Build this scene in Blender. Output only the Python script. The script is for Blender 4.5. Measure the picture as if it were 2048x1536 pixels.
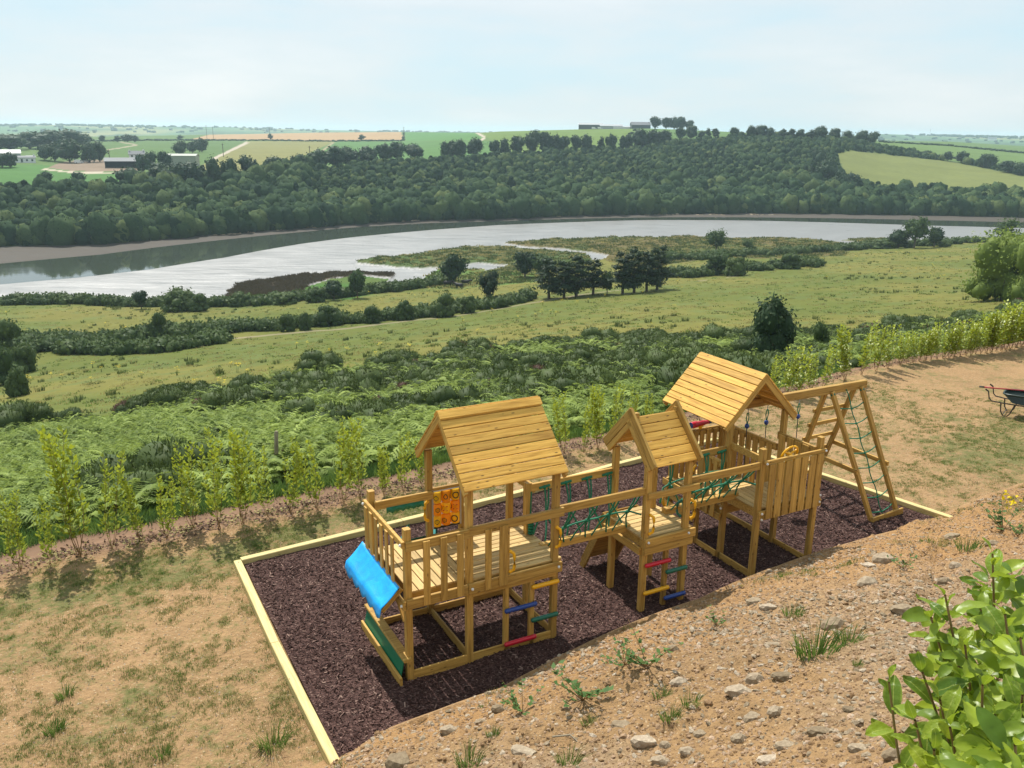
import bpy, bmesh, math, random
import numpy as np
from mathutils import Matrix, Vector

for o in list(bpy.data.objects):
    bpy.data.objects.remove(o)
SC = bpy.context.scene
COL = SC.collection
R = math.radians
HAZE = 0.00015

# ---------------------------------------------------------------- camera
CAM_H = 7.008
F_PX, PITCH, ROLL = 1736.135, R(16.203), R(0.644)
cam = bpy.data.cameras.new('camera')
cam.sensor_width = 36.0
cam.lens = 36.0 * F_PX / 2048.0
cam.clip_start = 0.05
cam.clip_end = 20000
camo = bpy.data.objects.new('camera', cam)
COL.objects.link(camo)
_r = Vector((1, 0, 0)); _u = Vector((0, math.sin(PITCH), math.cos(PITCH))); _f = Vector((0, math.cos(PITCH), -math.sin(PITCH)))
_c, _s = math.cos(ROLL), math.sin(ROLL)
_X = _c * _r + _s * _u; _Y = -_s * _r + _c * _u; _Z = -_f
camo.matrix_world = Matrix(((_X.x, _Y.x, _Z.x, 0), (_X.y, _Y.y, _Z.y, 0), (_X.z, _Y.z, _Z.z, CAM_H), (0, 0, 0, 1)))
SC.camera = camo

# ---------------------------------------------------------------- light
SUN_AZ, SUN_EL = R(-27), R(56)          # azimuth from the view axis (+Y), minus = left
S_DIR = Vector((math.sin(SUN_AZ) * math.cos(SUN_EL), math.cos(SUN_AZ) * math.cos(SUN_EL), math.sin(SUN_EL)))
sun = bpy.data.lights.new('sun', 'SUN')
sun.energy = 5.0
sun.angle = R(0.6)
sun.color = (1.0, 0.955, 0.88)
suno = bpy.data.objects.new('sun', sun)
COL.objects.link(suno)
suno.rotation_euler = S_DIR.to_track_quat('Z', 'Y').to_euler()
suno.location = (0, 0, 60)

world = bpy.data.worlds.new('World')
SC.world = world
world.use_nodes = True
wn, wl = world.node_tree.nodes, world.node_tree.links
wn.clear()
w_out = wn.new('ShaderNodeOutputWorld'); w_bg = wn.new('ShaderNodeBackground'); w_sky = wn.new('ShaderNodeTexSky')
w_sky.sky_type = 'NISHITA'; w_sky.sun_disc = False
w_sky.sun_elevation = SUN_EL
w_sky.sun_rotation = SUN_AZ
w_sky.air_density = 1.0; w_sky.dust_density = 1.0; w_sky.ozone_density = 1.0; w_sky.altitude = 30
# thin high cloud over the blue
w_tc = wn.new('ShaderNodeTexCoord'); w_sep = wn.new('ShaderNodeSeparateXYZ'); w_map = wn.new('ShaderNodeMapping')
w_map.inputs['Scale'].default_value = (1.5, 1.5, 7.0)
w_n = wn.new('ShaderNodeTexNoise'); w_n.inputs['Scale'].default_value = 1.7; w_n.inputs['Detail'].default_value = 6.0; w_n.inputs['Roughness'].default_value = 0.55
w_mix = wn.new('ShaderNodeMix'); w_mix.data_type = 'RGBA'
wl.new(w_tc.outputs['Generated'], w_map.inputs['Vector']); wl.new(w_map.outputs['Vector'], w_n.inputs['Vector'])
w_ramp = wn.new('ShaderNodeValToRGB'); wl.new(w_n.outputs['Fac'], w_ramp.inputs['Fac'])
w_e = w_ramp.color_ramp.elements; w_e.new(0.5)
for w_k, (w_p, w_c) in enumerate(((0.36, (0.58, 0.755, 0.83)), (0.53, (0.685, 0.77, 0.805)), (0.72, (0.81, 0.845, 0.86)))):
    w_e[w_k].position = w_p; w_e[w_k].color = (*w_c, 1)
w_sc = wn.new('ShaderNodeVectorMath'); w_sc.operation = 'SCALE'; w_sc.inputs['Scale'].default_value = 10.0
wl.new(w_ramp.outputs['Color'], w_sc.inputs[0]); wl.new(w_sc.outputs[0], w_mix.inputs['B'])
w_mix.inputs['Factor'].default_value = 0.86
wl.new(w_sky.outputs['Color'], w_mix.inputs['A'])
wl.new(w_mix.outputs['Result'], w_bg.inputs['Color'])
w_bg.inputs['Strength'].default_value = 0.098
wl.new(w_bg.outputs['Background'], w_out.inputs['Surface'])

SC.view_settings.view_transform = 'Standard'
SC.view_settings.look = 'None'
SC.view_settings.exposure = 0.25
SC.view_settings.gamma = 1.0
SC.view_settings.use_curve_mapping = False
SC.render.engine = 'CYCLES'
SC.cycles.use_denoising = True
SC.cycles.max_bounces = 6
SC.cycles.diffuse_bounces = 3
SC.cycles.glossy_bounces = 3
SC.cycles.transmission_bounces = 4
SC.cycles.transparent_max_bounces = 6
SC.cycles.volume_bounces = 1
SC.cycles.caustics_reflective = False
SC.cycles.caustics_refractive = False

# ---------------------------------------------------------------- pixel -> direction helpers (photo is 2048 x 1536)
def ray(px, py):
    px = np.asarray(px, float); py = np.asarray(py, float)
    x, y = px - 1024, py - 768
    x, y = _c * x + _s * y, -_s * x + _c * y
    a, b = x / F_PX, -y / F_PX
    cp, sp = math.cos(PITCH), math.sin(PITCH)
    return a, cp + b * sp, -sp + b * cp

def azdep(px, py):
    x, y, z = ray(px, py)
    return np.arctan2(x, y), -z / np.hypot(x, y)

def to_px(x, y, z):
    cp, sp = math.cos(PITCH), math.sin(PITCH)
    dz = z - CAM_H
    zc = y * cp - dz * sp; yc = y * sp + dz * cp
    zc = np.where(zc < 0.05, 0.05, zc)
    a, b = F_PX * x / zc, -F_PX * yc / zc
    return 1024 + _c * a - _s * b, 768 + _s * a + _c * b

def at_z(px, py, z):
    x, y, dz = ray(px, py)
    t = (z - CAM_H) / dz
    return Vector((float(x * t), float(y * t), float(z)))

# ---------------------------------------------------------------- noise
def _hash(i, j, seed):
    n = (i.astype(np.int64) * 374761393 + j.astype(np.int64) * 668265263 + seed * 1274126177) & 0x7fffffff
    n = ((n ^ (n >> 13)) * 1274126177) & 0x7fffffff
    return ((n ^ (n >> 16)) & 0xffff) / 65535.0
def vnoise(x, y, seed=0):
    xi, yi = np.floor(x), np.floor(y)
    fx, fy = x - xi, y - yi
    fx = fx * fx * (3 - 2 * fx); fy = fy * fy * (3 - 2 * fy)
    a = _hash(xi, yi, seed); b = _hash(xi + 1, yi, seed); c = _hash(xi, yi + 1, seed); d = _hash(xi + 1, yi + 1, seed)
    return (a * (1 - fx) + b * fx) * (1 - fy) + (c * (1 - fx) + d * fx) * fy
def fbm(x, y, octv=4, seed=0):
    s = 0; a = 0.5; t = 0
    for k in range(octv):
        s = s + a * vnoise(x, y, seed + k); t += a; a *= 0.5; x = x * 2.03 + 11.3; y = y * 2.03 + 5.7
    return s / t
def smooth(a, b, x):
    t = np.clip((x - a) / (b - a), 0, 1)
    return t * t * (3 - 2 * t)
def in_poly(px, py, poly):
    poly = np.asarray(poly, float); n = len(poly)
    inside = np.zeros(px.shape, bool)
    for i in range(n):
        x1, y1 = poly[i]; x2, y2 = poly[(i + 1) % n]
        if y1 == y2: continue
        cond = ((y1 > py) != (y2 > py)) & (px < (x2 - x1) * (py - y1) / (y2 - y1) + x1)
        inside ^= cond
    return inside

# ---------------------------------------------------------------- object helpers
def tag(o, label=None, cat=None, group=None, kind=None):
    if label: o['label'] = label
    if cat: o['category'] = cat
    if group: o['group'] = group
    if kind: o['kind'] = kind
    return o
def link(name, me, parent=None, M=None):
    o = bpy.data.objects.new(name, me)
    COL.objects.link(o)
    if parent is not None: o.parent = parent
    if M is not None: o.matrix_basis = M
    return o
def empty(name, M=None):
    o = bpy.data.objects.new(name, None)
    o.empty_display_size = 0.2
    COL.objects.link(o)
    if M is not None: o.matrix_basis = M
    return o
def mesh_np(name, V, F, mat=None, smoothf=False, F3=None):
    """V (n,3); F (m,4) quads; F3 (k,3) triangles"""
    me = bpy.data.meshes.new(name)
    V = np.asarray(V, np.float32).reshape(-1, 3)
    F = np.zeros((0, 4), np.int32) if F is None else np.asarray(F, np.int32).reshape(-1, 4)
    T = np.zeros((0, 3), np.int32) if F3 is None else np.asarray(F3, np.int32).reshape(-1, 3)
    me.vertices.add(len(V)); me.vertices.foreach_set('co', V.ravel())
    nl = F.size + T.size
    me.loops.add(nl); me.loops.foreach_set('vertex_index', np.concatenate([F.ravel(), T.ravel()]).astype(np.int32))
    me.polygons.add(len(F) + len(T))
    st = np.concatenate([np.arange(len(F)) * 4, F.size + np.arange(len(T)) * 3]).astype(np.int32)
    me.polygons.foreach_set('loop_start', st)
    if smoothf: me.polygons.foreach_set('use_smooth', np.ones(len(F) + len(T), bool))
    if mat is not None: me.materials.append(mat)
    me.update(calc_edges=True); me.validate()
    return me
class MB:
    """collects shapes into one mesh, faces carry a material slot"""
    def __init__(s): s.v = []; s.f = []; s.m = []; s.mats = []; s.sm = []
    def slot(s, mat):
        if mat not in s.mats: s.mats.append(mat)
        return s.mats.index(mat)
    def add(s, vs, fs, mat, sm=False):
        b = len(s.v); k = s.slot(mat)
        s.v += [tuple(v) for v in vs]
        for f in fs: s.f.append(tuple(b + i for i in f)); s.m.append(k); s.sm.append(sm)
    def box(s, c, d, mat, M=None):
        vs = [Vector((c[0] + sx * d[0] / 2, c[1] + sy * d[1] / 2, c[2] + sz * d[2] / 2)) for sx in (-1, 1) for sy in (-1, 1) for sz in (-1, 1)]
        if M is not None: vs = [M @ v for v in vs]
        s.add(vs, [(0, 1, 3, 2), (4, 6, 7, 5), (0, 4, 5, 1), (2, 3, 7, 6), (0, 2, 6, 4), (1, 5, 7, 3)], mat)
    def bar(s, p0, p1, w, t, mat, up=(0, 0, 1), ch=0.006):
        M, L = bar_matrix(p0, p1, up)
        vs, fs = bar_geo(L, w, t, ch)
        s.add([M @ Vector(v) for v in vs], fs, mat)
    def tube(s, pts, r, mat, n=6, caps=True, sm=True):
        pts = [Vector(p) for p in pts]; rs = r if isinstance(r, (list, tuple)) else [r] * len(pts)
        vs = []; fs = []; ref = None
        for i, p in enumerate(pts):
            d = (pts[min(i + 1, len(pts) - 1)] - pts[max(i - 1, 0)])
            if d.length < 1e-9: d = Vector((0, 0, 1))
            d.normalize()
            if ref is None: ref = Vector((0, 0, 1)) if abs(d.z) < 0.9 else Vector((1, 0, 0))
            a = d.cross(ref)
            if a.length < 1e-5: a = d.cross(Vector((0.3, 0.9, 0.1)))
            a.normalize(); b = a.cross(d); ref = b if False else ref
            for k in range(n):
                t = 2 * math.pi * k / n
                vs.append(p + rs[i] * (math.cos(t) * a + math.sin(t) * b))
        for i in range(len(pts) - 1):
            for k in range(n):
                k2 = (k + 1) % n
                fs.append((i * n + k, i * n + k2, (i + 1) * n + k2, (i + 1) * n + k))
        s.add(vs, fs, mat, sm)
        if caps:
            s.add([vs[k] for k in range(n)], [tuple(range(n))], mat)
            s.add([vs[-n + k] for k in range(n)], [tuple(reversed(range(n)))], mat)
    def ball(s, c, r, mat, n=8, m=5, sc=(1, 1, 1)):
        vs = []; fs = []
        for j in range(m + 1):
            ph = math.pi * j / m
            for i in range(n):
                t = 2 * math.pi * i / n
                vs.append((c[0] + sc[0] * r * math.sin(ph) * math.cos(t), c[1] + sc[1] * r * math.sin(ph) * math.sin(t), c[2] + sc[2] * r * math.cos(ph)))
        for j in range(m):
            for i in range(n):
                i2 = (i + 1) % n
                fs.append((j * n + i, (j + 1) * n + i, (j + 1) * n + i2, j * n + i2))
        s.add(vs, fs, mat, True)
    def mesh(s, name):
        me = bpy.data.meshes.new(name)
        me.from_pydata(s.v, [], s.f)
        for m in s.mats: me.materials.append(m)
        me.polygons.foreach_set('material_index', s.m)
        me.polygons.foreach_set('use_smooth', s.sm)
        me.validate(); me.update()
        return me
    def build(s, name, parent=None, M=None):
        return link(name, s.mesh(name), parent, M)
def bar_matrix(p0, p1, up=(0, 0, 1)):
    p0, p1 = Vector(p0), Vector(p1)
    x = (p1 - p0); L = x.length; x.normalize()
    up = Vector(up)
    y = up.cross(x)
    if y.length < 1e-4: y = Vector((0, 1, 0)).cross(x)
    if y.length < 1e-4: y = Vector((1, 0, 0)).cross(x)
    y.normalize(); z = x.cross(y)
    c = (p0 + p1) / 2
    return Matrix(((x.x, y.x, z.x, c.x), (x.y, y.y, z.y, c.y), (x.z, y.z, z.z, c.z), (0, 0, 0, 1))), L
def bar_geo(L, w, t, ch=0.006):
    """board along local X: w across (local Y), t thick (local Z), chamfered long edges"""
    w2, t2 = w / 2, t / 2; ch = min(ch, w2 * 0.6, t2 * 0.6)
    sec = [(-w2 + ch, -t2), (w2 - ch, -t2), (w2, -t2 + ch), (w2, t2 - ch), (w2 - ch, t2), (-w2 + ch, t2), (-w2, t2 - ch), (-w2, -t2 + ch)]
    vs = [(-L / 2, a, b) for a, b in sec] + [(L / 2, a, b) for a, b in sec]
    fs = [tuple((k, (k + 1) % 8, 8 + (k + 1) % 8, 8 + k)) for k in range(8)]
    fs.append(tuple(reversed(range(8)))); fs.append(tuple(range(8, 16)))
    return vs, fs
_bars = {}
def board(name, parent, PM, p0, p1, w, t, mat, up=(0, 0, 1), ch=0.006):
    """one board as an object of its own; PM = the parent's matrix in the thing's frame. w lies across 'up x dir', t along up"""
    M, L = bar_matrix(p0, p1, up)
    key = (round(L, 3), round(w, 4), round(t, 4), mat.name)
    if key not in _bars:
        me = bpy.data.meshes.new('board')
        vs, fs = bar_geo(key[0], w, t, ch)
        me.from_pydata(vs, [], fs); me.materials.append(mat); me.update()
        _bars[key] = me
    return link(name, _bars[key], parent, PM.inverted() @ M if PM is not None else M)
# ---------------------------------------------------------------- materials
def new_mat(name):
    m = bpy.data.materials.new(name); m.use_nodes = True
    nt = m.node_tree; nt.nodes.clear()
    out = nt.nodes.new('ShaderNodeOutputMaterial'); b = nt.nodes.new('ShaderNodeBsdfPrincipled')
    nt.links.new(b.outputs[0], out.inputs['Surface'])
    return m, nt, b, out
def N(nt, typ, **k):
    n = nt.nodes.new(typ)
    for a, v in k.items():
        if a.startswith('i_'): n.inputs[a[2:].replace('_', ' ')].default_value = v
        else: setattr(n, a, v)
    return n
def ramp(nt, fac, stops, interp='LINEAR'):
    r = nt.nodes.new('ShaderNodeValToRGB'); r.color_ramp.interpolation = interp
    e = r.color_ramp.elements
    while len(e) < len(stops): e.new(0.5)
    for k, (p, c) in enumerate(stops):
        e[k].position = p; e[k].color = (*c, 1) if len(c) == 3 else c
    nt.links.new(fac, r.inputs['Fac'])
    return r.outputs['Color']
def mixc(nt, fac, a, b, mode='MIX'):
    n = nt.nodes.new('ShaderNodeMix'); n.data_type = 'RGBA'; n.blend_type = mode
    for s, v in (('Factor', fac), ('A', a), ('B', b)):
        if isinstance(v, (int, float)): n.inputs[s].default_value = v
        elif isinstance(v, tuple): n.inputs[s].default_value = (*v, 1) if len(v) == 3 else v
        else: nt.links.new(v, n.inputs[s])
    return n.outputs['Result']
def mth(nt, op, a, b=0.0, clamp=False):
    n = nt.nodes.new('ShaderNodeMath'); n.operation = op; n.use_clamp = clamp
    for i, v in enumerate((a, b)):
        if isinstance(v, (int, float)): n.inputs[i].default_value = v
        else: nt.links.new(v, n.inputs[i])
    return n.outputs[0]
def noise(nt, vec, scale, detail=4, rough=0.55, dist=0.0):
    n = nt.nodes.new('ShaderNodeTexNoise')
    n.inputs['Scale'].default_value = scale; n.inputs['Detail'].default_value = detail
    n.inputs['Roughness'].default_value = rough; n.inputs['Distortion'].default_value = dist
    if vec is not None: nt.links.new(vec, n.inputs['Vector'])
    return n.outputs['Fac']
def bump(nt, b, h, strength=0.4, dist=0.01):
    n = nt.nodes.new('ShaderNodeBump'); n.inputs['Strength'].default_value = strength; n.inputs['Distance'].default_value = dist
    nt.links.new(h, n.inputs['Height']); nt.links.new(n.outputs[0], b.inputs['Normal'])

def wood_mat(name, light, dark, knot=0.6, spread=0.36, rough=0.62):
    m, nt, b, out = new_mat(name)
    tc = N(nt, 'ShaderNodeTexCoord'); oi = N(nt, 'ShaderNodeObjectInfo')
    off = N(nt, 'ShaderNodeVectorMath', operation='SCALE'); off.inputs[0].default_value = (13.1, 7.7, 5.3)
    nt.links.new(oi.outputs['Random'], off.inputs['Scale'])
    add = N(nt, 'ShaderNodeVectorMath', operation='ADD'); nt.links.new(tc.outputs['Object'], add.inputs[0]); nt.links.new(off.outputs[0], add.inputs[1])
    mp = N(nt, 'ShaderNodeMapping'); mp.inputs['Scale'].default_value = (1.2, 22, 22); nt.links.new(add.outputs[0], mp.inputs['Vector'])
    g = noise(nt, mp.outputs[0], 1.6, 5, 0.6, 0.6)
    mp2 = N(nt, 'ShaderNodeMapping'); mp2.inputs['Scale'].default_value = (5.0, 15, 15); nt.links.new(add.outputs[0], mp2.inputs['Vector'])
    vo = N(nt, 'ShaderNodeTexVoronoi', feature='F1'); vo.inputs['Scale'].default_value = 1.0; nt.links.new(mp2.outputs[0], vo.inputs['Vector'])
    kn = N(nt, 'ShaderNodeMapRange'); kn.inputs['From Min'].default_value = 0.07; kn.inputs['From Max'].default_value = 0.17; kn.inputs['To Min'].default_value = 1; kn.inputs['To Max'].default_value = 0
    nt.links.new(vo.outputs['Distance'], kn.inputs['Value'])
    # only some cells carry a knot
    sp = N(nt, 'ShaderNodeSeparateColor'); nt.links.new(vo.outputs['Color'], sp.inputs[0])
    has = mth(nt, 'GREATER_THAN', sp.outputs[0], knot)
    kf = mth(nt, 'MULTIPLY', kn.outputs[0], has)
    col = ramp(nt, g, [(0.34, tuple(x * .86 for x in dark)), (0.5, tuple(0.55 * a + 0.45 * c for a, c in zip(light, dark))), (0.64, light)])
    big = noise(nt, add.outputs[0], 2.3, 3)
    col = mixc(nt, mth(nt, 'MULTIPLY', big, 0.35), col, tuple(c * s for c, s in zip(dark, (1.0, 0.82, 0.6))))
    col = mixc(nt, mth(nt, 'MULTIPLY', kf, 0.85), col, (0.09, 0.038, 0.012))
    hv = N(nt, 'ShaderNodeHueSaturation'); hv.inputs['Saturation'].default_value = 1.0
    nt.links.new(mth(nt, 'ADD', mth(nt, 'MULTIPLY', oi.outputs['Random'], spread), 1.0 - spread * 0.55), hv.inputs['Value'])
    nt.links.new(col, hv.inputs['Color'])
    nt.links.new(hv.outputs[0], b.inputs['Base Color'])
    b.inputs['Roughness'].default_value = rough
    b.inputs['Specular IOR Level'].default_value = 0.3
    bump(nt, b, g, 0.25, 0.004)
    return m
M_wood = wood_mat('treated_pine', (0.59, 0.37, 0.095), (0.35, 0.195, 0.042))
M_roofw = wood_mat('treated_pine_roof', (0.76, 0.455, 0.098), (0.49, 0.26, 0.045), knot=0.42, spread=0.42)
M_deckw = wood_mat('treated_pine_deck', (0.62, 0.45, 0.19), (0.43, 0.285, 0.105), knot=0.6)
M_pale = wood_mat('pale_sleeper', (0.66, 0.56, 0.27), (0.52, 0.42, 0.17), knot=0.72, spread=0.15)

def plastic(name, c, rough=0.35, var=0.0):
    m, nt, b, out = new_mat(name)
    tc = N(nt, 'ShaderNodeTexCoord')
    n = noise(nt, tc.outputs['Object'], 9.0, 4)
    nt.links.new(mixc(nt, mth(nt, 'MULTIPLY', n, 0.35), c, tuple(x * 0.72 for x in c)), b.inputs['Base Color'])
    b.inputs['Roughness'].default_value = rough
    return m
M_yel = plastic('yellow_plastic', (0.86, 0.43, 0.005))
M_red = plastic('red_plastic', (0.58, 0.012, 0.03))
M_blu = plastic('blue_plastic', (0.02, 0.06, 0.26))
M_grn = plastic('green_plastic', (0.008, 0.13, 0.075))
M_grnpanel = plastic('green_sheet', (0.006, 0.16, 0.075), 0.4)
M_teal = plastic('teal_slide_plastic', (0.06, 0.30, 0.30), 0.3)
M_rope = plastic('green_rope', (0.008, 0.17, 0.085), 0.7)
M_darkrope = plastic('dark_rope', (0.02, 0.035, 0.04), 0.8)
def glow_plastic(name, c):
    m, nt, b, out = new_mat(name); b.inputs['Base Color'].default_value = (*c, 1); b.inputs['Roughness'].default_value = .3
    tc = N(nt, 'ShaderNodeTexCoord'); n = noise(nt, tc.outputs['Object'], 12.0, 3); nt.links.new(mixc(nt, mth(nt, 'MULTIPLY', n, .3), c, tuple(x * .8 for x in c)), b.inputs['Base Color'])
    t = N(nt, 'ShaderNodeBsdfTranslucent'); t.inputs['Color'].default_value = (*c, 1); mx = N(nt, 'ShaderNodeMixShader'); mx.inputs[0].default_value = .45
    nt.links.new(b.outputs[0], mx.inputs[1]); nt.links.new(t.outputs[0], mx.inputs[2]); nt.links.new(mx.outputs[0], out.inputs['Surface']); return m
M_orange = glow_plastic('orange_plastic', (0.95, 0.42, 0.008))
M_amber = glow_plastic('amber_plastic', (0.96, 0.60, 0.015))
M_ink = plastic('black_print', (0.02, 0.018, 0.015), 0.5)
M_inkred = plastic('red_print', (0.55, 0.02, 0.01), 0.5)
M_white = plastic('white_plastic', (0.75, 0.74, 0.7), 0.4)
M_black = plastic('black_rubber', (0.015, 0.015, 0.016), 0.6)
M_steel = plastic('dark_steel_tube', (0.018, 0.014, 0.014), 0.45)
M_zinc = plastic('zinc_fitting', (0.4, 0.4, 0.4), 0.35)
M_barrow = plastic('green_barrow_plastic', (0.010, 0.026, 0.021), 0.4)
M_shaft = plastic('tool_shaft_red', (0.45, 0.05, 0.05), 0.4)
def tarp_mat():
    m, nt, b, out = new_mat('blue_tarpaulin')
    tc = N(nt, 'ShaderNodeTexCoord')
    n = noise(nt, tc.outputs['Object'], 5.0, 5, 0.6, 0.4)
    nt.links.new(ramp(nt, n, [(0.3, (0.0, 0.26, 0.72)), (0.7, (0.004, 0.44, 0.92))]), b.inputs['Base Color'])
    b.inputs['Roughness'].default_value = 0.42
    bump(nt, b, n, 0.6, 0.02)
    return m
M_tarp = tarp_mat()

def leaf_mat(name, c0, c1, trans=0.3, rough=0.6, tint=0.35, spec=0.12):
    """two greens, mixed per leaf (face tint), per plant (object random)"""
    m, nt, b, out = new_mat(name)
    at = N(nt, 'ShaderNodeAttribute', attribute_name='tint'); oi = N(nt, 'ShaderNodeObjectInfo')
    f = mth(nt, 'ADD', mth(nt, 'MULTIPLY', at.outputs['Fac'], 1 - tint), mth(nt, 'MULTIPLY', oi.outputs['Random'], tint), True)
    col = mixc(nt, f, c0, c1)
    nt.links.new(col, b.inputs['Base Color'])
    b.inputs['Roughness'].default_value = rough; b.inputs['Specular IOR Level'].default_value = spec
    if trans > 0:
        t = N(nt, 'ShaderNodeBsdfTranslucent')
        nt.links.new(mixc(nt, 0.5, col, tuple(min(1, c * 1.5) for c in c1)), t.inputs['Color'])
        mx = N(nt, 'ShaderNodeMixShader'); mx.inputs[0].default_value = trans
        nt.links.new(b.outputs[0], mx.inputs[1]); nt.links.new(t.outputs[0], mx.inputs[2])
        nt.links.new(mx.outputs[0], out.inputs['Surface'])
    return m
L_wood = leaf_mat('woodland_leaves', (0.018, 0.048, 0.016), (0.090, 0.165, 0.050), 0.15, tint=0.65)
L_dark = leaf_mat('dark_tree_leaves', (0.018, 0.040, 0.018), (0.045, 0.078, 0.030), 0.15)
L_mid = leaf_mat('mid_tree_leaves', (0.032, 0.065, 0.022), (0.085, 0.13, 0.040), 0.25)
L_light = leaf_mat('willow_leaves', (0.10, 0.15, 0.030), (0.22, 0.28, 0.055), 0.3)
L_pine = leaf_mat('pine_needles', (0.016, 0.034, 0.018), (0.040, 0.062, 0.026), 0.05)
L_gorse = leaf_mat('gorse_spines', (0.026, 0.046, 0.014), (0.135, 0.18, 0.052), 0.12, tint=0.35)
L_fern = leaf_mat('bracken_fronds', (0.066, 0.11, 0.022), (0.35, 0.43, 0.105), 0.26, tint=0.5)
L_dead = leaf_mat('dry_brown_growth', (0.07, 0.04, 0.028), (0.15, 0.085, 0.055), 0.1)
L_sap = leaf_mat('sapling_leaves', (0.065, 0.12, 0.012), (0.44, 0.49, 0.035), 0.30, 0.42, 0.15, 0.4)
L_weed = leaf_mat('weed_leaves', (0.05, 0.11, 0.035), (0.13, 0.22, 0.06), 0.25)
L_grass = leaf_mat('grass_blades', (0.06, 0.12, 0.022), (0.16, 0.24, 0.05), 0.3)
L_rush = leaf_mat('rush_stems', (0.055, 0.085, 0.025), (0.13, 0.16, 0.05), 0.2)
L_dry = leaf_mat('dry_grass', (0.22, 0.19, 0.07), (0.42, 0.36, 0.15), 0.3)
L_yel = leaf_mat('yellow_flowers', (0.60, 0.42, 0.01), (0.80, 0.62, 0.02), 0.2)
L_ash = leaf_mat('hedgerow_leaves', (0.035, 0.065, 0.020), (0.10, 0.14, 0.042), 0.2, tint=0.5)
L_far = leaf_mat('distant_tree_leaves', (0.020, 0.045, 0.022), (0.045, 0.08, 0.032), 0.1)
def canopy_mat():
    m, nt, b, out = new_mat('canopy_leaves')
    at = N(nt, 'ShaderNodeAttribute', attribute_name='tint'); oi = N(nt, 'ShaderNodeObjectInfo'); tc = N(nt, 'ShaderNodeTexCoord')
    n = noise(nt, tc.outputs['Object'], 7.5, 6, 0.75)
    f = mth(nt, 'ADD', mth(nt, 'MULTIPLY', oi.outputs['Random'], .6), mth(nt, 'MULTIPLY', at.outputs['Fac'], .4), True)
    col = ramp(nt, f, [(0.0, (0.012, 0.031, 0.016)), (0.45, (0.032, 0.064, 0.027)), (0.75, (0.064, 0.104, 0.038)), (1.0, (0.125, 0.155, 0.052))])
    hv = N(nt, 'ShaderNodeHueSaturation'); nt.links.new(col, hv.inputs['Color']); nt.links.new(mth(nt, 'ADD', .34, mth(nt, 'MULTIPLY', n, 0.98)), hv.inputs['Value'])
    nt.links.new(hv.outputs[0], b.inputs['Base Color']); b.inputs['Roughness'].default_value = .8; b.inputs['Specular IOR Level'].default_value = .05
    bump(nt, b, n, 1.0, .22)
    return m
L_canopy = canopy_mat()
def bark_mat(name, a, bb):
    m, nt, b, out = new_mat(name)
    tc = N(nt, 'ShaderNodeTexCoord'); mp = N(nt, 'ShaderNodeMapping'); mp.inputs['Scale'].default_value = (8, 8, 2)
    nt.links.new(tc.outputs['Object'], mp.inputs['Vector'])
    n = noise(nt, mp.outputs[0], 2.5, 5)
    nt.links.new(ramp(nt, n, [(0.3, a), (0.7, bb)]), b.inputs['Base Color']); b.inputs['Roughness'].default_value = 0.85
    bump(nt, b, n, 0.5, 0.02)
    return m
M_bark = bark_mat('bark', (0.05, 0.038, 0.028), (0.13, 0.10, 0.075))
M_stem = bark_mat('sapling_stem', (0.16, 0.085, 0.03), (0.28, 0.18, 0.06))
M_oldpost = bark_mat('weathered_post', (0.14, 0.11, 0.07), (0.30, 0.25, 0.17))

def stone_mat(name, a, bb, cc):
    m, nt, b, out = new_mat(name)
    tc = N(nt, 'ShaderNodeTexCoord'); oi = N(nt, 'ShaderNodeObjectInfo')
    n = noise(nt, tc.outputs['Object'], 4.0, 6, 0.65)
    c = ramp(nt, n, [(0.28, a), (0.55, bb), (0.75, cc)])
    hv = N(nt, 'ShaderNodeHueSaturation'); nt.links.new(c, hv.inputs['Color'])
    nt.links.new(mth(nt, 'ADD', mth(nt, 'MULTIPLY', oi.outputs['Random'], 0.75), 0.55), hv.inputs['Value'])
    nt.links.new(mth(nt, 'ADD', mth(nt, 'MULTIPLY', oi.outputs['Random'], -0.35), 1.1), hv.inputs['Saturation'])
    nt.links.new(hv.outputs[0], b.inputs['Base Color']); b.inputs['Roughness'].default_value = 0.85
    bump(nt, b, n, 0.6, 0.03)
    return m
M_stone = stone_mat('bank_stone', (0.20, 0.14, 0.08), (0.34, 0.255, 0.155), (0.50, 0.41, 0.275))
M_clod = stone_mat('soil_clod', (0.20, 0.11, 0.05), (0.36, 0.215, 0.10), (0.46, 0.30, 0.15))
def chip_mat():
    m, nt, b, out = new_mat('mulch_chip')
    oi = N(nt, 'ShaderNodeObjectInfo')
    c = ramp(nt, oi.outputs['Random'], [(0.0, (0.030, 0.015, 0.0125)), (0.55, (0.078, 0.041, 0.034)), (0.90, (0.145, 0.082, 0.068)), (1.0, (0.32, 0.215, 0.17))])
    nt.links.new(c, b.inputs['Base Color']); b.inputs['Roughness'].default_value = 0.8; b.inputs['Specular IOR Level'].default_value = 0.12
    return m
M_chip = chip_mat()
def flat_mat(name, c, rough=0.7, scale=3.0, var=0.25):
    m, nt, b, out = new_mat(name)
    tc = N(nt, 'ShaderNodeTexCoord'); n = noise(nt, tc.outputs['Object'], scale, 5)
    nt.links.new(mixc(nt, n, tuple(x * (1 - var) for x in c), tuple(min(1, x * (1 + var)) for x in c)), b.inputs['Base Color'])
    b.inputs['Roughness'].default_value = rough
    return m
M_render_w = flat_mat('white_render', (0.72, 0.72, 0.70))
M_slate = flat_mat('slate_roof', (0.10, 0.11, 0.12))
M_tin = flat_mat('grey_sheet_roof', (0.32, 0.34, 0.35), 0.5)
M_tingreen = flat_mat('pale_green_sheet', (0.27, 0.29, 0.235), 0.6)
M_shed = flat_mat('dark_shed_cladding', (0.07, 0.085, 0.09))
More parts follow.
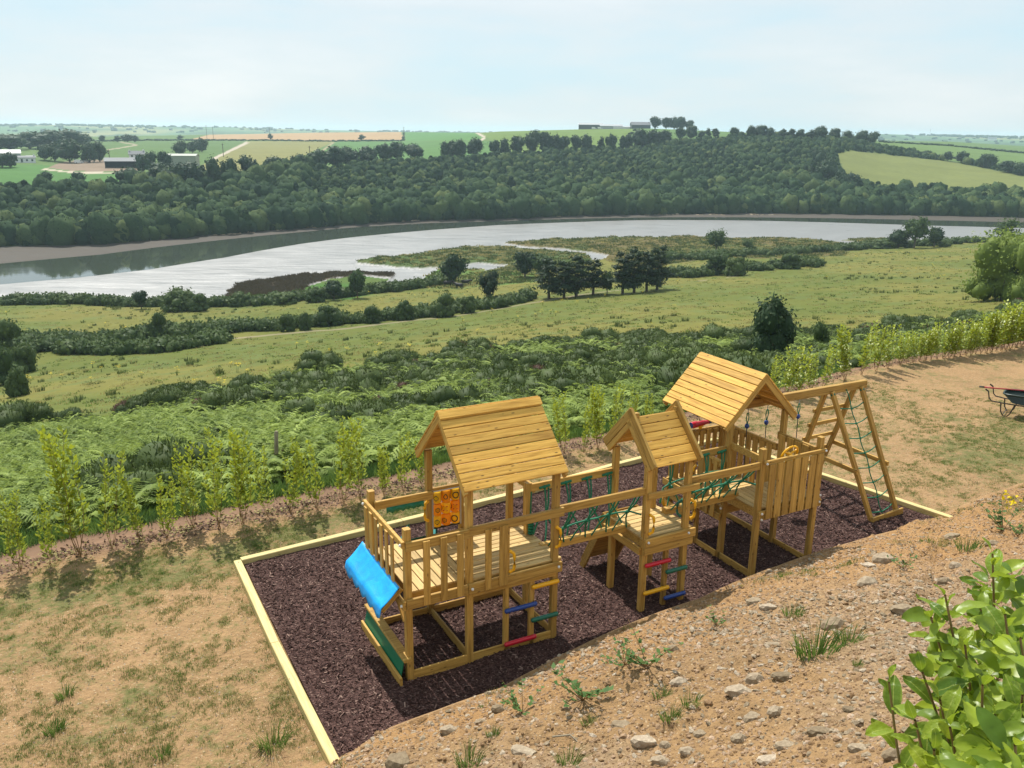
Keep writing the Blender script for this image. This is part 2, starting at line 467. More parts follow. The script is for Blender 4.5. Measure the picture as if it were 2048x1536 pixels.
M_glass = flat_mat('dark_window', (0.02, 0.025, 0.03), 0.15)
M_hide = flat_mat('black_hide', (0.012, 0.010, 0.010), 0.7)
# ---------------------------------------------------------------- terrain
ZW = -33.0                                   # water level
def line(pts):
    a, dd, zz = [], [], []
    for p in pts:
        az, td = azdep(p[0], p[1]); az = float(az); td = float(td)
        if p[2] == 'z': z = p[3]; d = (CAM_H - z) / td
        else: d = p[3]; z = CAM_H - d * td
        a.append(az); dd.append(d); zz.append(z)
    o = np.argsort(a)
    return np.array(a)[o], np.array(dd)[o], np.array(zz)[o]
def zl(z, pts): return line([(x, y, 'z', z) for x, y in pts])
def zv(pts): return line([(x, y, 'z', z) for x, y, z in pts])
def dv(pts): return line([(x, y, 'd', d) for x, y, d in pts])

AZ = np.concatenate([np.linspace(R(-85), R(-37.5), 24)[:-1], np.linspace(R(-37.5), R(37.5), 640), np.linspace(R(37.5), R(85), 24)[1:]])
NC = len(AZ)
def ev(l): return np.interp(AZ, l[0], l[1]), np.interp(AZ, l[0], l[2])

n_foot = (np.full(NC, 0.35), np.full(NC, 5.45))
n_b1 = ev(zv([(-300, 2300, 1.0), (0, 2100, 1.0), (650, 1660, 1.2), (1000, 1610, 1.6), (1400, 1570, 2.1), (1800, 1540, 3.0), (2048, 1500, 3.5), (2400, 1400, 3.6)]))
n_cr = ev(zv([(-300, 2000, .5), (0, 1900, .5), (400, 1690, .55), (600, 1570, .55), (700, 1512, .55), (780, 1458, .55), (870, 1424, .55), (1000, 1378, .55), (1100, 1325, .55),
              (1250, 1252, .55), (1400, 1197, .55), (1560, 1130, .5), (1700, 1085, .42), (1800, 1058, .28), (1885, 1032, .10), (2048, 968, .06), (2400, 850, .05)]))
n_toe = (n_cr[0] + 0.25 + 1.1 * np.clip(n_cr[1], 0, 1), np.zeros(NC))
hed = zl(0.0, [(-300, 1230), (0, 1128), (200, 1082), (400, 1045), (600, 1002), (760, 968), (900, 938), (1100, 897), (1250, 868), (1450, 812), (1600, 772), (1750, 728), (1900, 706), (2048, 684), (2400, 640)])
n_hed = ev(hed)
n_hed2 = (n_hed[0] + 1.6, np.full(NC, -0.35))
n_mead = ev(zl(-12.0, [(-300, 890), (0, 865), (150, 845), (300, 815), (450, 780), (600, 745), (750, 735), (900, 708), (1100, 688), (1300, 678), (1500, 672), (1700, 668), (1900, 640), (2048, 612), (2400, 570)]))
n_path = ev(zl(-25.0, [(-300, 760), (0, 728), (100, 712), (300, 692), (500, 672), (700, 655), (900, 633), (1000, 616), (1100, 598), (1250, 577), (1400, 562), (1600, 540), (1800, 526), (2048, 514), (2400, 500)]))
n_low = ev(zl(-31.0, [(-300, 625), (0, 618), (150, 616), (300, 620), (450, 616), (600, 598), (750, 584), (900, 570), (1000, 552), (1150, 538), (1400, 513), (1700, 506), (1900, 491), (2048, 484), (2400, 470)]))
n_shore = ev(zl(-32.9, [(-300, 610), (0, 604), (140, 602), (230, 608), (330, 607), (420, 604), (600, 590), (700, 577), (790, 565), (850, 560), (890, 553), (940, 546), (1000, 535), (1100, 524), (1200, 518), (1400, 503), (1680, 494), (1760, 487), (1900, 478), (2048, 471), (2400, 455)]))
n_c1 = ev(zl(-32.97, [(-300, 590), (0, 569), (150, 556), (300, 539), (450, 515), (600, 488), (700, 475), (850, 461), (1000, 450), (1150, 444), (1300, 440), (1500, 441), (1700, 446), (1850, 451), (2048, 456), (2400, 462)]))
n_c1b = (n_c1[0] + 2.0, np.full(NC, -34.0))
n_c2 = ev(zl(-32.97, [(-300, 560), (0, 527), (200, 509), (440, 480), (600, 464), (700, 455), (850, 446), (1000, 442), (1150, 437), (1300, 434.5), (1500, 434.5), (1700, 437), (1850, 440), (2048, 445), (2400, 450)]))
n_c2b = (np.maximum(n_c2[0] - 2.0, n_c1b[0] + 0.5), np.full(NC, -34.0))
n_fsh = ev(zl(-32.3, [(-300, 500), (0, 491), (200, 488), (400, 471), (600, 456), (700, 448), (850, 440), (1000, 437), (1150, 431), (1300, 428), (1500, 426), (1700, 428), (1900, 431), (2048, 434), (2400, 437)]))
n_wood = ev(dv([(-300, 375, 440), (0, 374, 450), (150, 378, 450), (300, 375, 450), (400, 368, 455), (520, 354, 475), (640, 338, 515), (800, 324, 570), (900, 318, 600), (1000, 310, 630), (1100, 306, 650), (1250, 298, 690),
                 (1400, 282, 740), (1500, 275, 760), (1650, 276, 780), (1700, 283, 790), (1760, 296, 800), (1900, 322, 780), (2048, 345, 740), (2400, 380, 720)]))
n_rid = ev(dv([(-300, 300, 1000), (0, 290, 1000), (200, 284, 1100), (500, 282, 1150), (800, 281, 1150), (900, 270, 1100), (1000, 263, 1050), (1150, 259, 1000), (1300, 257, 980), (1400, 261, 980), (1500, 266, 1000),
                (1650, 271, 1020), (1700, 276, 1050), (1760, 283, 1080), (1900, 291, 1080), (2048, 307, 1040), (2400, 330, 1000)]))
n_far = ev(dv([(-300, 280, 1500), (0, 276, 1600), (200, 273, 1600), (500, 268, 1650), (640, 265, 1650), (800, 264, 1550), (1000, 266, 1500), (1200, 262, 1500), (1400, 268, 1500), (1650, 276, 1500), (1760, 281, 1500), (1900, 283, 1600), (2048, 292, 1600), (2400, 300, 1600)]))
n_val = (n_far[0] + 900, np.minimum(n_far[1], -12) - 10)
n_dist = ev(dv([(-300, 248, 4300), (0, 251, 4300), (100, 250, 4300), (300, 253, 4300), (450, 254, 4400), (600, 259, 4500), (800, 263, 4500), (1200, 268, 4500), (1650, 274, 4500), (1760, 268, 4200), (1900, 272, 4300), (2048, 275, 4300), (2400, 280, 4300)]))
n_end = (n_dist[0] + 2500, np.full(NC, -30.0))

NODES = [n_foot, n_b1, n_cr, n_toe, n_hed, n_hed2, n_mead, n_path, n_low, n_shore, n_c1, n_c1b, n_c2b, n_c2, n_fsh, n_wood, n_rid, n_far, n_val, n_dist, n_end]
SEGN = ['upper', 'bank', 'bankback', 'terrace', 'hedge', 'bracken', 'meadow', 'lower', 'bankside', 'mud', 'chan', 'chan', 'chan', 'farmud', 'wood', 'fields', 'ridge', 'vale', 'hills', 'end']
ROWS = [50, 150, 24, 150, 10, 76, 76, 34, 20, 54, 3, 8, 3, 12, 62, 66, 18, 6, 16, 3]
KN = len(NODES)
XN = np.log(np.array([n[0] for n in NODES])); ZN = np.array([n[1] for n in NODES])
for k in range(1, KN): XN[k] = np.maximum(XN[k], XN[k - 1] + 1e-4)
# monotone slopes
H_ = XN[1:] - XN[:-1]; D_ = (ZN[1:] - ZN[:-1]) / H_
SL = np.zeros_like(ZN)
for k in range(1, KN - 1):
    a, b = D_[k - 1], D_[k]
    w1 = 2 * H_[k] + H_[k - 1]; w2 = H_[k] + 2 * H_[k - 1]
    with np.errstate(divide='ignore', invalid='ignore'):
        s = (w1 + w2) / (w1 / a + w2 / b)
    SL[k] = np.where(a * b > 0, s, 0)
SL[0] = D_[0]; SL[-1] = D_[-1]
rows_x, rows_z, rows_seg, rows_t = [], [], [], []
for k in range(KN - 1):
    n = ROWS[k]
    for i in range(n + (1 if k == KN - 2 else 0)):
        t = i / n
        h = H_[k]
        z = ((1 + 2 * t) * (1 - t) ** 2) * ZN[k] + (t * (1 - t) ** 2) * h * SL[k] + (t * t * (3 - 2 * t)) * ZN[k + 1] + (t * t * (t - 1)) * h * SL[k + 1]
        rows_x.append(XN[k] + t * h); rows_z.append(z); rows_seg.append(k); rows_t.append(t)
GD = np.exp(np.array(rows_x)); GZ = np.array(rows_z); GSEG = np.array(rows_seg); GT = np.array(rows_t)
NR = len(GSEG)
GX = GD * np.sin(AZ)[None, :]; GY = GD * np.cos(AZ)[None, :]
SEGI = {}
for k, s in enumerate(SEGN): SEGI.setdefault(s, []).append(k)
def seg(*names): return np.isin(GSEG, [k for n in names for k in SEGI[n]])[:, None] & np.ones((1, NC), bool)
PXX, PYY = to_px(GX, GY, GZ)

# marsh islands, relief
MARSH = {
    'reed': [(448, 602), (462, 580), (480, 570), (530, 561), (600, 551), (680, 546), (740, 545), (792, 549), (778, 556), (740, 553), (720, 553), (660, 560), (618, 570), (600, 592), (520, 603)],
    'green': [(598, 603), (612, 577), (655, 562), (720, 554), (778, 561), (772, 570), (745, 590), (700, 600)],
    'isle': [(709, 527), (722, 521), (745, 517), (800, 512), (840, 509), (870, 502), (940, 494), (1005, 493), (1040, 497), (1100, 502), (1170, 509), (1182, 516), (1190, 540), (1050, 545), (985, 543), (1015, 531), (960, 527), (920, 530), (880, 537), (820, 537), (760, 532), (725, 529)],
    'isle2': [(1008, 488), (1030, 484), (1100, 480), (1200, 476), (1330, 475), (1380, 473), (1470, 478), (1560, 477), (1640, 481), (1685, 487), (1700, 496), (1690, 512), (1400, 520), (1330, 530), (1240, 530), (1213, 520), (1214, 511), (1190, 507), (1110, 498), (1050, 494)],
    'spit': [(1683, 482), (1720, 477), (1790, 478), (1800, 488), (1720, 486)],
    'bank2': [(828, 574), (850, 556), (880, 540), (905, 540), (985, 540), (1015, 535), (1060, 525), (1100, 560), (900, 580)],
}
band = seg('mud', 'bankside', 'lower')
marsh = np.zeros((NR, NC), int)
for i, (k, poly) in enumerate(MARSH.items()):
    jx = PXX + 5 * (fbm(GX * .25, GY * .25, 3, 5) - .5); jy = PYY + 3 * (fbm(GX * .25, GY * .25, 3, 9) - .5)
    marsh[in_poly(jx, jy, poly) & band & (marsh == 0)] = i + 1
GZ = GZ + np.where((marsh > 0) & seg('mud'), 0.35 + 0.25 * fbm(GX * .2, GY * .2, 3, 2), 0)
nz = fbm(GX * .35, GY * .35, 4, 1) - .5
GZ += np.where(seg('bank', 'upper'), 0.30 * (fbm(GX * 1.1, GY * 1.1, 5, 21) - .5) * smooth(0, .2, GT)[:, None], 0)
GZ += np.where(seg('bank'), 0.14 * (fbm(GX * 2.6, GY * 2.6, 4, 22) - .5) + .07 * (fbm(GX * 9, GY * 9, 2, 24) - .5), 0)
tw = np.where(seg('terrace'), 1.0, 0)
GZ += tw * 0.03 * (fbm(GX * 1.5, GY * 1.5, 4, 31) - .5)
GZ += np.where(seg('bracken'), 0.9 * nz * smooth(0, .12, GT)[:, None] * smooth(0, .12, 1 - GT)[:, None], 0)
GZ += np.where(seg('meadow', 'lower'), 0.5 * (fbm(GX * .12, GY * .12, 3, 7) - .5), 0)
GZ += np.where(seg('wood', 'fields'), 2.0 * (fbm(GX * .02, GY * .02, 3, 8) - .5) * (np.minimum(GT, 1 - GT) * 4).clip(0, 1)[:, None], 0)
GZ += np.where(seg('mud'), 0.05 * (fbm(GX * .15, GY * .15, 4, 12) - .5), 0)
PXX, PYY = to_px(GX, GY, GZ)

# base colours (albedo)
GC = np.zeros((NR, NC, 3)); GM = np.zeros((NR, NC, 3))      # mask: r soil detail, g wet, b grass patches
def setc(mask, c, m=None):
    GC[mask] = c
    if m is not None: GM[mask] = m
big = fbm(GX * .045, GY * .045, 4, 41)[..., None]; mid = fbm(GX * .3, GY * .3, 4, 42)[..., None]
def mixn(a, b, f): return np.asarray(a) * (1 - f) + np.asarray(b) * f
setc(seg('upper', 'bank', 'bankback'), (0.34, 0.21, 0.105), (1, 0, 0.05))
gb = seg('bank', 'upper')
f_ = smooth(.35, .7, fbm(GX * .5 + 3, GY * .5, 4, 51))[..., None]
lipf = (smooth(.45, .85, GT)[:, None] * (GSEG == 1)[:, None])[..., None]
GC = np.where(gb[..., None], mixn(mixn((0.30, 0.185, 0.088), (0.29, 0.208, 0.128), f_), (0.35, 0.20, 0.085), .8 * lipf), GC)
setc(seg('terrace'), (0.338, 0.212, 0.107), (1, 0, 1.0))
# leaf litter strip along the planted edge
lit = (seg('terrace') & (GT[:, None] > .86) | seg('hedge'))
fl = smooth(.80, .97, GT)[:, None] * (GSEG == 3)[:, None] + (GSEG == 4)[:, None]
dist_h = n_hed[0][None, :] - GD
fl = smooth(.85, .25, dist_h + 0.5 * (fbm(GX * 2, GY * 2, 3, 77) - .5)) * seg('terrace') + seg('hedge') * (1 - GT[:, None])
GC = np.where((fl > 0)[..., None], mixn(GC, np.array((0.22, 0.135, 0.085)), fl[..., None]), GC)
GM[..., 2] *= (1 - np.clip(fl, 0, 1))
# greener belt in front of the saplings on the left
greenb = smooth(2.6, 1.5, dist_h) * smooth(.9, 1.5, dist_h) * smooth(1250, 300, PXX)
GM[..., 2] = np.where(seg('terrace'), GM[..., 2] * (0.86 + 1.3 * greenb + .9 * np.exp(-(((PXX - 2000) / 120) ** 2 + ((PYY - 895) / 45) ** 2))).clip(0, 1.28), GM[..., 2])
setc(seg('hedge') & (GT[:, None] > .4), (0.11, 0.15, 0.045), (.3, 0, .3))
GC = np.where(seg('bracken')[..., None], mixn((0.028, 0.045, 0.015), (0.055, 0.085, 0.028), mid), GC)
GC = np.where(seg('meadow', 'lower', 'bankside')[..., None], mixn(mixn((0.100, 0.118, 0.024), (0.152, 0.142, 0.034), smooth(.3, .7, big[..., 0])[..., None]), (0.105, 0.135, 0.04), 0.7 * smooth(.5, .8, mid[..., 0])[..., None]), GC)
GM[seg('meadow', 'lower', 'bankside')] = (0, 0, 0.0)
# track along the hedge
dpath = GD - n_path[0][None, :]
onp = (np.abs(dpath + 1.0 + 1.5 * (fbm(GX * .1, GY * .1, 2, 3) - .5)) < .9) & (PXX > 470) & (PXX < 1480)
setc(onp, (0.235, 0.195, 0.125)); setc((np.abs(dpath + 1.6) < .8) & (PXX <= 470) & (PXX > 50) & (fbm(GX * .1, GY * .1, 2, 6) > .45), (0.25, 0.22, 0.17))
setc((np.abs(dpath + 1.0) < .35) & (PXX > 470), (0.16, 0.17, 0.06))
setc(seg('mud', 'chan'), (0.165, 0.158, 0.148), (0, 1, 0))
setc(seg('farmud'), (0.062, 0.050, 0.038), (0, .16, 0))
mcol = {'reed': (0.085, 0.068, 0.045), 'green': (0.078, 0.115, 0.026), 'isle': (0.088, 0.090, 0.030), 'isle2': (0.115, 0.092, 0.034), 'spit': (0.14, 0.12, 0.06), 'bank2': (0.13, 0.16, 0.045)}
for i, k in enumerate(MARSH):
    mk = marsh == i + 1
    alt = mixn(mcol[k], np.array(mcol[k]) * (np.array((0.7, 1.05, 0.8)) if k != 'reed' else 0.75), smooth(.35, .65, fbm(GX * .09, GY * .09, 4, 61))[..., None])
    GC[mk] = alt[mk]; GM[mk] = 0
GC = np.where(seg('wood')[..., None], mixn((0.035, 0.06, 0.02), (0.075, 0.11, 0.035), mid), GC)
GC = np.where(seg('fields', 'ridge')[..., None], mixn((0.080, 0.135, 0.040), (0.11, 0.165, 0.048), big), GC)
GM[seg('wood', 'fields', 'ridge')] = 0
ftex = fbm(GX * .03, GY * .08, 3, 70)[..., None]
FIELDS = [
    ((0.085, 0.19, 0.045), [(-400, 330), (95, 330), (110, 336), (245, 345), (245, 385), (-400, 390)]),
    ((0.27, 0.20, 0.14), [(95, 336), (120, 325), (160, 320), (270, 320), (285, 340), (240, 344), (150, 342)]),
    ((0.105, 0.175, 0.05), [(30, 322), (160, 300), (215, 284), (350, 281), (492, 282), (470, 296), (420, 320), (390, 328), (280, 318)]),
    ((0.23, 0.22, 0.075), [(498, 282), (668, 283), (520, 352), (395, 345), (400, 332), (460, 303)]),
    ((0.43, 0.285, 0.15), [(380, 279), (420, 269), (640, 264.5), (804, 264), (806, 281), (660, 282), (500, 280)]),
    ((0.10, 0.20, 0.055), [(669, 284), (806, 283), (965, 282), (985, 282), (985, 312), (880, 318), (700, 322), (560, 345)]),
    ((0.10, 0.22, 0.06), [(812, 262), (950, 260), (970, 280), (812, 282)]),
    ((0.145, 0.215, 0.05), [(955, 262), (1150, 256), (1275, 254), (1262, 268), (1200, 303), (990, 306), (985, 282)]),
    ((0.11, 0.19, 0.055), [(1275, 254), (1480, 262), (1480, 275), (1262, 290)]),
    ((0.185, 0.205, 0.062), [(1672, 308), (1700, 301), (1800, 312), (1900, 323), (2048, 352), (2500, 420), (2500, 425), (2048, 402), (1900, 394), (1760, 390), (1705, 384), (1690, 345)]),
    ((0.13, 0.20, 0.055), [(1762, 284), (1900, 292), (2048, 307), (2400, 330), (2400, 390), (2048, 345), (1930, 318), (1830, 306), (1770, 299)]),
]
fw = seg('wood', 'fields', 'ridge')
for c, poly in FIELDS:
    mk = in_poly(PXX, PYY, poly) & fw
    GC[mk] = (np.asarray(c) * (0.70 + 0.20 * ftex))[mk]
def strip(pts, w, c):
    for (x1, y1), (x2, y2) in zip(pts[:-1], pts[1:]):
        L = math.hypot(x2 - x1, y2 - y1)
        t = ((PXX - x1) * (x2 - x1) + (PYY - y1) * (y2 - y1)) / L ** 2
        q = np.abs((PXX - x1) * (y2 - y1) - (PYY - y1) * (x2 - x1)) / L
        GC[(t >= 0) & (t <= 1) & (q < w) & fw] = c
strip([(496, 284), (462, 301), (420, 321)], 2.4, (0.40, 0.34, 0.27))
strip([(950, 263), (970, 275), (960, 282)], 2.2, (0.42, 0.36, 0.28))
strip([(240, 284), (275, 290), (215, 300)], 1.0, (0.28, 0.24, 0.16))
strip([(668, 284), (640, 305)], 1.5, (0.30, 0.24, 0.15))
strip([(85, 338), (150, 345), (240, 346)], 1.6, (0.42, 0.36, 0.27))
strip([(1890, 389), (1925, 390)], 1.1, (0.45, 0.40, 0.32))
fdc = mixn(mixn((0.085, 0.155, 0.06), (0.22, 0.22, 0.09), smooth(.4, .6, vnoise(GX * .004, GY * .0022, 81))[..., None]), (0.05, 0.09, 0.035), smooth(.55, .62, fbm(GX * .006, GY * .003, 3, 82))[..., None])
GC = np.where(seg('vale', 'hills', 'end')[..., None], fdc, GC); GM[seg('vale', 'hills', 'end')] = 0

def mixc_f(nt, a, b): return mth(nt, 'ADD', mth(nt, 'MULTIPLY', a, .45), mth(nt, 'MULTIPLY', b, .55))
def ground_mat():
    m, nt, b, out = new_mat('ground')
    geo = N(nt, 'ShaderNodeNewGeometry'); P = geo.outputs['Position']
    ac = N(nt, 'ShaderNodeAttribute', attribute_name='gcol'); am = N(nt, 'ShaderNodeAttribute', attribute_name='gmask')
    sp = N(nt, 'ShaderNodeSeparateColor'); nt.links.new(am.outputs['Color'], sp.inputs[0])
    soil, wet, gp = sp.outputs[0], sp.outputs[1], sp.outputs[2]
    n_fine = noise(nt, P, 14.0, 6, 0.65); n_mid = noise(nt, P, 1.6, 5, 0.6); n_big = noise(nt, P, 0.22, 5, 0.6)
    v = mth(nt, 'ADD', mth(nt, 'MULTIPLY', n_fine, mth(nt, 'MULTIPLY', soil, 1.1)), mth(nt, 'MULTIPLY', mth(nt, 'ADD', n_mid, n_big), 0.45))
    v = mth(nt, 'ADD', v, mth(nt, 'SUBTRACT', 0.55, mth(nt, 'MULTIPLY', soil, 0.52)))
    hv = N(nt, 'ShaderNodeHueSaturation'); nt.links.new(ac.outputs['Color'], hv.inputs['Color'])
    hvv = mth(nt, 'ADD', mth(nt, 'MULTIPLY', v, mth(nt, 'SUBTRACT', 1.0, wet)), wet)
    nt.links.new(hvv, hv.inputs['Value'])
    # pale grit in bare soil
    vo = N(nt, 'ShaderNodeTexVoronoi', feature='F1'); vo.inputs['Scale'].default_value = 22.0; nt.links.new(P, vo.inputs['Vector'])
    grit = mth(nt, 'MULTIPLY', mth(nt, 'LESS_THAN', vo.outputs['Distance'], 0.28), soil)
    sc = N(nt, 'ShaderNodeSeparateColor'); nt.links.new(vo.outputs['Color'], sc.inputs[0])
    grit = mth(nt, 'MULTIPLY', grit, mth(nt, 'GREATER_THAN', sc.outputs[0], 0.62))
    col = mixc(nt, mth(nt, 'MULTIPLY', grit, 0.6), hv.outputs[0], (0.58, 0.44, 0.27))
    # thin new grass in patches
    pn = mth(nt, 'ADD', mth(nt, 'MULTIPLY', mixc_f(nt, noise(nt, P, 0.9, 4, 0.6), noise(nt, P, 4.2, 5, 0.7)), 0.72), mth(nt, 'MULTIPLY', n_fine, 0.30))
    thr = mth(nt, 'SUBTRACT', 0.67, mth(nt, 'MULTIPLY', gp, 0.17))
    gf = N(nt, 'ShaderNodeMapRange'); nt.links.new(mth(nt, 'SUBTRACT', pn, thr), gf.inputs['Value']); gf.inputs['From Min'].default_value = -0.02; gf.inputs['From Max'].default_value = 0.09
    gfac = mth(nt, 'MULTIPLY', gf.outputs[0], mth(nt, 'MINIMUM', mth(nt, 'MULTIPLY', gp, 2.0), 0.85))
    col = mixc(nt, gfac, col, mixc(nt, n_fine, (0.065, 0.085, 0.024), (0.185, 0.195, 0.070)))
    # wet mud streaks
    mp = N(nt, 'ShaderNodeMapping'); mp.inputs['Rotation'].default_value = (0, 0, R(28)); mp.inputs['Scale'].default_value = (0.05, 0.35, 1); nt.links.new(P, mp.inputs['Vector'])
    ms = noise(nt, mp.outputs[0], 1.5, 6, 0.65, 0.3)
    col = mixc(nt, mth(nt, 'MULTIPLY', wet, mth(nt, 'MULTIPLY', ms, 0.9), True), col, (0.085, 0.072, 0.058))
    nt.links.new(col, b.inputs['Base Color'])
    rg = mth(nt, 'SUBTRACT', 0.92, mth(nt, 'MULTIPLY', wet, mth(nt, 'ADD', 0.36, mth(nt, 'MULTIPLY', ms, 0.42))))
    nt.links.new(rg, b.inputs['Roughness'])
    nt.links.new(mth(nt, 'ADD', 0.12, mth(nt, 'MULTIPLY', wet, 0.9)), b.inputs['Specular IOR Level'])
    nt.links.new(mth(nt, 'ADD', 1.45, mth(nt, 'MULTIPLY', wet, 0.5)), b.inputs['IOR'])
    hgt = mth(nt, 'ADD', mth(nt, 'MULTIPLY', n_fine, mth(nt, 'MULTIPLY', soil, 0.06)), mth(nt, 'MULTIPLY', grit, 0.012))
    hgt = mth(nt, 'ADD', hgt, mth(nt, 'MULTIPLY', mth(nt, 'MULTIPLY', n_mid, 0.06), mth(nt, 'SUBTRACT', 1.0, wet)))
    hgt = mth(nt, 'ADD', hgt, mth(nt, 'MULTIPLY', mth(nt, 'ADD', noise(nt, P, 1.1, 3), mth(nt, 'MULTIPLY', ms, 0.6)), mth(nt, 'MULTIPLY', wet, 0.16)))
    bump(nt, b, hgt, 1.0, 1.0)
    return m
M_ground = ground_mat()
idx = np.arange(NR * NC).reshape(NR, NC)
quads = np.stack([idx[:-1, :-1], idx[:-1, 1:], idx[1:, 1:], idx[1:, :-1]], -1).reshape(-1, 4)
me = mesh_np('ground', np.stack([GX, GY, GZ], -1).reshape(-1, 3), quads, M_ground, True)
a = me.attributes.new('gcol', 'FLOAT_COLOR', 'POINT'); a.data.foreach_set('color', np.concatenate([GC, np.ones((NR, NC, 1))], -1).astype(np.float32).ravel())
a = me.attributes.new('gmask', 'FLOAT_COLOR', 'POINT'); a.data.foreach_set('color', np.concatenate([GM, np.ones((NR, NC, 1))], -1).astype(np.float32).ravel())
tag(link('ground', me), 'valley ground from the bare earth bank down to the river and far fields', 'ground', kind='structure')

# river water in the channel
def water_mat():
    m, nt, b, out = new_mat('river_water')
    geo = N(nt, 'ShaderNodeNewGeometry')
    mp = N(nt, 'ShaderNodeMapping'); mp.inputs['Rotation'].default_value = (0, 0, R(28)); mp.inputs['Scale'].default_value = (0.5, 1.2, 1); nt.links.new(geo.outputs['Position'], mp.inputs['Vector'])
    b.inputs['Base Color'].default_value = (0.045, 0.055, 0.042, 1)
    n2 = noise(nt, mp.outputs[0], 0.02, 4, 0.6)
    rr = N(nt, 'ShaderNodeMapRange'); nt.links.new(n2, rr.inputs['Value']); rr.inputs['From Min'].default_value = 0.45; rr.inputs['From Max'].default_value = 0.7; rr.inputs['To Min'].default_value = 0.02; rr.inputs['To Max'].default_value = 0.14
    nt.links.new(rr.outputs[0], b.inputs['Roughness'])
    b.inputs['IOR'].default_value = 1.33
    bump(nt, b, noise(nt, mp.outputs[0], 0.9, 3), 0.12, 0.05)
    return m
M_water = water_mat()
ds = [(n_c1[0] - 6), (n_c1[0] + n_c2[0]) / 2, (n_c2[0] + 5)]
Vw = np.concatenate([np.stack([d * np.sin(AZ), d * np.cos(AZ), np.full(NC, ZW - 0.0)], -1) for d in ds])
i2 = np.arange(3 * NC).reshape(3, NC)
qw = np.stack([i2[:-1, :-1], i2[:-1, 1:], i2[1:, 1:], i2[1:, :-1]], -1).reshape(-1, 4)
tag(link('river', mesh_np('river', Vw, qw, M_water, True)), 'dark river channel between the mudflats', 'river', kind='structure')

# ---------------------------------------------------------------- placing on the terrain
def gcol_i(az): return int(np.clip(np.interp(az, AZ, np.arange(NC)), 0, NC - 1) + .5)
def gz(x, y):
    az = math.atan2(x, y); d = math.hypot(x, y)
    f = float(np.interp(az, AZ, np.arange(NC))); i = min(int(f), NC - 2); t = f - i
    return float((1 - t) * np.interp(d, GD[:, i], GZ[:, i]) + t * np.interp(d, GD[:, i + 1], GZ[:, i + 1]))
def on_ground(px, py, dmin=0.0):
    """first terrain point seen along the pixel's direction"""
    az, td = azdep(px, py); az, td = float(az), float(td)
    i = gcol_i(az)
    tdr = (CAM_H - GZ[:, i]) / GD[:, i]
    ok = np.where((tdr <= td) & (GD[:, i] > max(dmin, 1.0)))[0]
    k = ok[0] if len(ok) else NR - 5
    if k == 0: d = GD[0, i]
    else:
        a, b_ = tdr[k - 1], tdr[k]
        t = 0.5 if abs(a - b_) < 1e-9 else min(1, max(0, (a - td) / (a - b_)))
        d = GD[k - 1, i] + t * (GD[k, i] - GD[k - 1, i])
    x, y = d * math.sin(az), d * math.cos(az)
    return Vector((x, y, gz(x, y)))
_qa = None
def sample(mask, n, rng, dens=None):
    """n random points on terrain cells where mask (NR,NC) holds; weight by area x dens"""
    m = mask[:-1, :-1] & mask[1:, 1:]
    if not m.any(): return np.zeros((0, 3))
    d1 = GD[1:, :-1] - GD[:-1, :-1]; wdt = GD[:-1, :-1] * (AZ[1:] - AZ[:-1])[None, :]
    w = np.where(m, d1 * wdt, 0)
    if dens is not None: w = w * dens[:-1, :-1]
    w = w.ravel(); c = np.cumsum(w)
    k = np.searchsorted(c, rng.random(n) * c[-1]); k = np.minimum(k, len(w) - 1)
    r_, c_ = np.unravel_index(k, (NR - 1, NC - 1))
    u, v = rng.random(n), rng.random(n)
    def lerp(A): return (A[r_, c_] * (1 - u) + A[r_ + 1, c_] * u) * (1 - v) + (A[r_, c_ + 1] * (1 - u) + A[r_ + 1, c_ + 1] * u) * v
    return np.stack([lerp(GX), lerp(GY), lerp(GZ)], -1)
# ---------------------------------------------------------------- play area
PA = Matrix.Translation((-1.311, 9.974, 0.0)) @ Matrix.Rotation(R(28.202), 4, 'Z')
def PW(u, v, w=0.0): return PA @ Vector((u, v, w))

# mulch bed and its timber edging
BED = [(-1.30, -1.35), (11.05, -1.35), (9.82, 5.28), (-1.33, 4.16)]
def bed_v(u, s):   # s 0 front .. 1 back
    vb = np.interp(u, [-1.33, 4.18, 6.7, 9.82], [4.16, 4.58, 4.98, 5.28])
    return -1.35 + s * (vb + 1.35)
nu, nv = 150, 70
Vb = []
for j in range(nv + 1):
    s = j / nv
    for i in range(nu + 1):
        t = i / nu
        u = -1.30 + t * (11.05 + (9.82 - 11.05) * s + 1.30)
        v = float(bed_v(u, s))
        p = PW(u, v)
        Vb.append((p.x, p.y, 0.0))
Vb = np.array(Vb)
Vb[:, 2] = 0.035 + 0.07 * (fbm(Vb[:, 0] * 1.3, Vb[:, 1] * 1.3, 4, 15) - .5) + 0.03 * (fbm(Vb[:, 0] * 5, Vb[:, 1] * 5, 3, 16) - .5)
ii = np.arange((nu + 1) * (nv + 1)).reshape(nv + 1, nu + 1)
qb = np.stack([ii[:-1, :-1], ii[:-1, 1:], ii[1:, 1:], ii[1:, :-1]], -1).reshape(-1, 4)
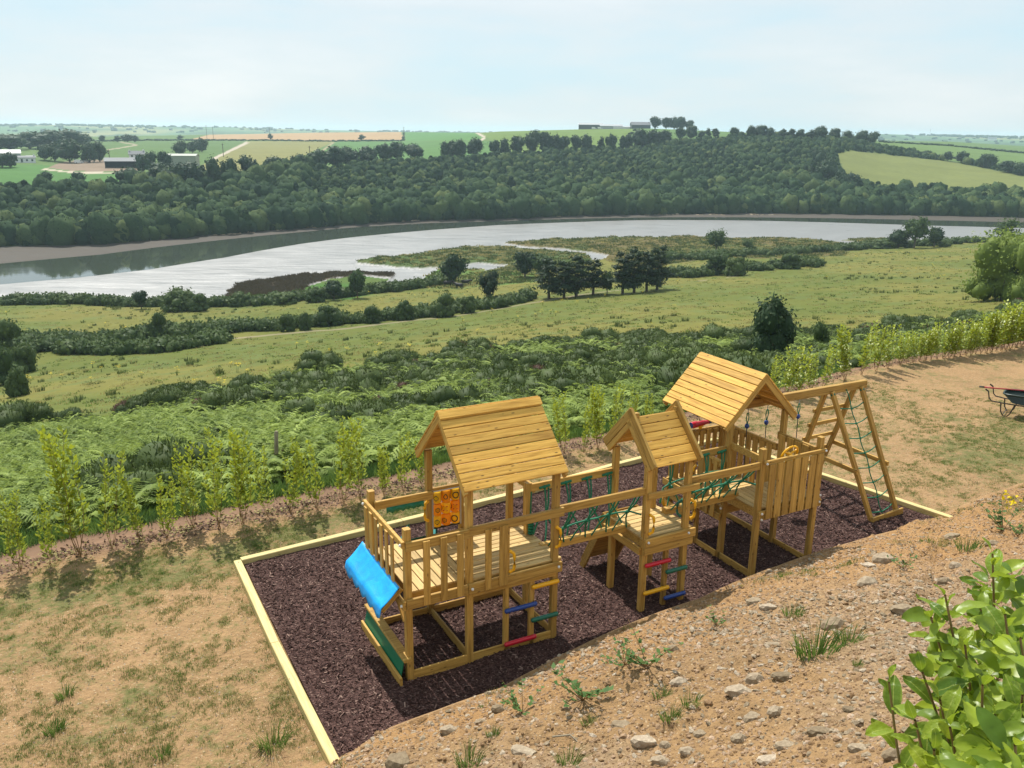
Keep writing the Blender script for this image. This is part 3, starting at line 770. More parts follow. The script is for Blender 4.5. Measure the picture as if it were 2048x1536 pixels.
def mulch_mat():
    m, nt, b, out = new_mat('bark_mulch')
    geo = N(nt, 'ShaderNodeNewGeometry'); P = geo.outputs['Position']
    vo = N(nt, 'ShaderNodeTexVoronoi', feature='F1'); vo.inputs['Scale'].default_value = 42.0
    mp = N(nt, 'ShaderNodeMapping'); mp.inputs['Scale'].default_value = (1, 2.2, 1); nt.links.new(P, mp.inputs['Vector']); nt.links.new(mp.outputs[0], vo.inputs['Vector'])
    sc = N(nt, 'ShaderNodeSeparateColor'); nt.links.new(vo.outputs['Color'], sc.inputs[0])
    c = ramp(nt, sc.outputs[0], [(0.0, (0.028, 0.014, 0.0115)), (0.6, (0.072, 0.038, 0.032)), (0.94, (0.135, 0.076, 0.063)), (1.0, (0.30, 0.20, 0.16))])
    n = noise(nt, P, 0.9, 4)
    hv = N(nt, 'ShaderNodeHueSaturation'); nt.links.new(c, hv.inputs['Color']); nt.links.new(mth(nt, 'ADD', 0.7, mth(nt, 'MULTIPLY', n, 0.6)), hv.inputs['Value'])
    nt.links.new(hv.outputs[0], b.inputs['Base Color']); b.inputs['Roughness'].default_value = 0.85; b.inputs['Specular IOR Level'].default_value = 0.12
    bump(nt, b, mth(nt, 'ADD', sc.outputs[1], noise(nt, P, 30, 3)), 0.9, 0.02)
    return m
M_mulch = mulch_mat()
tag(link('mulch_bed', mesh_np('mulch_bed', Vb, qb, M_mulch, True)), 'dark bark mulch bed under the wooden play structure', 'mulch', kind='structure')

edge_runs = [('pale timber sleeper edging along the short open side of the mulch bed', [(-1.38, -1.40), (-1.42, 1.5), (-1.40, 4.20)]),
             ('pale timber sleeper edging along the sapling side of the mulch bed', [(-1.34, 4.22), (1.6, 4.44), (4.18, 4.64), (6.7, 5.02), (9.86, 5.33)]),
             ('thin pale timber edging at the rope net end of the mulch bed', [(9.88, 5.26), (10.35, 2.64), (11.1, -1.2)])]
for lab, pts in edge_runs:
    t_ = empty('timber_edging', Matrix.Translation(PW(*pts[0])))
    tag(t_, lab, 'edging')
    PM = Matrix.Translation(PW(*pts[0]))
    for a_, b_ in zip(pts[:-1], pts[1:]):
        a3, b3 = PW(*a_, 0.055), PW(*b_, 0.055)
        dd = (b3 - a3).normalized() * 0.004
        board('sleeper', t_, PM, a3 + dd, b3 - dd, 0.12, 0.15, M_pale, ch=0.008)

play = empty('play_structure', PA)
tag(play, 'large wooden play structure of three roofed towers joined by rope bridges with a net frame', 'climbing frame')
I4 = Matrix.Identity(4)
def bd(name, p0, p1, w, t, mat=None, up=(0, 0, 1), par=None):
    return board(name, par or play, None, p0, p1, w, t, mat or M_wood, up)
def post(u, v, h, s=0.09, z0=-0.08, name='post'): return bd(name, (u, v, z0), (u, v, h), s, s, up=(0, 1, 0))

def gable(u0, u1, v0, v1, ze, zr, n, axis='u', over=0.0, proud=False, ridge_cap=True):
    """planked pitched roof; ridge along the given axis; planks lie along the ridge"""
    def P(a, c, z): return (a, c, z) if axis == 'u' else (c, a, z)
    a0, a1 = (u0, u1) if axis == 'u' else (v0, v1)
    c0, c1 = (v0, v1) if axis == 'u' else (u0, u1)
    cm = (c0 + c1) / 2
    fr = MB(); raf = []
    for a_ in (a0 + 0.03, a1 - 0.03):
        for c_ in (c0, c1):
            sg = 1 if c_ < cm else -1
            d = Vector((0, cm - c_, zr - ze)).normalized()
            nrm = Vector((0, -d.z * sg * sg, d.y)) if False else None
            pe, pr = Vector(P(a_, c_, ze)), Vector(P(a_, cm, zr))
            dirv = (pr - pe).normalized()
            side = Vector(P(1, 0, 0)) if axis == 'u' else Vector((0, 1, 0))
            side = Vector((1, 0, 0)) if axis == 'u' else Vector((0, 1, 0))
            nv_ = side.cross(dirv)
            if nv_.z < 0: nv_ = -nv_
            off = nv_ * (0.055 if proud else -0.062)
            ext = dirv * (0.10 if proud else -0.005)
            raf.append((pe + off - dirv * 0.02, pr + off + ext, 0.045, 0.13 if proud else 0.10, nv_))
            if proud: raf.append((pe - nv_ * 0.065, pr - nv_ * 0.065, 0.05, 0.09, nv_))
    fr.bar(P(a0 + .06, cm, zr - .12), P(a1 - .06, cm, zr - .12), .045, .09, M_wood)
    roof = fr.build('roof', play)
    for q0, q1, w_, t_, nv_ in raf: board('rafter', roof, None, q0, q1, w_, t_, M_wood, nv_)
    for c_ in (c0, c1):
        pe, pr = Vector((0, c_, ze)), Vector((0, cm, zr))
        L = (pr - pe).length; d = (pr - pe) / L
        nn = Vector((0, -d.z, d.y))
        if nn.z < 0: nn = -nn
        pw = L / n
        for k in range(n):
            m = pe + d * (pw * (k + .5))
            z_, cc = m.z, m.y
            q0, q1 = Vector(P(a0 + (0.055 if proud else 0), cc, z_)), Vector(P(a1 - (0.055 if proud else 0), cc, z_))
            up = Vector(P(0, nn.y, nn.z)) if axis == 'u' else Vector((nn.y, 0, nn.z))
            jit = random.uniform(-.0025, .0025)
            q0 = q0 + up * jit; q1 = q1 + up * jit
            b_ = board('plank', roof, None, q0, q1, pw - 0.010, 0.022, M_roofw, up)
    if ridge_cap:
        for c_ in (c0, c1):
            pe, pr = Vector((0, c_, ze)), Vector((0, cm, zr)); d = (pr - pe).normalized(); nn = Vector((0, -d.z, d.y))
            if nn.z < 0: nn = -nn
            m = pr - d * 0.06 + nn * 0.024
            up = Vector((0, nn.y, nn.z)) if axis == 'u' else Vector((nn.y, 0, nn.z))
            board('plank', roof, None, Vector(P(a0 - .005, m.y, m.z)), Vector(P(a1 + .005, m.y, m.z)), 0.12, 0.02, M_roofw, up)
    return roof

def railing(p0, p1, z_top, z_low, slats, sw=0.095, side=(0, -1, 0), top_h=0.125, low=True, s_top=None, s_low=None, outer=True):
    """top and bottom rail as the part, each slat a piece of it"""
    mb = MB(); p0, p1 = Vector((*p0, 0)), Vector((*p1, 0)); sd = Vector(side)
    a_, b_ = p0 + Vector((0, 0, z_top - top_h / 2)), p1 + Vector((0, 0, z_top - top_h / 2))
    o_ = sd * 0.068
    mb.bar(a_ + o_, b_ + o_, 0.045, top_h, M_wood, up=(0, 0, 1))
    r_ = mb.build('railing', play)
    if low: board('bottom_rail', r_, None, p0 + o_ + Vector((0, 0, z_low + .06)), p1 + o_ + Vector((0, 0, z_low + .06)), 0.045, 0.12, M_wood)
    d = (p1 - p0)
    for t in slats:
        q = p0 + d * t + sd * ((0.105) if outer else 0.032)
        jz = random.uniform(-.006, .006)
        board('slat', r_, None, q + Vector((0, 0, (s_low if s_low is not None else z_low + .02) + jz)), q + Vector((0, 0, (s_top if s_top is not None else z_top - .02) + jz)), sw, 0.022, M_wood, up=tuple(sd))
    return r_
def deck(u0, u1, v0, v1, z, along, n, fascia=True, fz=0.14):
    mb = MB()
    for v_ in (v0 + .035, v1 - .035): mb.bar((u0, v_, z - .03 - fz / 2), (u1, v_, z - .03 - fz / 2), 0.045, fz, M_wood)
    for u_ in (u0 + .035, u1 - .035): mb.bar((u_, v0 + .06, z - .03 - fz / 2), (u_, v1 - .06, z - .03 - fz / 2), 0.045, fz, M_wood)
    dk = mb.build('deck', play)
    for k in range(n):
        t0, t1 = k / n, (k + 1) / n; g = 0.006
        if along == 'u':
            va = v0 + (v1 - v0) * (t0 + t1) / 2
            board('deck_board', dk, None, (u0, va, z - .014), (u1, va, z - .014), (v1 - v0) / n - g * 2, 0.027, M_deckw)
        else:
            ua = u0 + (u1 - u0) * (t0 + t1) / 2
            board('deck_board', dk, None, (ua, v0, z - .014), (ua, v1, z - .014), (u1 - u0) / n - g * 2, 0.027, M_deckw)
    return dk
def handle(p, out, h=0.30, mat=None):
    p = Vector(p); o = Vector(out).normalized(); mb = MB()
    pts = [p + Vector((0, 0, h / 2)) + o * .0, p + Vector((0, 0, h / 2 - .03)) + o * .045, p + Vector((0, 0, h * .2)) + o * .055, p + Vector((0, 0, -h * .2)) + o * .055, p + Vector((0, 0, -h / 2 + .03)) + o * .045, p + Vector((0, 0, -h / 2))]
    mb.tube(pts, 0.022, mat or M_yel, 8)
    mb.ball(pts[0], .026, mat or M_yel, 8, 4); mb.ball(pts[-1], .026, mat or M_yel, 8, 4)
    return mb.build('handle', play)
def rung(p0, p1, mat):
    mb = MB(); p0, p1 = Vector(p0), Vector(p1)
    e_ = (p1 - p0).normalized() * .035; p0 = p0 - e_ + Vector((0, -.065, 0)); p1 = p1 + e_ + Vector((0, -.065, 0))
    n = 14; d = p1 - p0
    mb.tube([p0 + d * (i / n) for i in range(n + 1)], [0.036 if i % 2 else 0.031 for i in range(n + 1)], mat, 8)
    mb.ball(p0, .035, mat, 8, 4); mb.ball(p1, .035, mat, 8, 4)
    return mb.build('rung', play)
rnd = random.Random(5); random.seed(11)

# ---- first tower (with the blue awning)
DZ = 1.27
for (u, v, h) in ((0, 0, 2.20), (0, 1.35, 2.20), (0.87, 0, 2.66), (0.87, 1.35, 2.66), (2.19, 0, 2.66), (2.19, 1.35, 2.66), (2.24, 0.87, 2.08)): post(u, v, h)
post(1.43, 0.0, 2.0, 0.07); post(1.83, 0.0, 1.12, 0.07)
post(1.38, 1.35, 2.0, 0.07, z0=1.1)
gable(0.72, 2.26, -0.20, 1.50, 2.625, 3.44, 9)
deck(0.05, 0.91, 0.05, 1.42, DZ, 'v', 7)
deck(0.92, 2.30, -0.02, 1.46, DZ, 'u', 13)
bd('beam', (-0.04, -0.068, 1.165), (0.82, -0.068, 1.165), 0.045, 0.14)
bd('beam', (0.83, -0.070, 1.165), (2.27, -0.070, 1.165), 0.045, 0.15)
bd('beam', (0.90, -0.03, 1.08), (2.2, -0.03, 1.08), 0.045, 0.12)
railing((-0.04, 0), (0.85, 0), 2.04, 1.10, [.30, .57, .83], side=(0, -1, 0), low=False, s_low=1.12, s_top=2.02)
railing((0.84, 0), (2.28, 0), 2.06, 1.10, [.185], side=(0, -1, 0), low=False, s_low=1.12, s_top=2.0)
bd('slat', (1.335, -0.105, 1.12), (1.335, -0.105, 2.0), 0.13, 0.024, up=(0, -1, 0))
railing((0, 1.43), (0, -0.06), 2.05, 1.08, [.10, .235, .37, .51, .65, .79], side=(-1, 0, 0), top_h=.09, s_top=2.0, s_low=1.10)
railing((0.02, 1.35), (0.90, 1.35), 2.05, 1.1, [], side=(0, -1, 0), low=False)
railing((0.84, 1.40), (1.42, 1.40), 2.07, 1.1, [], side=(0, -1, 0), low=False)
bd('beam', (0.87, 1.28, 1.32), (1.42, 1.28, 1.32), 0.045, 0.08)
railing((2.23, 1.40), (2.26, 0.84), 2.04, 1.1, [.45], side=(1, 0, 0), low=False, s_low=1.15, s_top=2.0)
for a_, b_ in (((0.0, -0.02), (2.24, -0.02)), ((0.87, 0.05), (0.87, 1.3)), ((2.2, 0.05), (2.2, 1.3)), ((0.0, 1.36), (2.24, 1.36))):
    bd('ground_board', (*a_, 0.075), (*b_, 0.075), 0.03, 0.15)
for u_, v_ in ((0, 0), (0, 1.35)):
    s_ = 1 if v_ == 0 else -1
    bd('brace', (-0.02, v_ + s_ * .05, 0.86), (-0.02, v_ + s_ * .36, 1.12), 0.04, 0.07, up=(1, 0, 0))
rung((1.86, -.01, .95), (2.17, -.01, .95), M_yel); rung((1.86, -.01, .43), (2.17, -.01, .43), M_grn)
rung((1.44, -.01, .685), (1.82, -.01, .685), M_blu); rung((1.44, -.01, .165), (1.82, -.01, .165), M_red)
handle((1.43, -0.12, 1.46), (1, -.6, 0)); handle((2.19, -0.05, 1.62), (1, -.7, 0)); handle((0.83, 1.30, 1.74), (-1, -.2, 0), .30)
# counter under the awning
cb = MB(); cb.bar((-0.055, -0.10, .365), (-0.055, 1.48, .365), 0.12, 0.045, M_wood, ch=.008)
counter = cb.build('counter', play)
bd('ground_board', (-0.165, -0.12, .075), (-0.165, 1.46, .075), 0.035, 0.15)
gp = MB(); gp.bar((-0.115, -.03, .20), (-0.115, 1.43, .20), .012, .32, M_grnpanel, up=(.22, 0, 1), ch=.002); gp.build('green_panel', play)
# blue awning on its wooden bracket
def awning():
    nu_, nv_ = 10, 44; vs = []; fs = []
    for i in range(nu_ + 1):
        s = i / nu_
        for j in range(nv_ + 1):
            v = 1.49 - 1.46 * j / nv_
            u = -0.10 - 0.255 * min(s / .72, 1) - 0.02 * max(0, (s - .72) / .28)
            w = 1.385 - 0.245 * min(s / .72, 1)
            if s > .72: w -= (0.09 + 0.085 * abs(math.sin(v * math.pi / 0.29))) * (s - .72) / .28
            w += 0.012 * math.sin(v * 9 + s * 4) * math.sin(s * 3.1) - 0.028 * math.sin(min(s / .72, 1) * math.pi)
            vs.append((u, v, w))
    for i in range(nu_):
        for j in range(nv_):
            k = i * (nv_ + 1) + j
            fs.append((k, k + 1, k + nv_ + 2, k + nv_ + 1))
    mb = MB(); mb.add(vs, fs, M_tarp, True)
    return mb.build('awning', play)
awn = awning()
sm = awn.modifiers.new('thickness', 'SOLIDIFY'); sm.thickness = 0.004
for v_ in (0.04, 1.45):
    bd('awning_bracket', (-0.06, v_ + (.03 if v_ < 1 else -.03), 1.335), (-0.33, v_ + (.03 if v_ < 1 else -.03), 1.075), 0.03, 0.06, up=(0.7, 0, -0.7))
bd('awning_rail', (-0.085, 0.03, 1.345), (-0.085, 1.47, 1.345), 0.035, 0.035)
# scalloped green cloth hung under the back rail
gv = MB(); vs = []; fs = []
for j in range(57):
    u = 0.19 + 0.56 * j / 56; vs += [(u, 1.255, 1.94), (u, 1.245 + .01 * math.sin(u * 40), 1.845 + 0.022 * abs(math.sin((u - .19) * math.pi / .08)))]
for j in range(56): fs.append((2 * j, 2 * j + 2, 2 * j + 3, 2 * j + 1))
gv.add(vs, fs, M_grnpanel, True); gvo = gv.build('green_valance', play)
gvo.modifiers.new('thickness', 'SOLIDIFY').thickness = 0.004
# slide going down on the sapling side
sl = MB(); vs = []; fs = []
prof = [(-.24, .16), (-.225, .02), (-.19, 0), (.19, 0), (.225, .02), (.24, .16), (.205, .17), (.20, .04), (-.20, .04), (-.205, .17)]
NSL = 14
for i in range(NSL + 1):
    t = i / NSL; v = 1.38 + 1.62 * t
    w = 1.22 - 1.16 * (t if t < .85 else .85 + (t - .85) * .35) / .9 + (0.03 if i == 0 else 0)
    if t < .07: w = 1.24
    for (a_, b_) in prof: vs.append((0.78 + a_, v, w + b_ * (1.9 if t < .14 else 1.5 if t < .28 else 1)))
np_ = len(prof)
for i in range(NSL):
    for k in range(np_):
        k2 = (k + 1) % np_
        fs.append((i * np_ + k, i * np_ + k2, (i + 1) * np_ + k2, (i + 1) * np_ + k))
sl.add(vs, fs, M_teal, True)
sl.build('slide', play)
# noughts and crosses panel: frame with nine turning cylinders
tt = MB()
for w_ in (1.475, 1.66, 1.845, 2.02): tt.tube([(0.90, 1.30, w_), (1.345, 1.30, w_)], 0.010, M_white, 6)
tt.box((1.12, 1.335, 1.445), (.44, .03, .05), M_ink)
for u_ in (0.905, 1.34): tt.box((u_, 1.30, 1.745), (.02, .05, .60), M_zinc)
panel = tt.build('game_panel', play)
def cyl_mesh(kind, body):
    mb = MB(); r, h = 0.068, 0.166; n = 16
    mb.tube([(0, 0, -h / 2), (0, 0, -h / 2 + .008), (0, 0, h / 2 - .008), (0, 0, h / 2)], [r * .9, r, r, r * .9], body, n)
    def cp(a, z, e=.0025): return (math.sin(a) * (r + e), -math.cos(a) * (r + e), z)
    def stroke(pts, mat, wd=.015):
        for (a0, z0), (a1, z1) in zip(pts[:-1], pts[1:]):
            dx, dz = (a1 - a0) * r, z1 - z0; L = math.hypot(dx, dz) or 1
            ox, oz = -dz / L * wd / 2 / r, dx / L * wd / 2
            mb.add([cp(a0 - ox, z0 - oz), cp(a1 - ox, z1 - oz), cp(a1 + ox, z1 + oz), cp(a0 + ox, z0 + oz)], [(0, 1, 2, 3)], mat)
    def ring(ac, rz, ra, mat, wd=.011, n_=14, drop=False):
        pts = []
        for k in range(n_ + 1):
            t = 2 * math.pi * k / n_
            x = math.sin(t) * ra; z = math.cos(t) * rz
            if drop and z > 0: x *= (1 - .75 * z / rz); z *= 1.25
            pts.append((ac + x, z))
        stroke(pts, mat, wd)
    def blob(ac):
        for s in range(7):
            z = -.034 + .0113 * s; hw = math.sqrt(max(0, .036 ** 2 - z * z)) / r
            mb.add([cp(ac - hw, z - .006), cp(ac + hw, z - .006), cp(ac + hw, z + .0055), cp(ac - hw, z + .0055)], [(0, 1, 2, 3)], M_ink)
        stroke([(ac - .12, .012), (ac + .12, .012)], body, .008)
        stroke([(ac - .18, -.016), (ac + .18, -.016)], body, .006)
    if kind == 'o': ring(0.0, .046, .66, M_ink, .017)
    elif kind == 'x':
        stroke([(-.45, .038), (.45, -.038)], M_inkred, .019); stroke([(-.45, -.038), (.45, .038)], M_inkred, .019); ring(-1.25, .036, .5, M_ink)
    elif kind == 'drop': ring(-.05, .034, .45, M_ink, drop=True); blob(1.35)
    elif kind == 'face': blob(0.05)
    elif kind == 'half': blob(-.55); stroke([(.85, .03), (1.05, 0), (.85, -.034)], M_inkred, .011)
    return mb.mesh('cylinder')
grid = [['face', 'drop', 'o'], ['face', 'x', 'x'], ['face', 'half', 'o']]
for r_ in range(3):
    for c_ in range(3):
        o_ = link('cylinder', cyl_mesh(grid[r_][c_], M_amber if (r_ + c_) % 2 == 0 else M_orange), panel, Matrix.Translation((0.97 + .145 * c_, 1.30, 1.935 - .185 * r_)) @ Matrix.Rotation(R(-23 + 10 * ((r_ * 2 + c_) % 3 - 1)), 4, 'Z'))

# ---- middle tower
for (u, v, h) in ((3.75, 0, 2.42), (4.50, 0, 2.42), (3.75, 0.82, 2.42), (4.50, 0.82, 2.42)): post(u, v, h)
post(4.165, 0.0, 1.0, 0.07)
deck(3.70, 4.62, -0.02, 0.95, 1.25, 'u', 8)
bd('beam', (3.70, -0.072, 1.185), (4.64, -0.072, 1.185), 0.05, 0.13)
bd('beam', (3.70, -0.066, 1.05), (4.60, -0.066, 1.05), 0.045, 0.12)
bd('beam', (3.68, 0.0, 1.03), (3.68, 0.95, 1.03), 0.045, 0.12)
gable(3.66, 4.56, -0.16, 0.98, 2.40, 3.0, 6, proud=True, ridge_cap=False)
for u_ in (3.72, 4.50): bd('ridge_stub', (u_ - .01, .41, 3.03), (u_ + .10, .41, 3.03), .07, .07)
railing((3.72, 0), (4.66, 0), 1.975, 1.1, [], side=(0, -1, 0), low=False, top_h=.10)
rung((3.79, -.02, .815), (4.14, -.02, .815), M_red); rung((4.19, -.02, .617), (4.47, -.02, .617), M_grn)
rung((3.79, -.02, .355), (4.14, -.02, .355), M_yel); rung((4.19, -.02, .173), (4.47, -.02, .173), M_blu)
handle((3.79, -0.06, 1.47), (1, -.6, 0)); handle((4.56, -0.05, 1.56), (1, -.7, 0))
gh = handle((4.44, 0.05, 1.55), (-.3, .4, 0), .24, M_grn)
# leaning climbing ramp behind
rp = MB()
for u_ in (3.72, 4.36): rp.bar((u_, .96, 1.20), (u_, 1.62, -0.02), 0.045, 0.12, M_wood, up=(0, 1, .5))
ramp_o = rp.build('climbing_ramp', play)
for k in range(8):
    t = (k + .5) / 8.6
    p = Vector((0, .98 + .62 * t, 1.20 - 1.16 * t))
    board('ramp_board', ramp_o, None, (3.70, p.y + .055, p.z + .03), (4.38, p.y + .055, p.z + .03), 0.158, 0.022, M_wood, up=(0, .88, .47))

# ---- far tower with lookout deck
D3, D3b = 1.27, 1.0
for (u, v, h) in ((5.97, 0, 2.28), (7.23, 0, 2.28), (6.0, 0.80, 2.52), (7.2, 0.80, 2.52), (6.0, 2.22, 2.52), (7.2, 2.22, 2.52)): post(u, v, h)
post(5.95, 1.40, 1.85, .07)
deck(5.94, 7.27, -0.02, 0.76, D3, 'v', 12)
deck(5.94, 7.27, 0.77, 2.27, D3b, 'u', 14)
bd('beam', (5.93, -0.068, 1.16), (7.28, -0.068, 1.16), 0.045, 0.14)
gable(5.80, 7.40, 0.70, 2.36, 2.43, 3.24, 9, axis='v', ridge_cap=False)
railing((5.96, 0), (7.30, 0), 2.09, 1.08, [.115, .245, .375, .505, .635, .765, .89], side=(0, -1, 0), top_h=.06, s_top=2.035, s_low=1.10, sw=.135, low=True)
railing((7.23, 0.02), (7.23, 0.86), 2.11, 1.1, [.22, .42, .62, .85], side=(-1, 0, 0), s_low=1.15, low=False, sw=.14)
railing((7.20, 0.84), (7.20, 2.24), 1.90, .82, [.10, .22, .34, .46, .58, .70, .82, .94], side=(-1, 0, 0), sw=.125, s_top=1.86)
railing((5.96, 2.22), (7.22, 2.22), 1.86, .82, [.05, .15, .26, .37, .48, .6, .72, .84, .95], side=(0, -1, 0), sw=.10, s_top=1.83)
railing((5.98, 0.78), (5.98, 1.43), 1.80, .74, [.25, .5, .76], side=(-1, 0, 0), s_top=1.76)
railing((5.97, 0.0), (5.97, 0.82), 2.12, 1.1, [], side=(1, 0, 0), low=False, top_h=.11)
bd('ground_board', (5.97, 0.0, .07), (5.97, 0.80, .07), .03, .14); bd('ground_board', (7.2, 0.05, .07), (7.2, 2.2, .07), .03, .14)
bd('ground_board', (5.95, .85, .07), (5.95, 2.2, .07), .03, .14)
cw = MB(); cw.bar((5.90, 1.43, .5), (5.90, 1.43, 1.0), .04, .05, M_wood, up=(0, 1, 0)); cw.bar((5.90, 2.2, 0), (5.90, 2.2, 1.0), .04, .05, M_wood, up=(0, 1, 0)); cwo = cw.build('climbing_wall', play)
for k in range(5):
    z = .12 + k * .20
    board('wall_board', cwo, None, (5.865, 1.40, z), (5.865, 2.28, z), .13, .022, M_wood, up=(1, 0, 0))
for k, (v_, z_, m_) in enumerate(((1.62, .72, M_red), (1.95, .5, M_yel), (1.55, .3, M_blu), (2.0, .9, M_grn), (1.75, .93, M_red))):
    g = MB(); g.ball((5.835, v_, z_), .05, m_, 8, 5, (.6, 1, .8)); g.build('climbing_hold', play)
handle((5.9, 1.46, 1.35), (-1, 0, 0), .28); handle((5.83, 2.12, .62), (-1, 0, 0), .28)
# steering wheel on the lookout rail
stw = MB()
SC_ = Vector((6.58, 0.03, 2.07)); ax_ = Vector((0, .94, .34)).normalized(); e1 = Vector((1, 0, 0)); e2 = ax_.cross(e1)
stw.tube([SC_ + .165 * (math.cos(t) * e1 + math.sin(t) * e2) for t in [2 * math.pi * k / 20 for k in range(21)]], .018, M_yel, 8, caps=False)
for k in range(3):
    t = R(90 + 120 * k); stw.tube([SC_, SC_ + .155 * (math.cos(t) * e1 + math.sin(t) * e2)], .016, M_yel, 6)
stw.tube([SC_ + ax_ * .03, SC_ - ax_ * .12], .035, M_yel, 10)
stw.build('steering_wheel', play)
# red telescope on the back rail
tl = MB(); d_ = Vector((1, .0, .03)).normalized(); p_ = Vector((6.32, 2.15, 1.95))
tl.tube([p_, p_ + d_ * .02, p_ + d_ * .12, p_ + d_ * .125, p_ + d_ * .30, p_ + d_ * .305, p_ + d_ * .40], [.055, .062, .062, .050, .048, .040, .036], M_red, 12)
tl.tube([p_ + d_ * .40, p_ + d_ * .45], .040, M_blu, 12)
tl.tube([p_ - d_ * .004, p_ + d_ * .0], .057, M_blu, 12)
tl.tube([p_ + d_ * .22 + Vector((0, 0, -.04)), p_ + d_ * .22 + Vector((0, 0, -.10))], .03, M_yel, 8); tl.tube([p_ + d_ * .22 + Vector((-.05, 0, -.045)), p_ + d_ * .22 + Vector((.05, 0, -.045))], .03, M_yel, 8)
tl.build('telescope', play)

for (u_, v_, w_) in ((5.99, -.10, 2.05), (7.27, -.10, 2.06), (5.98, -.10, 1.20), (5.98, -.10, 1.10), (7.25, -.10, 1.28), (7.25, -.10, 1.16), (0.0 - .10, -.03, 2.0), (-.10, 1.40, 2.0), (-.10, -.03, 1.14), (5.93, 1.43, 1.62), (5.93, 1.43, 1.5), (5.93, .79, .95), (0.87, -.115, 1.18), (2.2, -.118, 1.19), (3.75, -.105, 1.2), (4.5, -.105, 1.2)):
    g = MB(); g.ball((u_, v_, w_), .021, M_white, 8, 5); g.build('bolt_cap', play)
# ---- rope bridges: one balance beam, two rails, green rope sides
def bridge(u0, u1, v_b, z_b, zr, v_back=.85):
    bd('beam', (u0 - .02, v_b, z_b - .055), (u1 + .06, v_b, z_b - .055), .10, .11)
    bd('rail', (u0 - .0, .0, zr - .06), (u1 + .0, .0, zr - .06), .045, .12)
    bd('rail', (u0 - .0, v_back, zr - .06), (u1 + .0, v_back, zr - .06), .045, .12)
    mb = MB(); n = 4; r = .0125
    for v_r, sgn in ((.0, 1), (v_back, -1)):
        vm_ = v_r + (v_b - v_r) * .42
        def mid(t): return Vector((u0 + (u1 - u0) * t, vm_ + .03 * math.sin(t * 9), z_b + .30 + .10 * math.sin(math.pi * t) - .06 * (1 - t)))
        pts = [Vector((u0 + .02, v_r + .12 * sgn, z_b + .02))] + [mid(.06 + .88 * k / 14) for k in range(15)] + [Vector((u1 - .02, v_r + .05 * sgn, z_b + .32))]
        mb.tube(pts, .0145, M_rope, 6)
        for k in range(n):
            t = (k + .6) / n; m_ = mid(t)
            top = Vector((u0 + (u1 - u0) * (t + .02), v_r + .03 * sgn, zr - .08)); 
            mb.tube([top, (top + m_) / 2 + Vector((.012, 0, 0)), m_], r, M_rope, 6)
            mb.tube([top + Vector((.07, 0, -.02)), (top + m_) / 2 + Vector((.055, 0, -.03)), m_ + Vector((.015, 0, 0))], r, M_rope, 6)
            mb.tube([top - Vector((.09, 0, 0)), top + Vector((.09, 0, 0.015))], .02, M_rope, 6)
            for dx in (-.13, .13): mb.tube([m_, Vector((m_.x + dx * .5, (m_.y + v_b) / 2, (m_.z + z_b) / 2 - .01)), Vector((m_.x + dx, v_b - .05 * sgn, z_b - .03))], r, M_rope, 6)
            mb.ball(m_, .03, M_rope, 6, 4); mb.ball(top, .033, M_rope, 6, 4)
    return mb.build('rope_net', play)
bridge(2.24, 3.72, .45, 1.285, 2.06)
bridge(4.54, 5.96, .55, 1.34, 2.06, .82)
coil = MB()
for k in range(5): coil.tube([(2.26 + .03 * math.cos(t), .80 + .03 * math.sin(t), 1.30 + .045 * k) for t in [2 * math.pi * q / 8 for q in range(9)]], .02, M_rope, 6, caps=False)
coil.tube([(2.26, .82, 1.5), (2.27, .83, 1.95)], .013, M_rope, 6); coil.build('rope_end', play)

# ---- swing beam and net frame
SV, SZ = 1.50, 2.52
bd('swing_beam', (6.9, SV, SZ - .075), (9.98, SV, SZ - .075), .09, .15)
def leg(p0, p1): return bd('leg', p0, p1, .08, .08, up=(1, 0, 0))
legs = [((9.02, SV - .07, SZ - .10), (9.53, .60, 0.02)), ((9.80, SV - .07, SZ - .10), (10.30, .66, 0.02)), ((9.02, SV + .07, SZ - .10), (9.45, 2.62, -.03)), ((9.80, SV + .07, SZ - .10), (10.20, 2.66, -.03))]
for a_, b_ in legs: leg(a_, b_)
bd('foot_board', (9.48, .56, .07), (10.40, .62, .07), .045, .12)
def lerp3(a_, b_, t): return Vector(a_).lerp(Vector(b_), t)
for t in (.20, .34, .48, .62, .76, .88):
    p_, q_ = lerp3(*legs[2], t), lerp3(*legs[3], t)
    bd('ladder_step', p_ + Vector((-.08, .045, 0)), q_ + Vector((.05, .045, 0)), .04, .07)
for a_, b_, dx in ((legs[0], legs[2], -.06), (legs[1], legs[3], .06)):
    p_, q_ = lerp3(*a_, .60), lerp3(*b_, .57)
    bd('brace', p_ + Vector((dx, -.08, 0)), q_ + Vector((dx, .08, 0)), .035, .09)
net = MB()
def npnt(s, t): return lerp3(lerp3(*legs[0], t), lerp3(*legs[1], t), s) + Vector((0, .02, 0))
for k in range(8):
    t = .13 + .115 * k
    net.tube([npnt(.04, t), npnt(.28, t + .012), npnt(.5, t + .022), npnt(.75, t + .010), npnt(.97, t - .012)], .011, M_rope, 6)
    net.ball(npnt(.5, t + .02), .024, M_rope, 6, 4)
net.tube([npnt(.5, .0 + k * .05) + Vector((.02 * math.sin(k * 1.3), 0, 0)) for k in range(21)], .011, M_rope, 6)
net.tube([npnt(.03, k * .05) + Vector((-.03, -.03, .012 * math.sin(k * 2))) for k in range(21)], .011, M_rope, 6)
for (a_, b_) in legs: net.ball(lerp3(a_, b_, .02), .05, M_grn, 8, 5)
net.build('climbing_net', play)

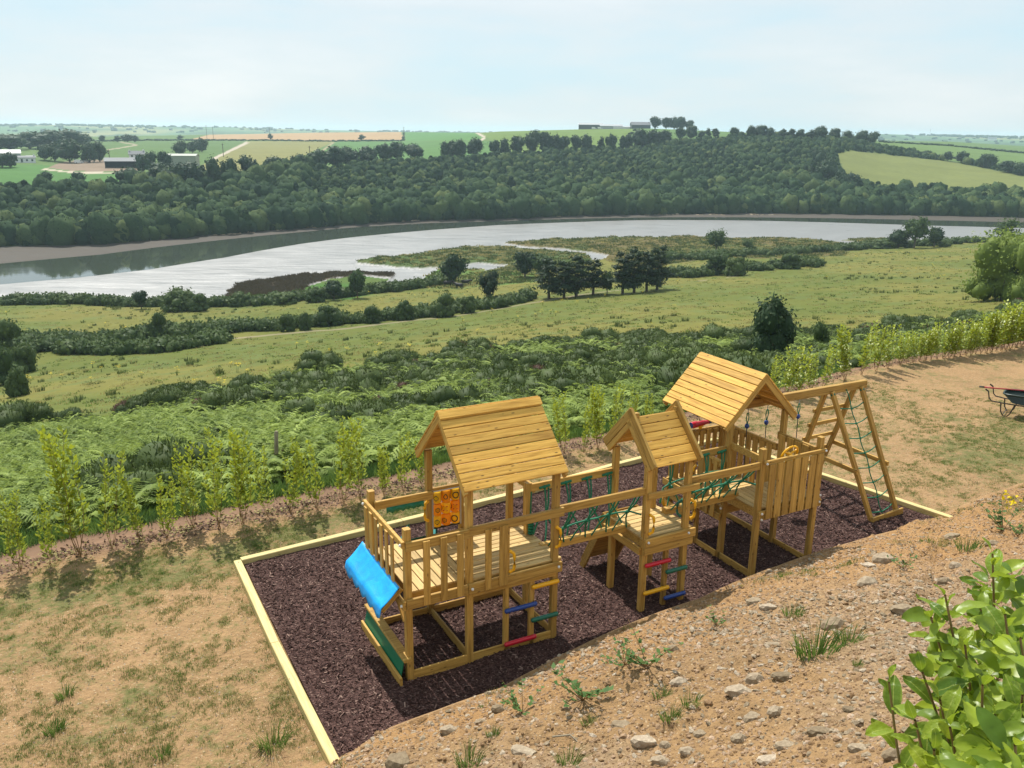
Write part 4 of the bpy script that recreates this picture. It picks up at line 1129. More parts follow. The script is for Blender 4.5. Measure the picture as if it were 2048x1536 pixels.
def swing(us, seat, lab):
    t_ = empty('swing', PA @ Matrix.Translation((sum(us) / len(us), SV, 0.0)))
    c_ = sum(us) / len(us)
    for u_ in us:
        mb = MB(); x = u_ - c_
        mb.tube([(x, 0, SZ - .15), (x, 0, SZ - .24)], .008, M_zinc, 6)
        mb.tube([(x + .012, 0, SZ - .24), (x + .03, 0, SZ - .34), (x, 0, SZ - .47)], .009, M_rope, 6); mb.tube([(x - .012, 0, SZ - .24), (x - .03, 0, SZ - .34), (x, 0, SZ - .47)], .009, M_rope, 6)
        mb.ball((x, 0, SZ - .49), .042, M_blu, 8, 6, (1, 1, 1.2))
        mb.tube([(x, 0, SZ - .50), (x + .02, 0, SZ - 1.2), (x, 0, .52)], .008, M_darkrope, 6)
        mb.build('rope', t_)
    sb = MB()
    if seat == 'plank':
        sb.bar((us[0] - c_ - .04, 0, .50), (us[-1] - c_ + .04, 0, .50), .17, .035, M_blu, ch=.012)
    else:
        sb.tube([(0, 0, .48), (0, 0, .50), (0, 0, .525)], [.14, .15, .13], M_grn, 14)
    sb.build('seat', t_)
    tag(t_, lab, 'swing')
swing((7.04, 7.50), 'plank', 'flat blue swing seat on two dark ropes beside the far tower')
swing((8.28,), 'disc', 'single rope disc swing hanging next to the ladder legs')
# ---------------------------------------------------------------- vegetation kit
rng = np.random.default_rng(7)
def unit(v): return v / np.maximum(np.linalg.norm(v, axis=-1, keepdims=True), 1e-9)
def leaf_quads(P, Nn, size, rng, aspect=0.6, along=None):
    """diamond leaf faces at P, facing Nn"""
    n = len(P); size = np.broadcast_to(size, (n,))
    t = unit(np.cross(Nn, rng.normal(size=(n, 3)))) if along is None else unit(along)
    b = unit(np.cross(Nn, t))
    s = size[:, None]
    fold = unit(Nn) * s * 0.12
    V = np.stack([P - t * s * .5, P + b * s * .5 * aspect - fold, P + t * s * .5, P - b * s * .5 * aspect - fold], 1).reshape(-1, 3)
    return V, np.arange(4 * n).reshape(n, 4)
def foliage_mesh(name, V, F, mat, tint):
    me = mesh_np(name, V, F, mat, False)
    a = me.attributes.new('tint', 'FLOAT', 'FACE'); a.data.foreach_set('value', np.asarray(tint, np.float32))
    return me
def crown(name, mat, lobes, n, size, seed, aspect=.75, core=0.72, shell=.35, up=0.25, smooth_core=False):
    """leaf faces spread through the shells of several lobes (cx,cy,cz,rx,ry,rz), with a rough opaque heart in each"""
    r = np.random.default_rng(seed); L = np.asarray(lobes, float)
    w = (L[:, 3] * L[:, 4] + L[:, 4] * L[:, 5]); w = w / w.sum()
    k = r.choice(len(L), n, p=w)
    d = unit(r.normal(size=(n, 3))); d[:, 2] = np.where((d[:, 2] < -.5) & (r.random(n) < .6), -d[:, 2], d[:, 2])
    rad = 1 - shell * r.random(n) ** 1.7 + .10 * r.random(n)
    bumpy = 1 + .22 * (np.sin(d[:, 0] * 7 + k) * np.sin(d[:, 1] * 6 + 2 * k) + .6 * np.sin(d[:, 2] * 9 + k))
    P = L[k, :3] + d * L[k, 3:] * (rad * bumpy)[:, None]
    nn = unit(d + r.normal(size=(n, 3)) * .55 + np.array([0, 0, up]))
    V, F = leaf_quads(P, nn, size * (.6 + .8 * r.random(n)), r, aspect)
    tint = np.clip(.5 + .30 * r.normal(size=n) + .25 * np.sin(k * 2.4), 0, 1)
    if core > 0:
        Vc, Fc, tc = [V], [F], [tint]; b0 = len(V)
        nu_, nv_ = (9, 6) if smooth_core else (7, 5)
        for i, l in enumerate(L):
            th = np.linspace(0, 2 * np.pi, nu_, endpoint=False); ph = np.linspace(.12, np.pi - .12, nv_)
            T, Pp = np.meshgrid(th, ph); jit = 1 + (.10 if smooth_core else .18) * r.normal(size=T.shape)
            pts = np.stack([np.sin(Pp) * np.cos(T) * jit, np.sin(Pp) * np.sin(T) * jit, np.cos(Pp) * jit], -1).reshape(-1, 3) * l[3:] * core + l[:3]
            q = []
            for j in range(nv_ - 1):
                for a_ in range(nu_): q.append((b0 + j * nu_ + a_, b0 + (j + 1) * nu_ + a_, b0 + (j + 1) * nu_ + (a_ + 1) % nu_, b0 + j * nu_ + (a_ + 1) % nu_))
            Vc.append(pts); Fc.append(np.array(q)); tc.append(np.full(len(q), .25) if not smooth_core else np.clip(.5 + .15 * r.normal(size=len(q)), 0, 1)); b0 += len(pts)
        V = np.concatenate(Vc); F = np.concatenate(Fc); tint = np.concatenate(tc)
    return foliage_mesh(name, V, F, mat, tint)
def lobes_round(seed, n=7, w=.5, h=1.0, base=.25, flat=1.0):
    """unit tree: height 1, width 2*w; crown from base to 1"""
    r = random.Random(seed); out = []
    cz = (base + 1) / 2; hz = (1 - base) / 2
    for i in range(n):
        a = 2 * math.pi * i / n + r.uniform(-.4, .4); q = r.uniform(.25, .62)
        z = cz + hz * r.uniform(-.62, .58)
        k = (1 - abs(z - cz) / hz * .45)
        rr = w * r.uniform(.42, .62) * k
        out.append((math.cos(a) * w * q * k, math.sin(a) * w * q * k, z, rr, rr, min(rr * flat * 1.05, 1.0 - z + .02, hz * .75)))
    if base < .01:
        for i in range(6):
            a = i * 1.05 + r.uniform(-.3, .3); out.append((math.cos(a) * w * .6, math.sin(a) * w * .6, .16, w * .36, w * .36, .2))
    out.append((0, 0, cz + hz * .30, w * .5, w * .5, hz * .62)); out.append((0, 0, cz - hz * .35, w * .55, w * .55, hz * .5))
    return out
def trunk_mesh(name, base, w, seed, limbs=4, r0=.03, mat=None):
    r = random.Random(seed); mb = MB(); top = base + (1 - base) * .55
    mb.tube([(0, 0, -.04), (0, 0, .02), (r.uniform(-.01, .01), r.uniform(-.01, .01), base), (r.uniform(-.03, .03), r.uniform(-.03, .03), top)], [r0 * 1.5, r0 * 1.1, r0 * .85, r0 * .3], mat or M_bark, 7)
    for i in range(limbs):
        a = 2 * math.pi * i / limbs + r.uniform(-.5, .5); z0 = base * r.uniform(.7, 1.2); l_ = w * r.uniform(.5, .8)
        mb.tube([(0, 0, z0), (math.cos(a) * l_ * .5, math.sin(a) * l_ * .5, z0 + .12), (math.cos(a) * l_, math.sin(a) * l_, z0 + .30)], [r0 * .55, r0 * .4, r0 * .15], mat or M_bark, 5)
    return mb.mesh(name)
TREES = {}
def kind(key, mat, n, size, seeds, w, base, flat=1.0, nl=7, core=.72, limbs=4, r0=.03, **kw):
    TREES[key] = [(crown('crown', mat, lobes_round(s, nl, w, 1, base, flat), n, size, s, core=core, **kw), trunk_mesh('trunk', max(base, .06), w, s, limbs, r0), w) for s in seeds]
kind('broad', L_dark, 900, .085, (1, 2, 3), .50, .16)
kind('mid', L_mid, 900, .085, (11, 12, 13), .50, .18)
kind('tall', L_dark, 800, .075, (21, 22), .33, .14, nl=9)
kind('bush', L_ash, 1100, .085, (31, 32, 33, 34), .75, .0, .8, nl=9, shell=.5)
kind('holly', L_dark, 2600, .05, (41,), .42, .03, nl=14, core=.8)
kind('willow', L_light, 4200, .040, (51, 52), .72, .0, .9, nl=18, core=.6, shell=.6)
kind('ash', L_mid, 900, .075, (61, 62), .55, .28, nl=9, core=.5, shell=.6)
kind('open', L_mid, 600, .07, (71,), .62, .38, .6, nl=9, core=.3, shell=.8, limbs=7, r0=.022)
kind('farb', L_far, 650, .085, (81, 82, 83, 84), .50, .015, nl=12, core=.68, shell=.5)
kind('farp', L_far, 450, .085, (85, 86), .30, .015, nl=10, core=.68, shell=.5)
def pine_lobes(s):
    r = random.Random(s); out = []
    for i in range(13):
        z = .22 + .72 * i / 12; q = .30 * (1 - (z - .22) * .75); a = i * 2.4 + r.uniform(-.3, .3)
        out.append((math.cos(a) * q * .6, math.sin(a) * q * .6, z, q * .75, q * .75, .075))
    return out
TREES['pine'] = [(crown('crown', L_pine, pine_lobes(s), 1100, .075, s, aspect=.35, core=.6, shell=.6), trunk_mesh('trunk', .25, .3, s, 3, .028), .36) for s in (91, 92, 93)]
TREES['roundpine'] = [(crown('crown', L_pine, lobes_round(95, 9, .40, 1, .22), 1300, .06, 95, aspect=.4, core=.6), trunk_mesh('trunk', .28, .3, 95, 6, .03), .40)]
_cnt = {}
def tree(name, px, py_base, py_top, wpx, key, label, cat, group=None, dmin=0, base=None):
    p = base or on_ground(px, py_base, dmin)
    dist = math.hypot(p.x, p.y) / math.cos(math.atan2(p.z - CAM_H, math.hypot(p.x, p.y)))
    dist = (p - Vector((0, 0, CAM_H))).length
    h = (py_base - py_top) / F_PX * dist * 1.06
    wm = wpx / F_PX * dist
    k = _cnt[key] = _cnt.get(key, -1) + 1
    cm, tm, w = TREES[key][k % len(TREES[key])]
    r = random.Random(px * 7 + py_base)
    t = empty(name, Matrix.Translation(p) @ Matrix.Rotation(r.uniform(0, 6.28), 4, 'Z') @ Matrix.Diagonal((wm / (2 * w) * .95, wm / (2 * w) * .95, h, 1)))
    link('trunk', tm, t); link('crown', cm, t)
    tag(t, label, cat, group)
    return t

# ---------------------------------------------------------------- instanced ground cover
def proto(name, me):
    o = bpy.data.objects.new(name, me); return o
def scatter(name, P, rot, scl, idx, protos, label, cat, kind='stuff'):
    n = len(P)
    me = bpy.data.meshes.new(name); me.vertices.add(n); me.vertices.foreach_set('co', np.asarray(P, np.float32).ravel())
    a = me.attributes.new('rot', 'FLOAT_VECTOR', 'POINT'); a.data.foreach_set('vector', np.asarray(rot, np.float32).ravel())
    a = me.attributes.new('scl', 'FLOAT_VECTOR', 'POINT'); a.data.foreach_set('vector', np.asarray(scl, np.float32).ravel())
    a = me.attributes.new('pick', 'INT', 'POINT'); a.data.foreach_set('value', np.asarray(idx, np.int32))
    o = link(name, me)
    c = bpy.data.collections.new(name + '_kinds')
    for q in protos: c.objects.link(q)
    nt = bpy.data.node_groups.new(name, 'GeometryNodeTree')
    nt.interface.new_socket('Geometry', in_out='INPUT', socket_type='NodeSocketGeometry'); nt.interface.new_socket('Geometry', in_out='OUTPUT', socket_type='NodeSocketGeometry')
    gi = nt.nodes.new('NodeGroupInput'); go = nt.nodes.new('NodeGroupOutput')
    ip = nt.nodes.new('GeometryNodeInstanceOnPoints'); ci = nt.nodes.new('GeometryNodeCollectionInfo')
    ci.inputs['Collection'].default_value = c; ci.inputs['Separate Children'].default_value = True; ci.inputs['Reset Children'].default_value = True
    def na(nm, dt):
        x = nt.nodes.new('GeometryNodeInputNamedAttribute'); x.data_type = dt; x.inputs['Name'].default_value = nm; return x.outputs['Attribute']
    nt.links.new(gi.outputs[0], ip.inputs['Points']); nt.links.new(ci.outputs[0], ip.inputs['Instance'])
    ip.inputs['Pick Instance'].default_value = True
    nt.links.new(na('pick', 'INT'), ip.inputs['Instance Index'])
    nt.links.new(na('rot', 'FLOAT_VECTOR'), ip.inputs['Rotation']); nt.links.new(na('scl', 'FLOAT_VECTOR'), ip.inputs['Scale'])
    nt.links.new(ip.outputs[0], go.inputs[0])
    md = o.modifiers.new('scatter', 'NODES'); md.node_group = nt
    return tag(o, label, cat, kind=kind)
def rz(n, tilt=.0): 
    r = np.zeros((n, 3)); r[:, 2] = rng.random(n) * 6.283; r[:, :2] = (rng.random((n, 2)) - .5) * 2 * tilt; return r
def s3(s, zs=1.0): s = np.asarray(s); return np.stack([s, s, s * zs], -1)

# woodland on the far slope
def canopy_mesh(seed, lobes):
    r = np.random.default_rng(seed); V, F, T = [], [], []; b0 = 0; nu_, nv_ = 12, 8
    for i, l in enumerate(lobes):
        th = np.linspace(0, 2 * np.pi, nu_, endpoint=False); ph = np.linspace(.05, np.pi * .8, nv_); A, B = np.meshgrid(th, ph)
        d = np.stack([np.sin(B) * np.cos(A), np.sin(B) * np.sin(A), np.cos(B)], -1).reshape(-1, 3); s = r.uniform(0, 9)
        q = 1 + .13 * np.sin(d[:, 0] * 5 + s) * np.sin(d[:, 1] * 5 + s * 2) + .10 * np.sin(d[:, 2] * 8 + d[:, 0] * 6 + s) + .05 * r.normal(size=len(d))
        V.append(d * q[:, None] * np.array(l[3:]) + np.array(l[:3]))
        F.append(np.array([(b0 + j * nu_ + a, b0 + (j + 1) * nu_ + a, b0 + (j + 1) * nu_ + (a + 1) % nu_, b0 + j * nu_ + (a + 1) % nu_) for j in range(nv_ - 1) for a in range(nu_)])); T += [r.random()] * ((nv_ - 1) * nu_); b0 += len(d)
    L = np.asarray(lobes, float); n = 240; k = r.integers(0, len(L), n); d = unit(r.normal(size=(n, 3))); d[:, 2] = np.abs(d[:, 2])
    Vq, Fq = leaf_quads(L[k, :3] + d * L[k, 3:] * 1.03, unit(d + .6 * r.normal(size=(n, 3))), .12 * (.6 + .8 * r.random(n)), r, .8)
    me = mesh_np('wood_crown', np.concatenate(V + [Vq]), np.concatenate(F + [Fq + b0]), L_canopy, True)
    a_ = me.attributes.new('tint', 'FLOAT', 'FACE'); a_.data.foreach_set('value', np.concatenate([np.array(T), r.random(n)]).astype(np.float32)); return me
wp = [proto('wood_kind_%02d' % i, canopy_mesh(200 + i, [(a * .9, b * .9, c, q, q, q * 1.05) for a, b, c, q in lob]))
      for i, lob in enumerate([[(0, 0, .75, .85), (.45, .2, .45, .6), (-.4, -.3, .5, .6)], [(0, 0, .8, .8), (.3, -.45, .55, .6), (-.45, .25, .4, .55), (.1, .4, .5, .5)], [(0, 0, .7, .95), (-.4, .1, .6, .6)],
                               [(0, 0, .55, .6), (0, 0, 1.15, .42), (.1, 0, 1.55, .25)], [(0, 0, .6, .8), (.55, 0, .4, .5), (-.5, .2, .45, .55), (0, -.5, .4, .5)]])]
wd_t = GT[:, None] * np.ones((1, NC))
isfield = np.zeros((NR, NC), bool)
for c, poly in FIELDS[:1] + FIELDS[3:4] + FIELDS[9:11]: isfield |= in_poly(PXX, PYY, poly)
wm_ = seg('wood') & ~isfield & (np.abs(AZ) < R(42))[None, :]
dens = 1.0 + 0 * wd_t
A1 = sample(wm_ & (wd_t < .30), 3300, rng); A2 = sample(wm_ & (wd_t >= .24), 9800, rng)
px1, py1 = to_px(A1[:, 0], A1[:, 1], A1[:, 2]); px2, py2 = to_px(A2[:, 0], A2[:, 1], A2[:, 2])
left2 = px2 < 620
sc1 = 2.2 + 3.6 * rng.random(len(A1)) ** 1.8; sc2 = np.where(left2, 1.9 + 3.1 * rng.random(len(A2)) ** 1.8, 1.0 + 1.5 * rng.random(len(A2)) ** 2.2 + 0.7 * (fbm(A2[:, 0] * .03, A2[:, 1] * .03, 3, 17) > .55))
keep2 = ~(left2 & (rng.random(len(A2)) < .35)); A2, sc2 = A2[keep2], sc2[keep2]
P_ = np.concatenate([A1, A2]); S_ = np.concatenate([sc1, sc2])
# a line of trees right along the water's edge
shd = n_fsh[0]; ee = []
for i in range(0, NC, 1):
    if abs(AZ[i]) < R(40):
        for k in range(2):
            d = shd[i] + 1.5 + 8 * rng.random(); x, y = d * math.sin(AZ[i]), d * math.cos(AZ[i]); ee.append((x, y, gz(x, y)))
ee = np.array(ee); P_ = np.concatenate([P_, ee]); S_ = np.concatenate([S_, 3.0 + 1.8 * rng.random(len(ee))])
# right-hand belt under the pasture
bl = []
for i in range(NC):
    if AZ[i] > float(azdep(1690, 400)[0]) and AZ[i] < R(40):
        for k in range(3):
            d = shd[i] + 4 + 30 * rng.random(); x, y = d * math.sin(AZ[i]), d * math.cos(AZ[i]); bl.append((x, y, gz(x, y)))
bl = np.array(bl); P_ = np.concatenate([P_, bl]); S_ = np.concatenate([S_, 3.0 + 2.0 * rng.random(len(bl))])
nW = len(P_)
pk = rng.choice(5, nW, p=[.26, .25, .22, .12, .15])
scatter('far_woodland', P_ - np.array([0, 0, .4]), rz(nW, .08), np.stack([S_, S_, S_ * (.85 + .4 * rng.random(nW))], -1), pk, wp, 'dense green wood covering the far bank above the river', 'woodland')

# distant hedges and copses on the hills beyond
hp = [proto('copse_kind_%02d' % i, crown('copse_crown', L_far, [(0, 0, .5, .9, .9, .6), (.7, .1, .35, .6, .6, .45), (-.7, -.1, .4, .6, .6, .5)], 40, .5, 300 + i, core=.9)) for i in range(2)]
hs = sample(seg('hills') & (np.abs(AZ) < R(38))[None, :] & (wd_t > .35), 1500, rng, (vnoise(GX * .004, GY * .0022, 81) ** 6) + .02)
hd = []
def hedge_px(pts, step, jit=.6):
    out = []
    for (x1, y1), (x2, y2) in zip(pts[:-1], pts[1:]):
        n = max(2, int(math.hypot(x2 - x1, y2 - y1) / step))
        for i in range(n):
            t = (i + random.random()) / n
            out.append((x1 + (x2 - x1) * t, y1 + (y2 - y1) * t + random.uniform(-jit, jit)))
    return out
def px_pts(lst, dmin=300): return np.array([tuple(on_ground(x, y, dmin)) for x, y in lst])
hg = hedge_px([(290, 281), (500, 281), (660, 283), (806, 282)], 3.0) + hedge_px([(806, 282), (808, 265)], 2.2) + hedge_px([(812, 263), (1000, 262), (1150, 258)], 3.5) + hedge_px([(1758, 284), (1900, 292), (2048, 307)], 4) \
    + hedge_px([(1765, 299), (1830, 307), (1930, 320), (2048, 347)], 3.0) + hedge_px([(1270, 262), (1240, 285)], 4) + hedge_px([(180, 283), (300, 281)], 3.5)
hgp = px_pts(hg)
hs2 = np.concatenate([hs, hgp]); ss = np.concatenate([4 + 5 * rng.random(len(hs)), 1.3 + 1.0 * rng.random(len(hgp))])
scatter('field_hedges', hs2, rz(len(hs2)), s3(ss, .8), rng.integers(0, 2, len(hs2)), hp, 'dark hedges and copses between the distant fields', 'hedgerow')

# bracken and gorse on the slope below the saplings
def fern_mesh(seed):
    r = np.random.default_rng(seed); V = []; T = []; tint = []; b = 0
    nf = int(r.integers(6, 10))
    for f in range(nf):
        a = 2 * math.pi * f / nf + r.uniform(-.5, .5); L = r.uniform(.55, 1.0); lift = r.uniform(.5, 1.05); tf = r.normal() * .25
        dx, dy = math.cos(a), math.sin(a); sw = r.uniform(-.5, .5)
        for s in range(12):
            t = .22 + .78 * (s + .5) / 12; x = L * t * .85; z = lift * (t * 1.25 - .78 * t * t) + .12
            wv = .20 * (1.02 - t) ** .75 + .015
            ox, oy = dx + sw * t * -dy * .6, dy + sw * t * dx * .6
            c = np.array([ox * x, oy * x, z]); fw = np.array([dx, dy, .5 - 1.3 * t]) * .032
            for sg in (-1, 1):
                tip = c + np.array([-dy, dx, 0]) * sg * wv + np.array([dx * .05, dy * .05, -.25 * wv + r.normal() * .02])
                V += [c - fw, tip, c + fw]; T.append((b, b + 1, b + 2)); b += 3; tint.append(np.clip(.45 + tf + .15 * r.normal(), 0, 1))
    me = mesh_np('bracken_plant', np.array(V), None, L_fern, False, np.array(T))
    at = me.attributes.new('tint', 'FLOAT', 'FACE'); at.data.foreach_set('value', np.array(tint, np.float32)); return me
fp = [proto('bracken_kind_%02d' % i, fern_mesh(400 + i)) for i in range(6)]
zone = seg('bracken') & (np.abs(AZ) < R(40))[None, :]
gn = fbm(GX * .09 + 2, GY * .09, 4, 91)
ax_px = smooth(500, 1150, PXX)
gorse_w = smooth(.43, .56, gn + .17 * (ax_px - .5) + .22 * (wd_t - .5) + .16 * smooth(.55, .8, wd_t) * smooth(350, 700, PXX))
fpP = sample(zone & (wd_t < .93), 8800, rng, np.clip(1.05 - .72 * gorse_w, .15, 1) * (1 / np.maximum(GD, 14)) ** .6)
sf = (.45 + .9 * rng.random(len(fpP)) ** 1.7) * np.interp(np.hypot(fpP[:, 0], fpP[:, 1]), [15, 60], [.95, 1.35])
scatter('bracken', fpP, rz(len(fpP), .2), s3(sf, .95), rng.integers(0, 6, len(fpP)), fp, 'bright green bracken covering the slope below the saplings', 'bracken')
def gorse_mesh(seed, mat, n=1700):
    r = np.random.default_rng(seed); lob = [(r.uniform(-.5, .5), r.uniform(-.5, .5), r.uniform(.2, .55), q, q, q * .9) for q in r.uniform(.3, .5, 7)]
    L = np.array(lob); k = r.integers(0, len(L), n); d = unit(r.normal(size=(n, 3))); d[:, 2] = np.abs(d[:, 2])
    P = L[k, :3] + d * L[k, 3:] * (.75 + .3 * r.random(n))[:, None]
    al = unit(d + np.array([0, 0, .5]) + .35 * r.normal(size=(n, 3)))
    nn = unit(np.cross(al, r.normal(size=(n, 3))))
    V, F = leaf_quads(P, nn, .088 * (.6 + .8 * r.random(n)), r, .30, al)
    tint = np.clip(.45 + .3 * r.normal(size=n) + .15 * np.sin(k), 0, 1)
    Vc = [V]; Fc = [F]; tc = [tint]; b0 = len(V)
    for l in L:
        th = np.linspace(0, 2 * np.pi, 7, endpoint=False); ph = np.linspace(.1, 1.9, 4); T, Pp = np.meshgrid(th, ph)
        pts = np.stack([np.sin(Pp) * np.cos(T), np.sin(Pp) * np.sin(T), np.cos(Pp)], -1).reshape(-1, 3) * l[3:] * .85 * (1 + .12 * r.normal(size=(28, 1))) + l[:3]
        q = [(b0 + j * 7 + a_, b0 + (j + 1) * 7 + a_, b0 + (j + 1) * 7 + (a_ + 1) % 7, b0 + j * 7 + (a_ + 1) % 7) for j in range(3) for a_ in range(7)]
        Vc.append(pts); Fc.append(np.array(q)); tc.append(np.full(len(q), .2)); b0 += 28
    return foliage_mesh('gorse', np.concatenate(Vc), np.concatenate(Fc), mat, np.concatenate(tc))
gp_ = [proto('gorse_kind_%02d' % i, gorse_mesh(500 + i, L_gorse)) for i in range(5)] + [proto('gorse_kind_05', gorse_mesh(510, L_dead))]
gC = sample(zone, 330, rng, np.clip(gorse_w, .035, 1)); gL = []; sL = []
for c in gC:
    rad = rng.uniform(.8, 2.6); m = int(rng.integers(4, 15)); hh = rng.uniform(.85, 1.75)
    for k in range(m):
        q = rad * math.sqrt(rng.random()); a_ = rng.random() * 6.283; x, y = c[0] + q * math.cos(a_), c[1] + q * math.sin(a_); gL.append((x, y, gz(x, y))); sL.append(hh * (1.25 - .6 * q / rad) * rng.uniform(.8, 1.15))
gP = np.array(gL); sg_ = np.array(sL); low = sample(zone, 500, rng, np.clip(gorse_w - .1, 0, 1)); gP = np.concatenate([gP, low]); sg_ = np.concatenate([sg_, .5 + .4 * rng.random(500)])
scatter('gorse_thicket', gP - np.array([0, 0, .1]), rz(len(gP)), s3(sg_, .95), np.where(rng.random(len(gP)) < .03, 5, rng.integers(0, 5, len(gP))), gp_, 'dark gorse thicket on the slope between bracken and meadow', 'gorse')

# meadow: rushes, ragwort
def tuft_mesh(seed, mat, n=40, spread=.35, h=.7, w=.03, lean=.35):
    r = np.random.default_rng(seed); V = []; T = []; tint = []
    for i in range(n):
        a = r.uniform(0, 6.283); q = spread * math.sqrt(r.random()); p = np.array([math.cos(a) * q, math.sin(a) * q, 0])
        l_ = h * r.uniform(.55, 1.1); le = np.array([math.cos(a), math.sin(a), 0]) * lean * r.uniform(.2, 1.2) * l_ + r.normal(size=3) * .05 * l_
        sd = np.array([-math.sin(a + 1), math.cos(a + 1), 0]) * w
        m = p + le * .35 + np.array([0, 0, l_ * .6]); t = p + le + np.array([0, 0, l_ * .92])
        b = len(V); V += [p - sd, p + sd, m + sd * .7, m - sd * .7, t]; T += [(b, b + 1, b + 2), (b, b + 2, b + 3), (b + 3, b + 2, b + 4)]
        tint += [np.clip(.5 + .3 * r.normal(), 0, 1)] * 3
    me = mesh_np('tuft', np.array(V), None, mat, False, np.array(T))
    at = me.attributes.new('tint', 'FLOAT', 'FACE'); at.data.foreach_set('value', np.array(tint, np.float32)); return me
rp_ = [proto('rush_kind_%02d' % i, tuft_mesh(600 + i, L_rush, 46, .55, .75, .035)) for i in range(3)]
mz = seg('meadow', 'lower', 'bankside') & (np.abs(AZ) < R(40))[None, :]
rn = fbm(GX * .05, GY * .05, 4, 95)
rP = sample(mz & ~onp, 800, rng, smooth(.52, .70, rn + .12 * smooth(900, 200, PXX)) + .015)
scatter('meadow_rushes', rP, rz(len(rP), .1), s3(.35 + .5 * rng.random(len(rP))), rng.integers(0, 3, len(rP)), rp_, 'rush tufts scattered over the meadow', 'rushes')
gt_ = [proto('meadow_grass_kind_%02d' % i, tuft_mesh(620 + i, m_, 24, .8, .28, .05, .5)) for i, m_ in enumerate((L_dry, L_rush, L_grass, L_dry))]
gP2 = sample(mz & ~onp, 9000, rng, (1 / np.maximum(GD, 40)) ** .8)
scatter('meadow_grass', gP2, rz(len(gP2), .1), s3(.35 + .45 * rng.random(len(gP2))), rng.integers(0, 4, len(gP2)), gt_, 'rough grass of the meadow', 'grass')
def ragwort_mesh(seed):
    r = np.random.default_rng(seed); V = []; T = []; tint = []; mi = []
    for i in range(5):
        a = r.uniform(0, 6.28); q = .1 * r.random(); p = np.array([math.cos(a) * q, math.sin(a) * q, 0]); t = p * 2.0 + np.array([0, 0, r.uniform(.6, .9)]); s_ = np.array([.02, .01, 0])
        b = len(V); V += [p - s_, p + s_, t]; T.append((b, b + 1, b + 2)); mi.append(0); tint.append(.4)
        for k in range(5):
            c = t + r.normal(size=3) * np.array([.09, .09, .04]); b = len(V); s2 = .034
            V += [c + (-s2, -s2, 0), c + (s2, -s2, .01), c + (s2, s2, .0), c + (-s2, s2, .01)]; T += [(b, b + 1, b + 2), (b, b + 2, b + 3)]; mi += [1, 1]; tint += [r.random()] * 2
    me = mesh_np('ragwort', np.array(V), None, L_rush, False, np.array(T)); me.materials.append(L_yel); me.polygons.foreach_set('material_index', mi)
    at = me.attributes.new('tint', 'FLOAT', 'FACE'); at.data.foreach_set('value', np.array(tint, np.float32)); return me
yp = [proto('ragwort_kind_%02d' % i, ragwort_mesh(640 + i)) for i in range(3)]
yP = sample(mz & ~onp, 520, rng, smooth(.50, .66, fbm(GX * .035 + 9, GY * .035, 3, 96)) + .04)
scatter('ragwort', yP, rz(len(yP), .1), s3(.55 + .5 * rng.random(len(yP))), rng.integers(0, 3, len(yP)), yp, 'yellow ragwort dotted over the meadow', 'wild flowers')

mgP = sample((marsh > 2) & seg('mud', 'bankside', 'lower'), 3800, rng)
scatter('marsh_grass', mgP, rz(len(mgP), .1), s3(.7 + .8 * rng.random(len(mgP))), rng.integers(0, 3, len(mgP)), [proto('marsh_kind_%02d' % i, tuft_mesh(660 + i, (L_rush, L_dry, L_rush)[i], 26, 1.0, .45, .09, .5)) for i in range(3)], 'coarse marsh grass on the islands in the mud', 'marsh grass')
rdP = sample((marsh == 1) & seg('mud', 'bankside', 'lower'), 900, rng)
scatter('reed_bed', rdP, rz(len(rdP), .1), s3(.7 + .6 * rng.random(len(rdP))), np.zeros(len(rdP), int), [proto('reed_kind_00', tuft_mesh(680, leaf_mat('brown_reeds', (0.075, 0.060, 0.036), (0.16, 0.125, 0.075), .1), 30, 1.0, .55, .08, .35))], 'brown reed bed on the mud by the near shore', 'reeds')
# hedge bottoms: along the track, along the shore
hb = [proto('bramble_kind_%02d' % i, crown('bramble', L_ash, [(0, 0, .35, .7, .7, .45), (.5, .2, .25, .5, .5, .35), (-.5, -.1, .3, .5, .5, .35)], 130, .26, 700 + i, core=.85)) for i in range(3)]
hedge_line = hedge_px([(60, 690), (200, 688), (330, 672), (480, 662), (560, 657), (640, 650)], 3.5, 3) + hedge_px([(640, 650), (760, 642)], 5, 2) + hedge_px([(770, 640), (850, 632), (1000, 612), (1060, 598)], 4, 3) \
    + hedge_px([(0, 610), (140, 606), (250, 612), (440, 612), (520, 608), (700, 592), (800, 580), (900, 566)], 4.5, 2) + hedge_px([(1330, 555), (1400, 550), (1500, 540), (1640, 530)], 6, 4) + hedge_px([(1330, 520), (1450, 515), (1560, 508), (1690, 500), (1750, 494), (1900, 490)], 5, 3) \
    + hedge_px([(0, 700), (60, 690), (30, 740), (0, 760)], 5, 12) + hedge_px([(80, 700), (200, 705), (330, 700), (440, 685)], 6, 5) + hedge_px([(1880, 488), (2048, 480)], 6, 2)
hbp = px_pts(hedge_line, 40)
dd_ = np.hypot(hbp[:, 0], hbp[:, 1])
scatter('hedge_undergrowth', hbp, rz(len(hbp)), s3((1.0 + 1.0 * rng.random(len(hbp))) * np.interp(dd_, [100, 250], [1.1, 1.5]), 1.15), rng.integers(0, 3, len(hbp)), hb, 'bramble undergrowth along the track and the river edge', 'undergrowth')
ORD = 'first second third fourth fifth sixth seventh eighth ninth tenth eleventh twelfth thirteenth fourteenth fifteenth sixteenth seventeenth eighteenth nineteenth twentieth twenty-first twenty-second twenty-third twenty-fourth twenty-fifth twenty-sixth twenty-seventh'.split()
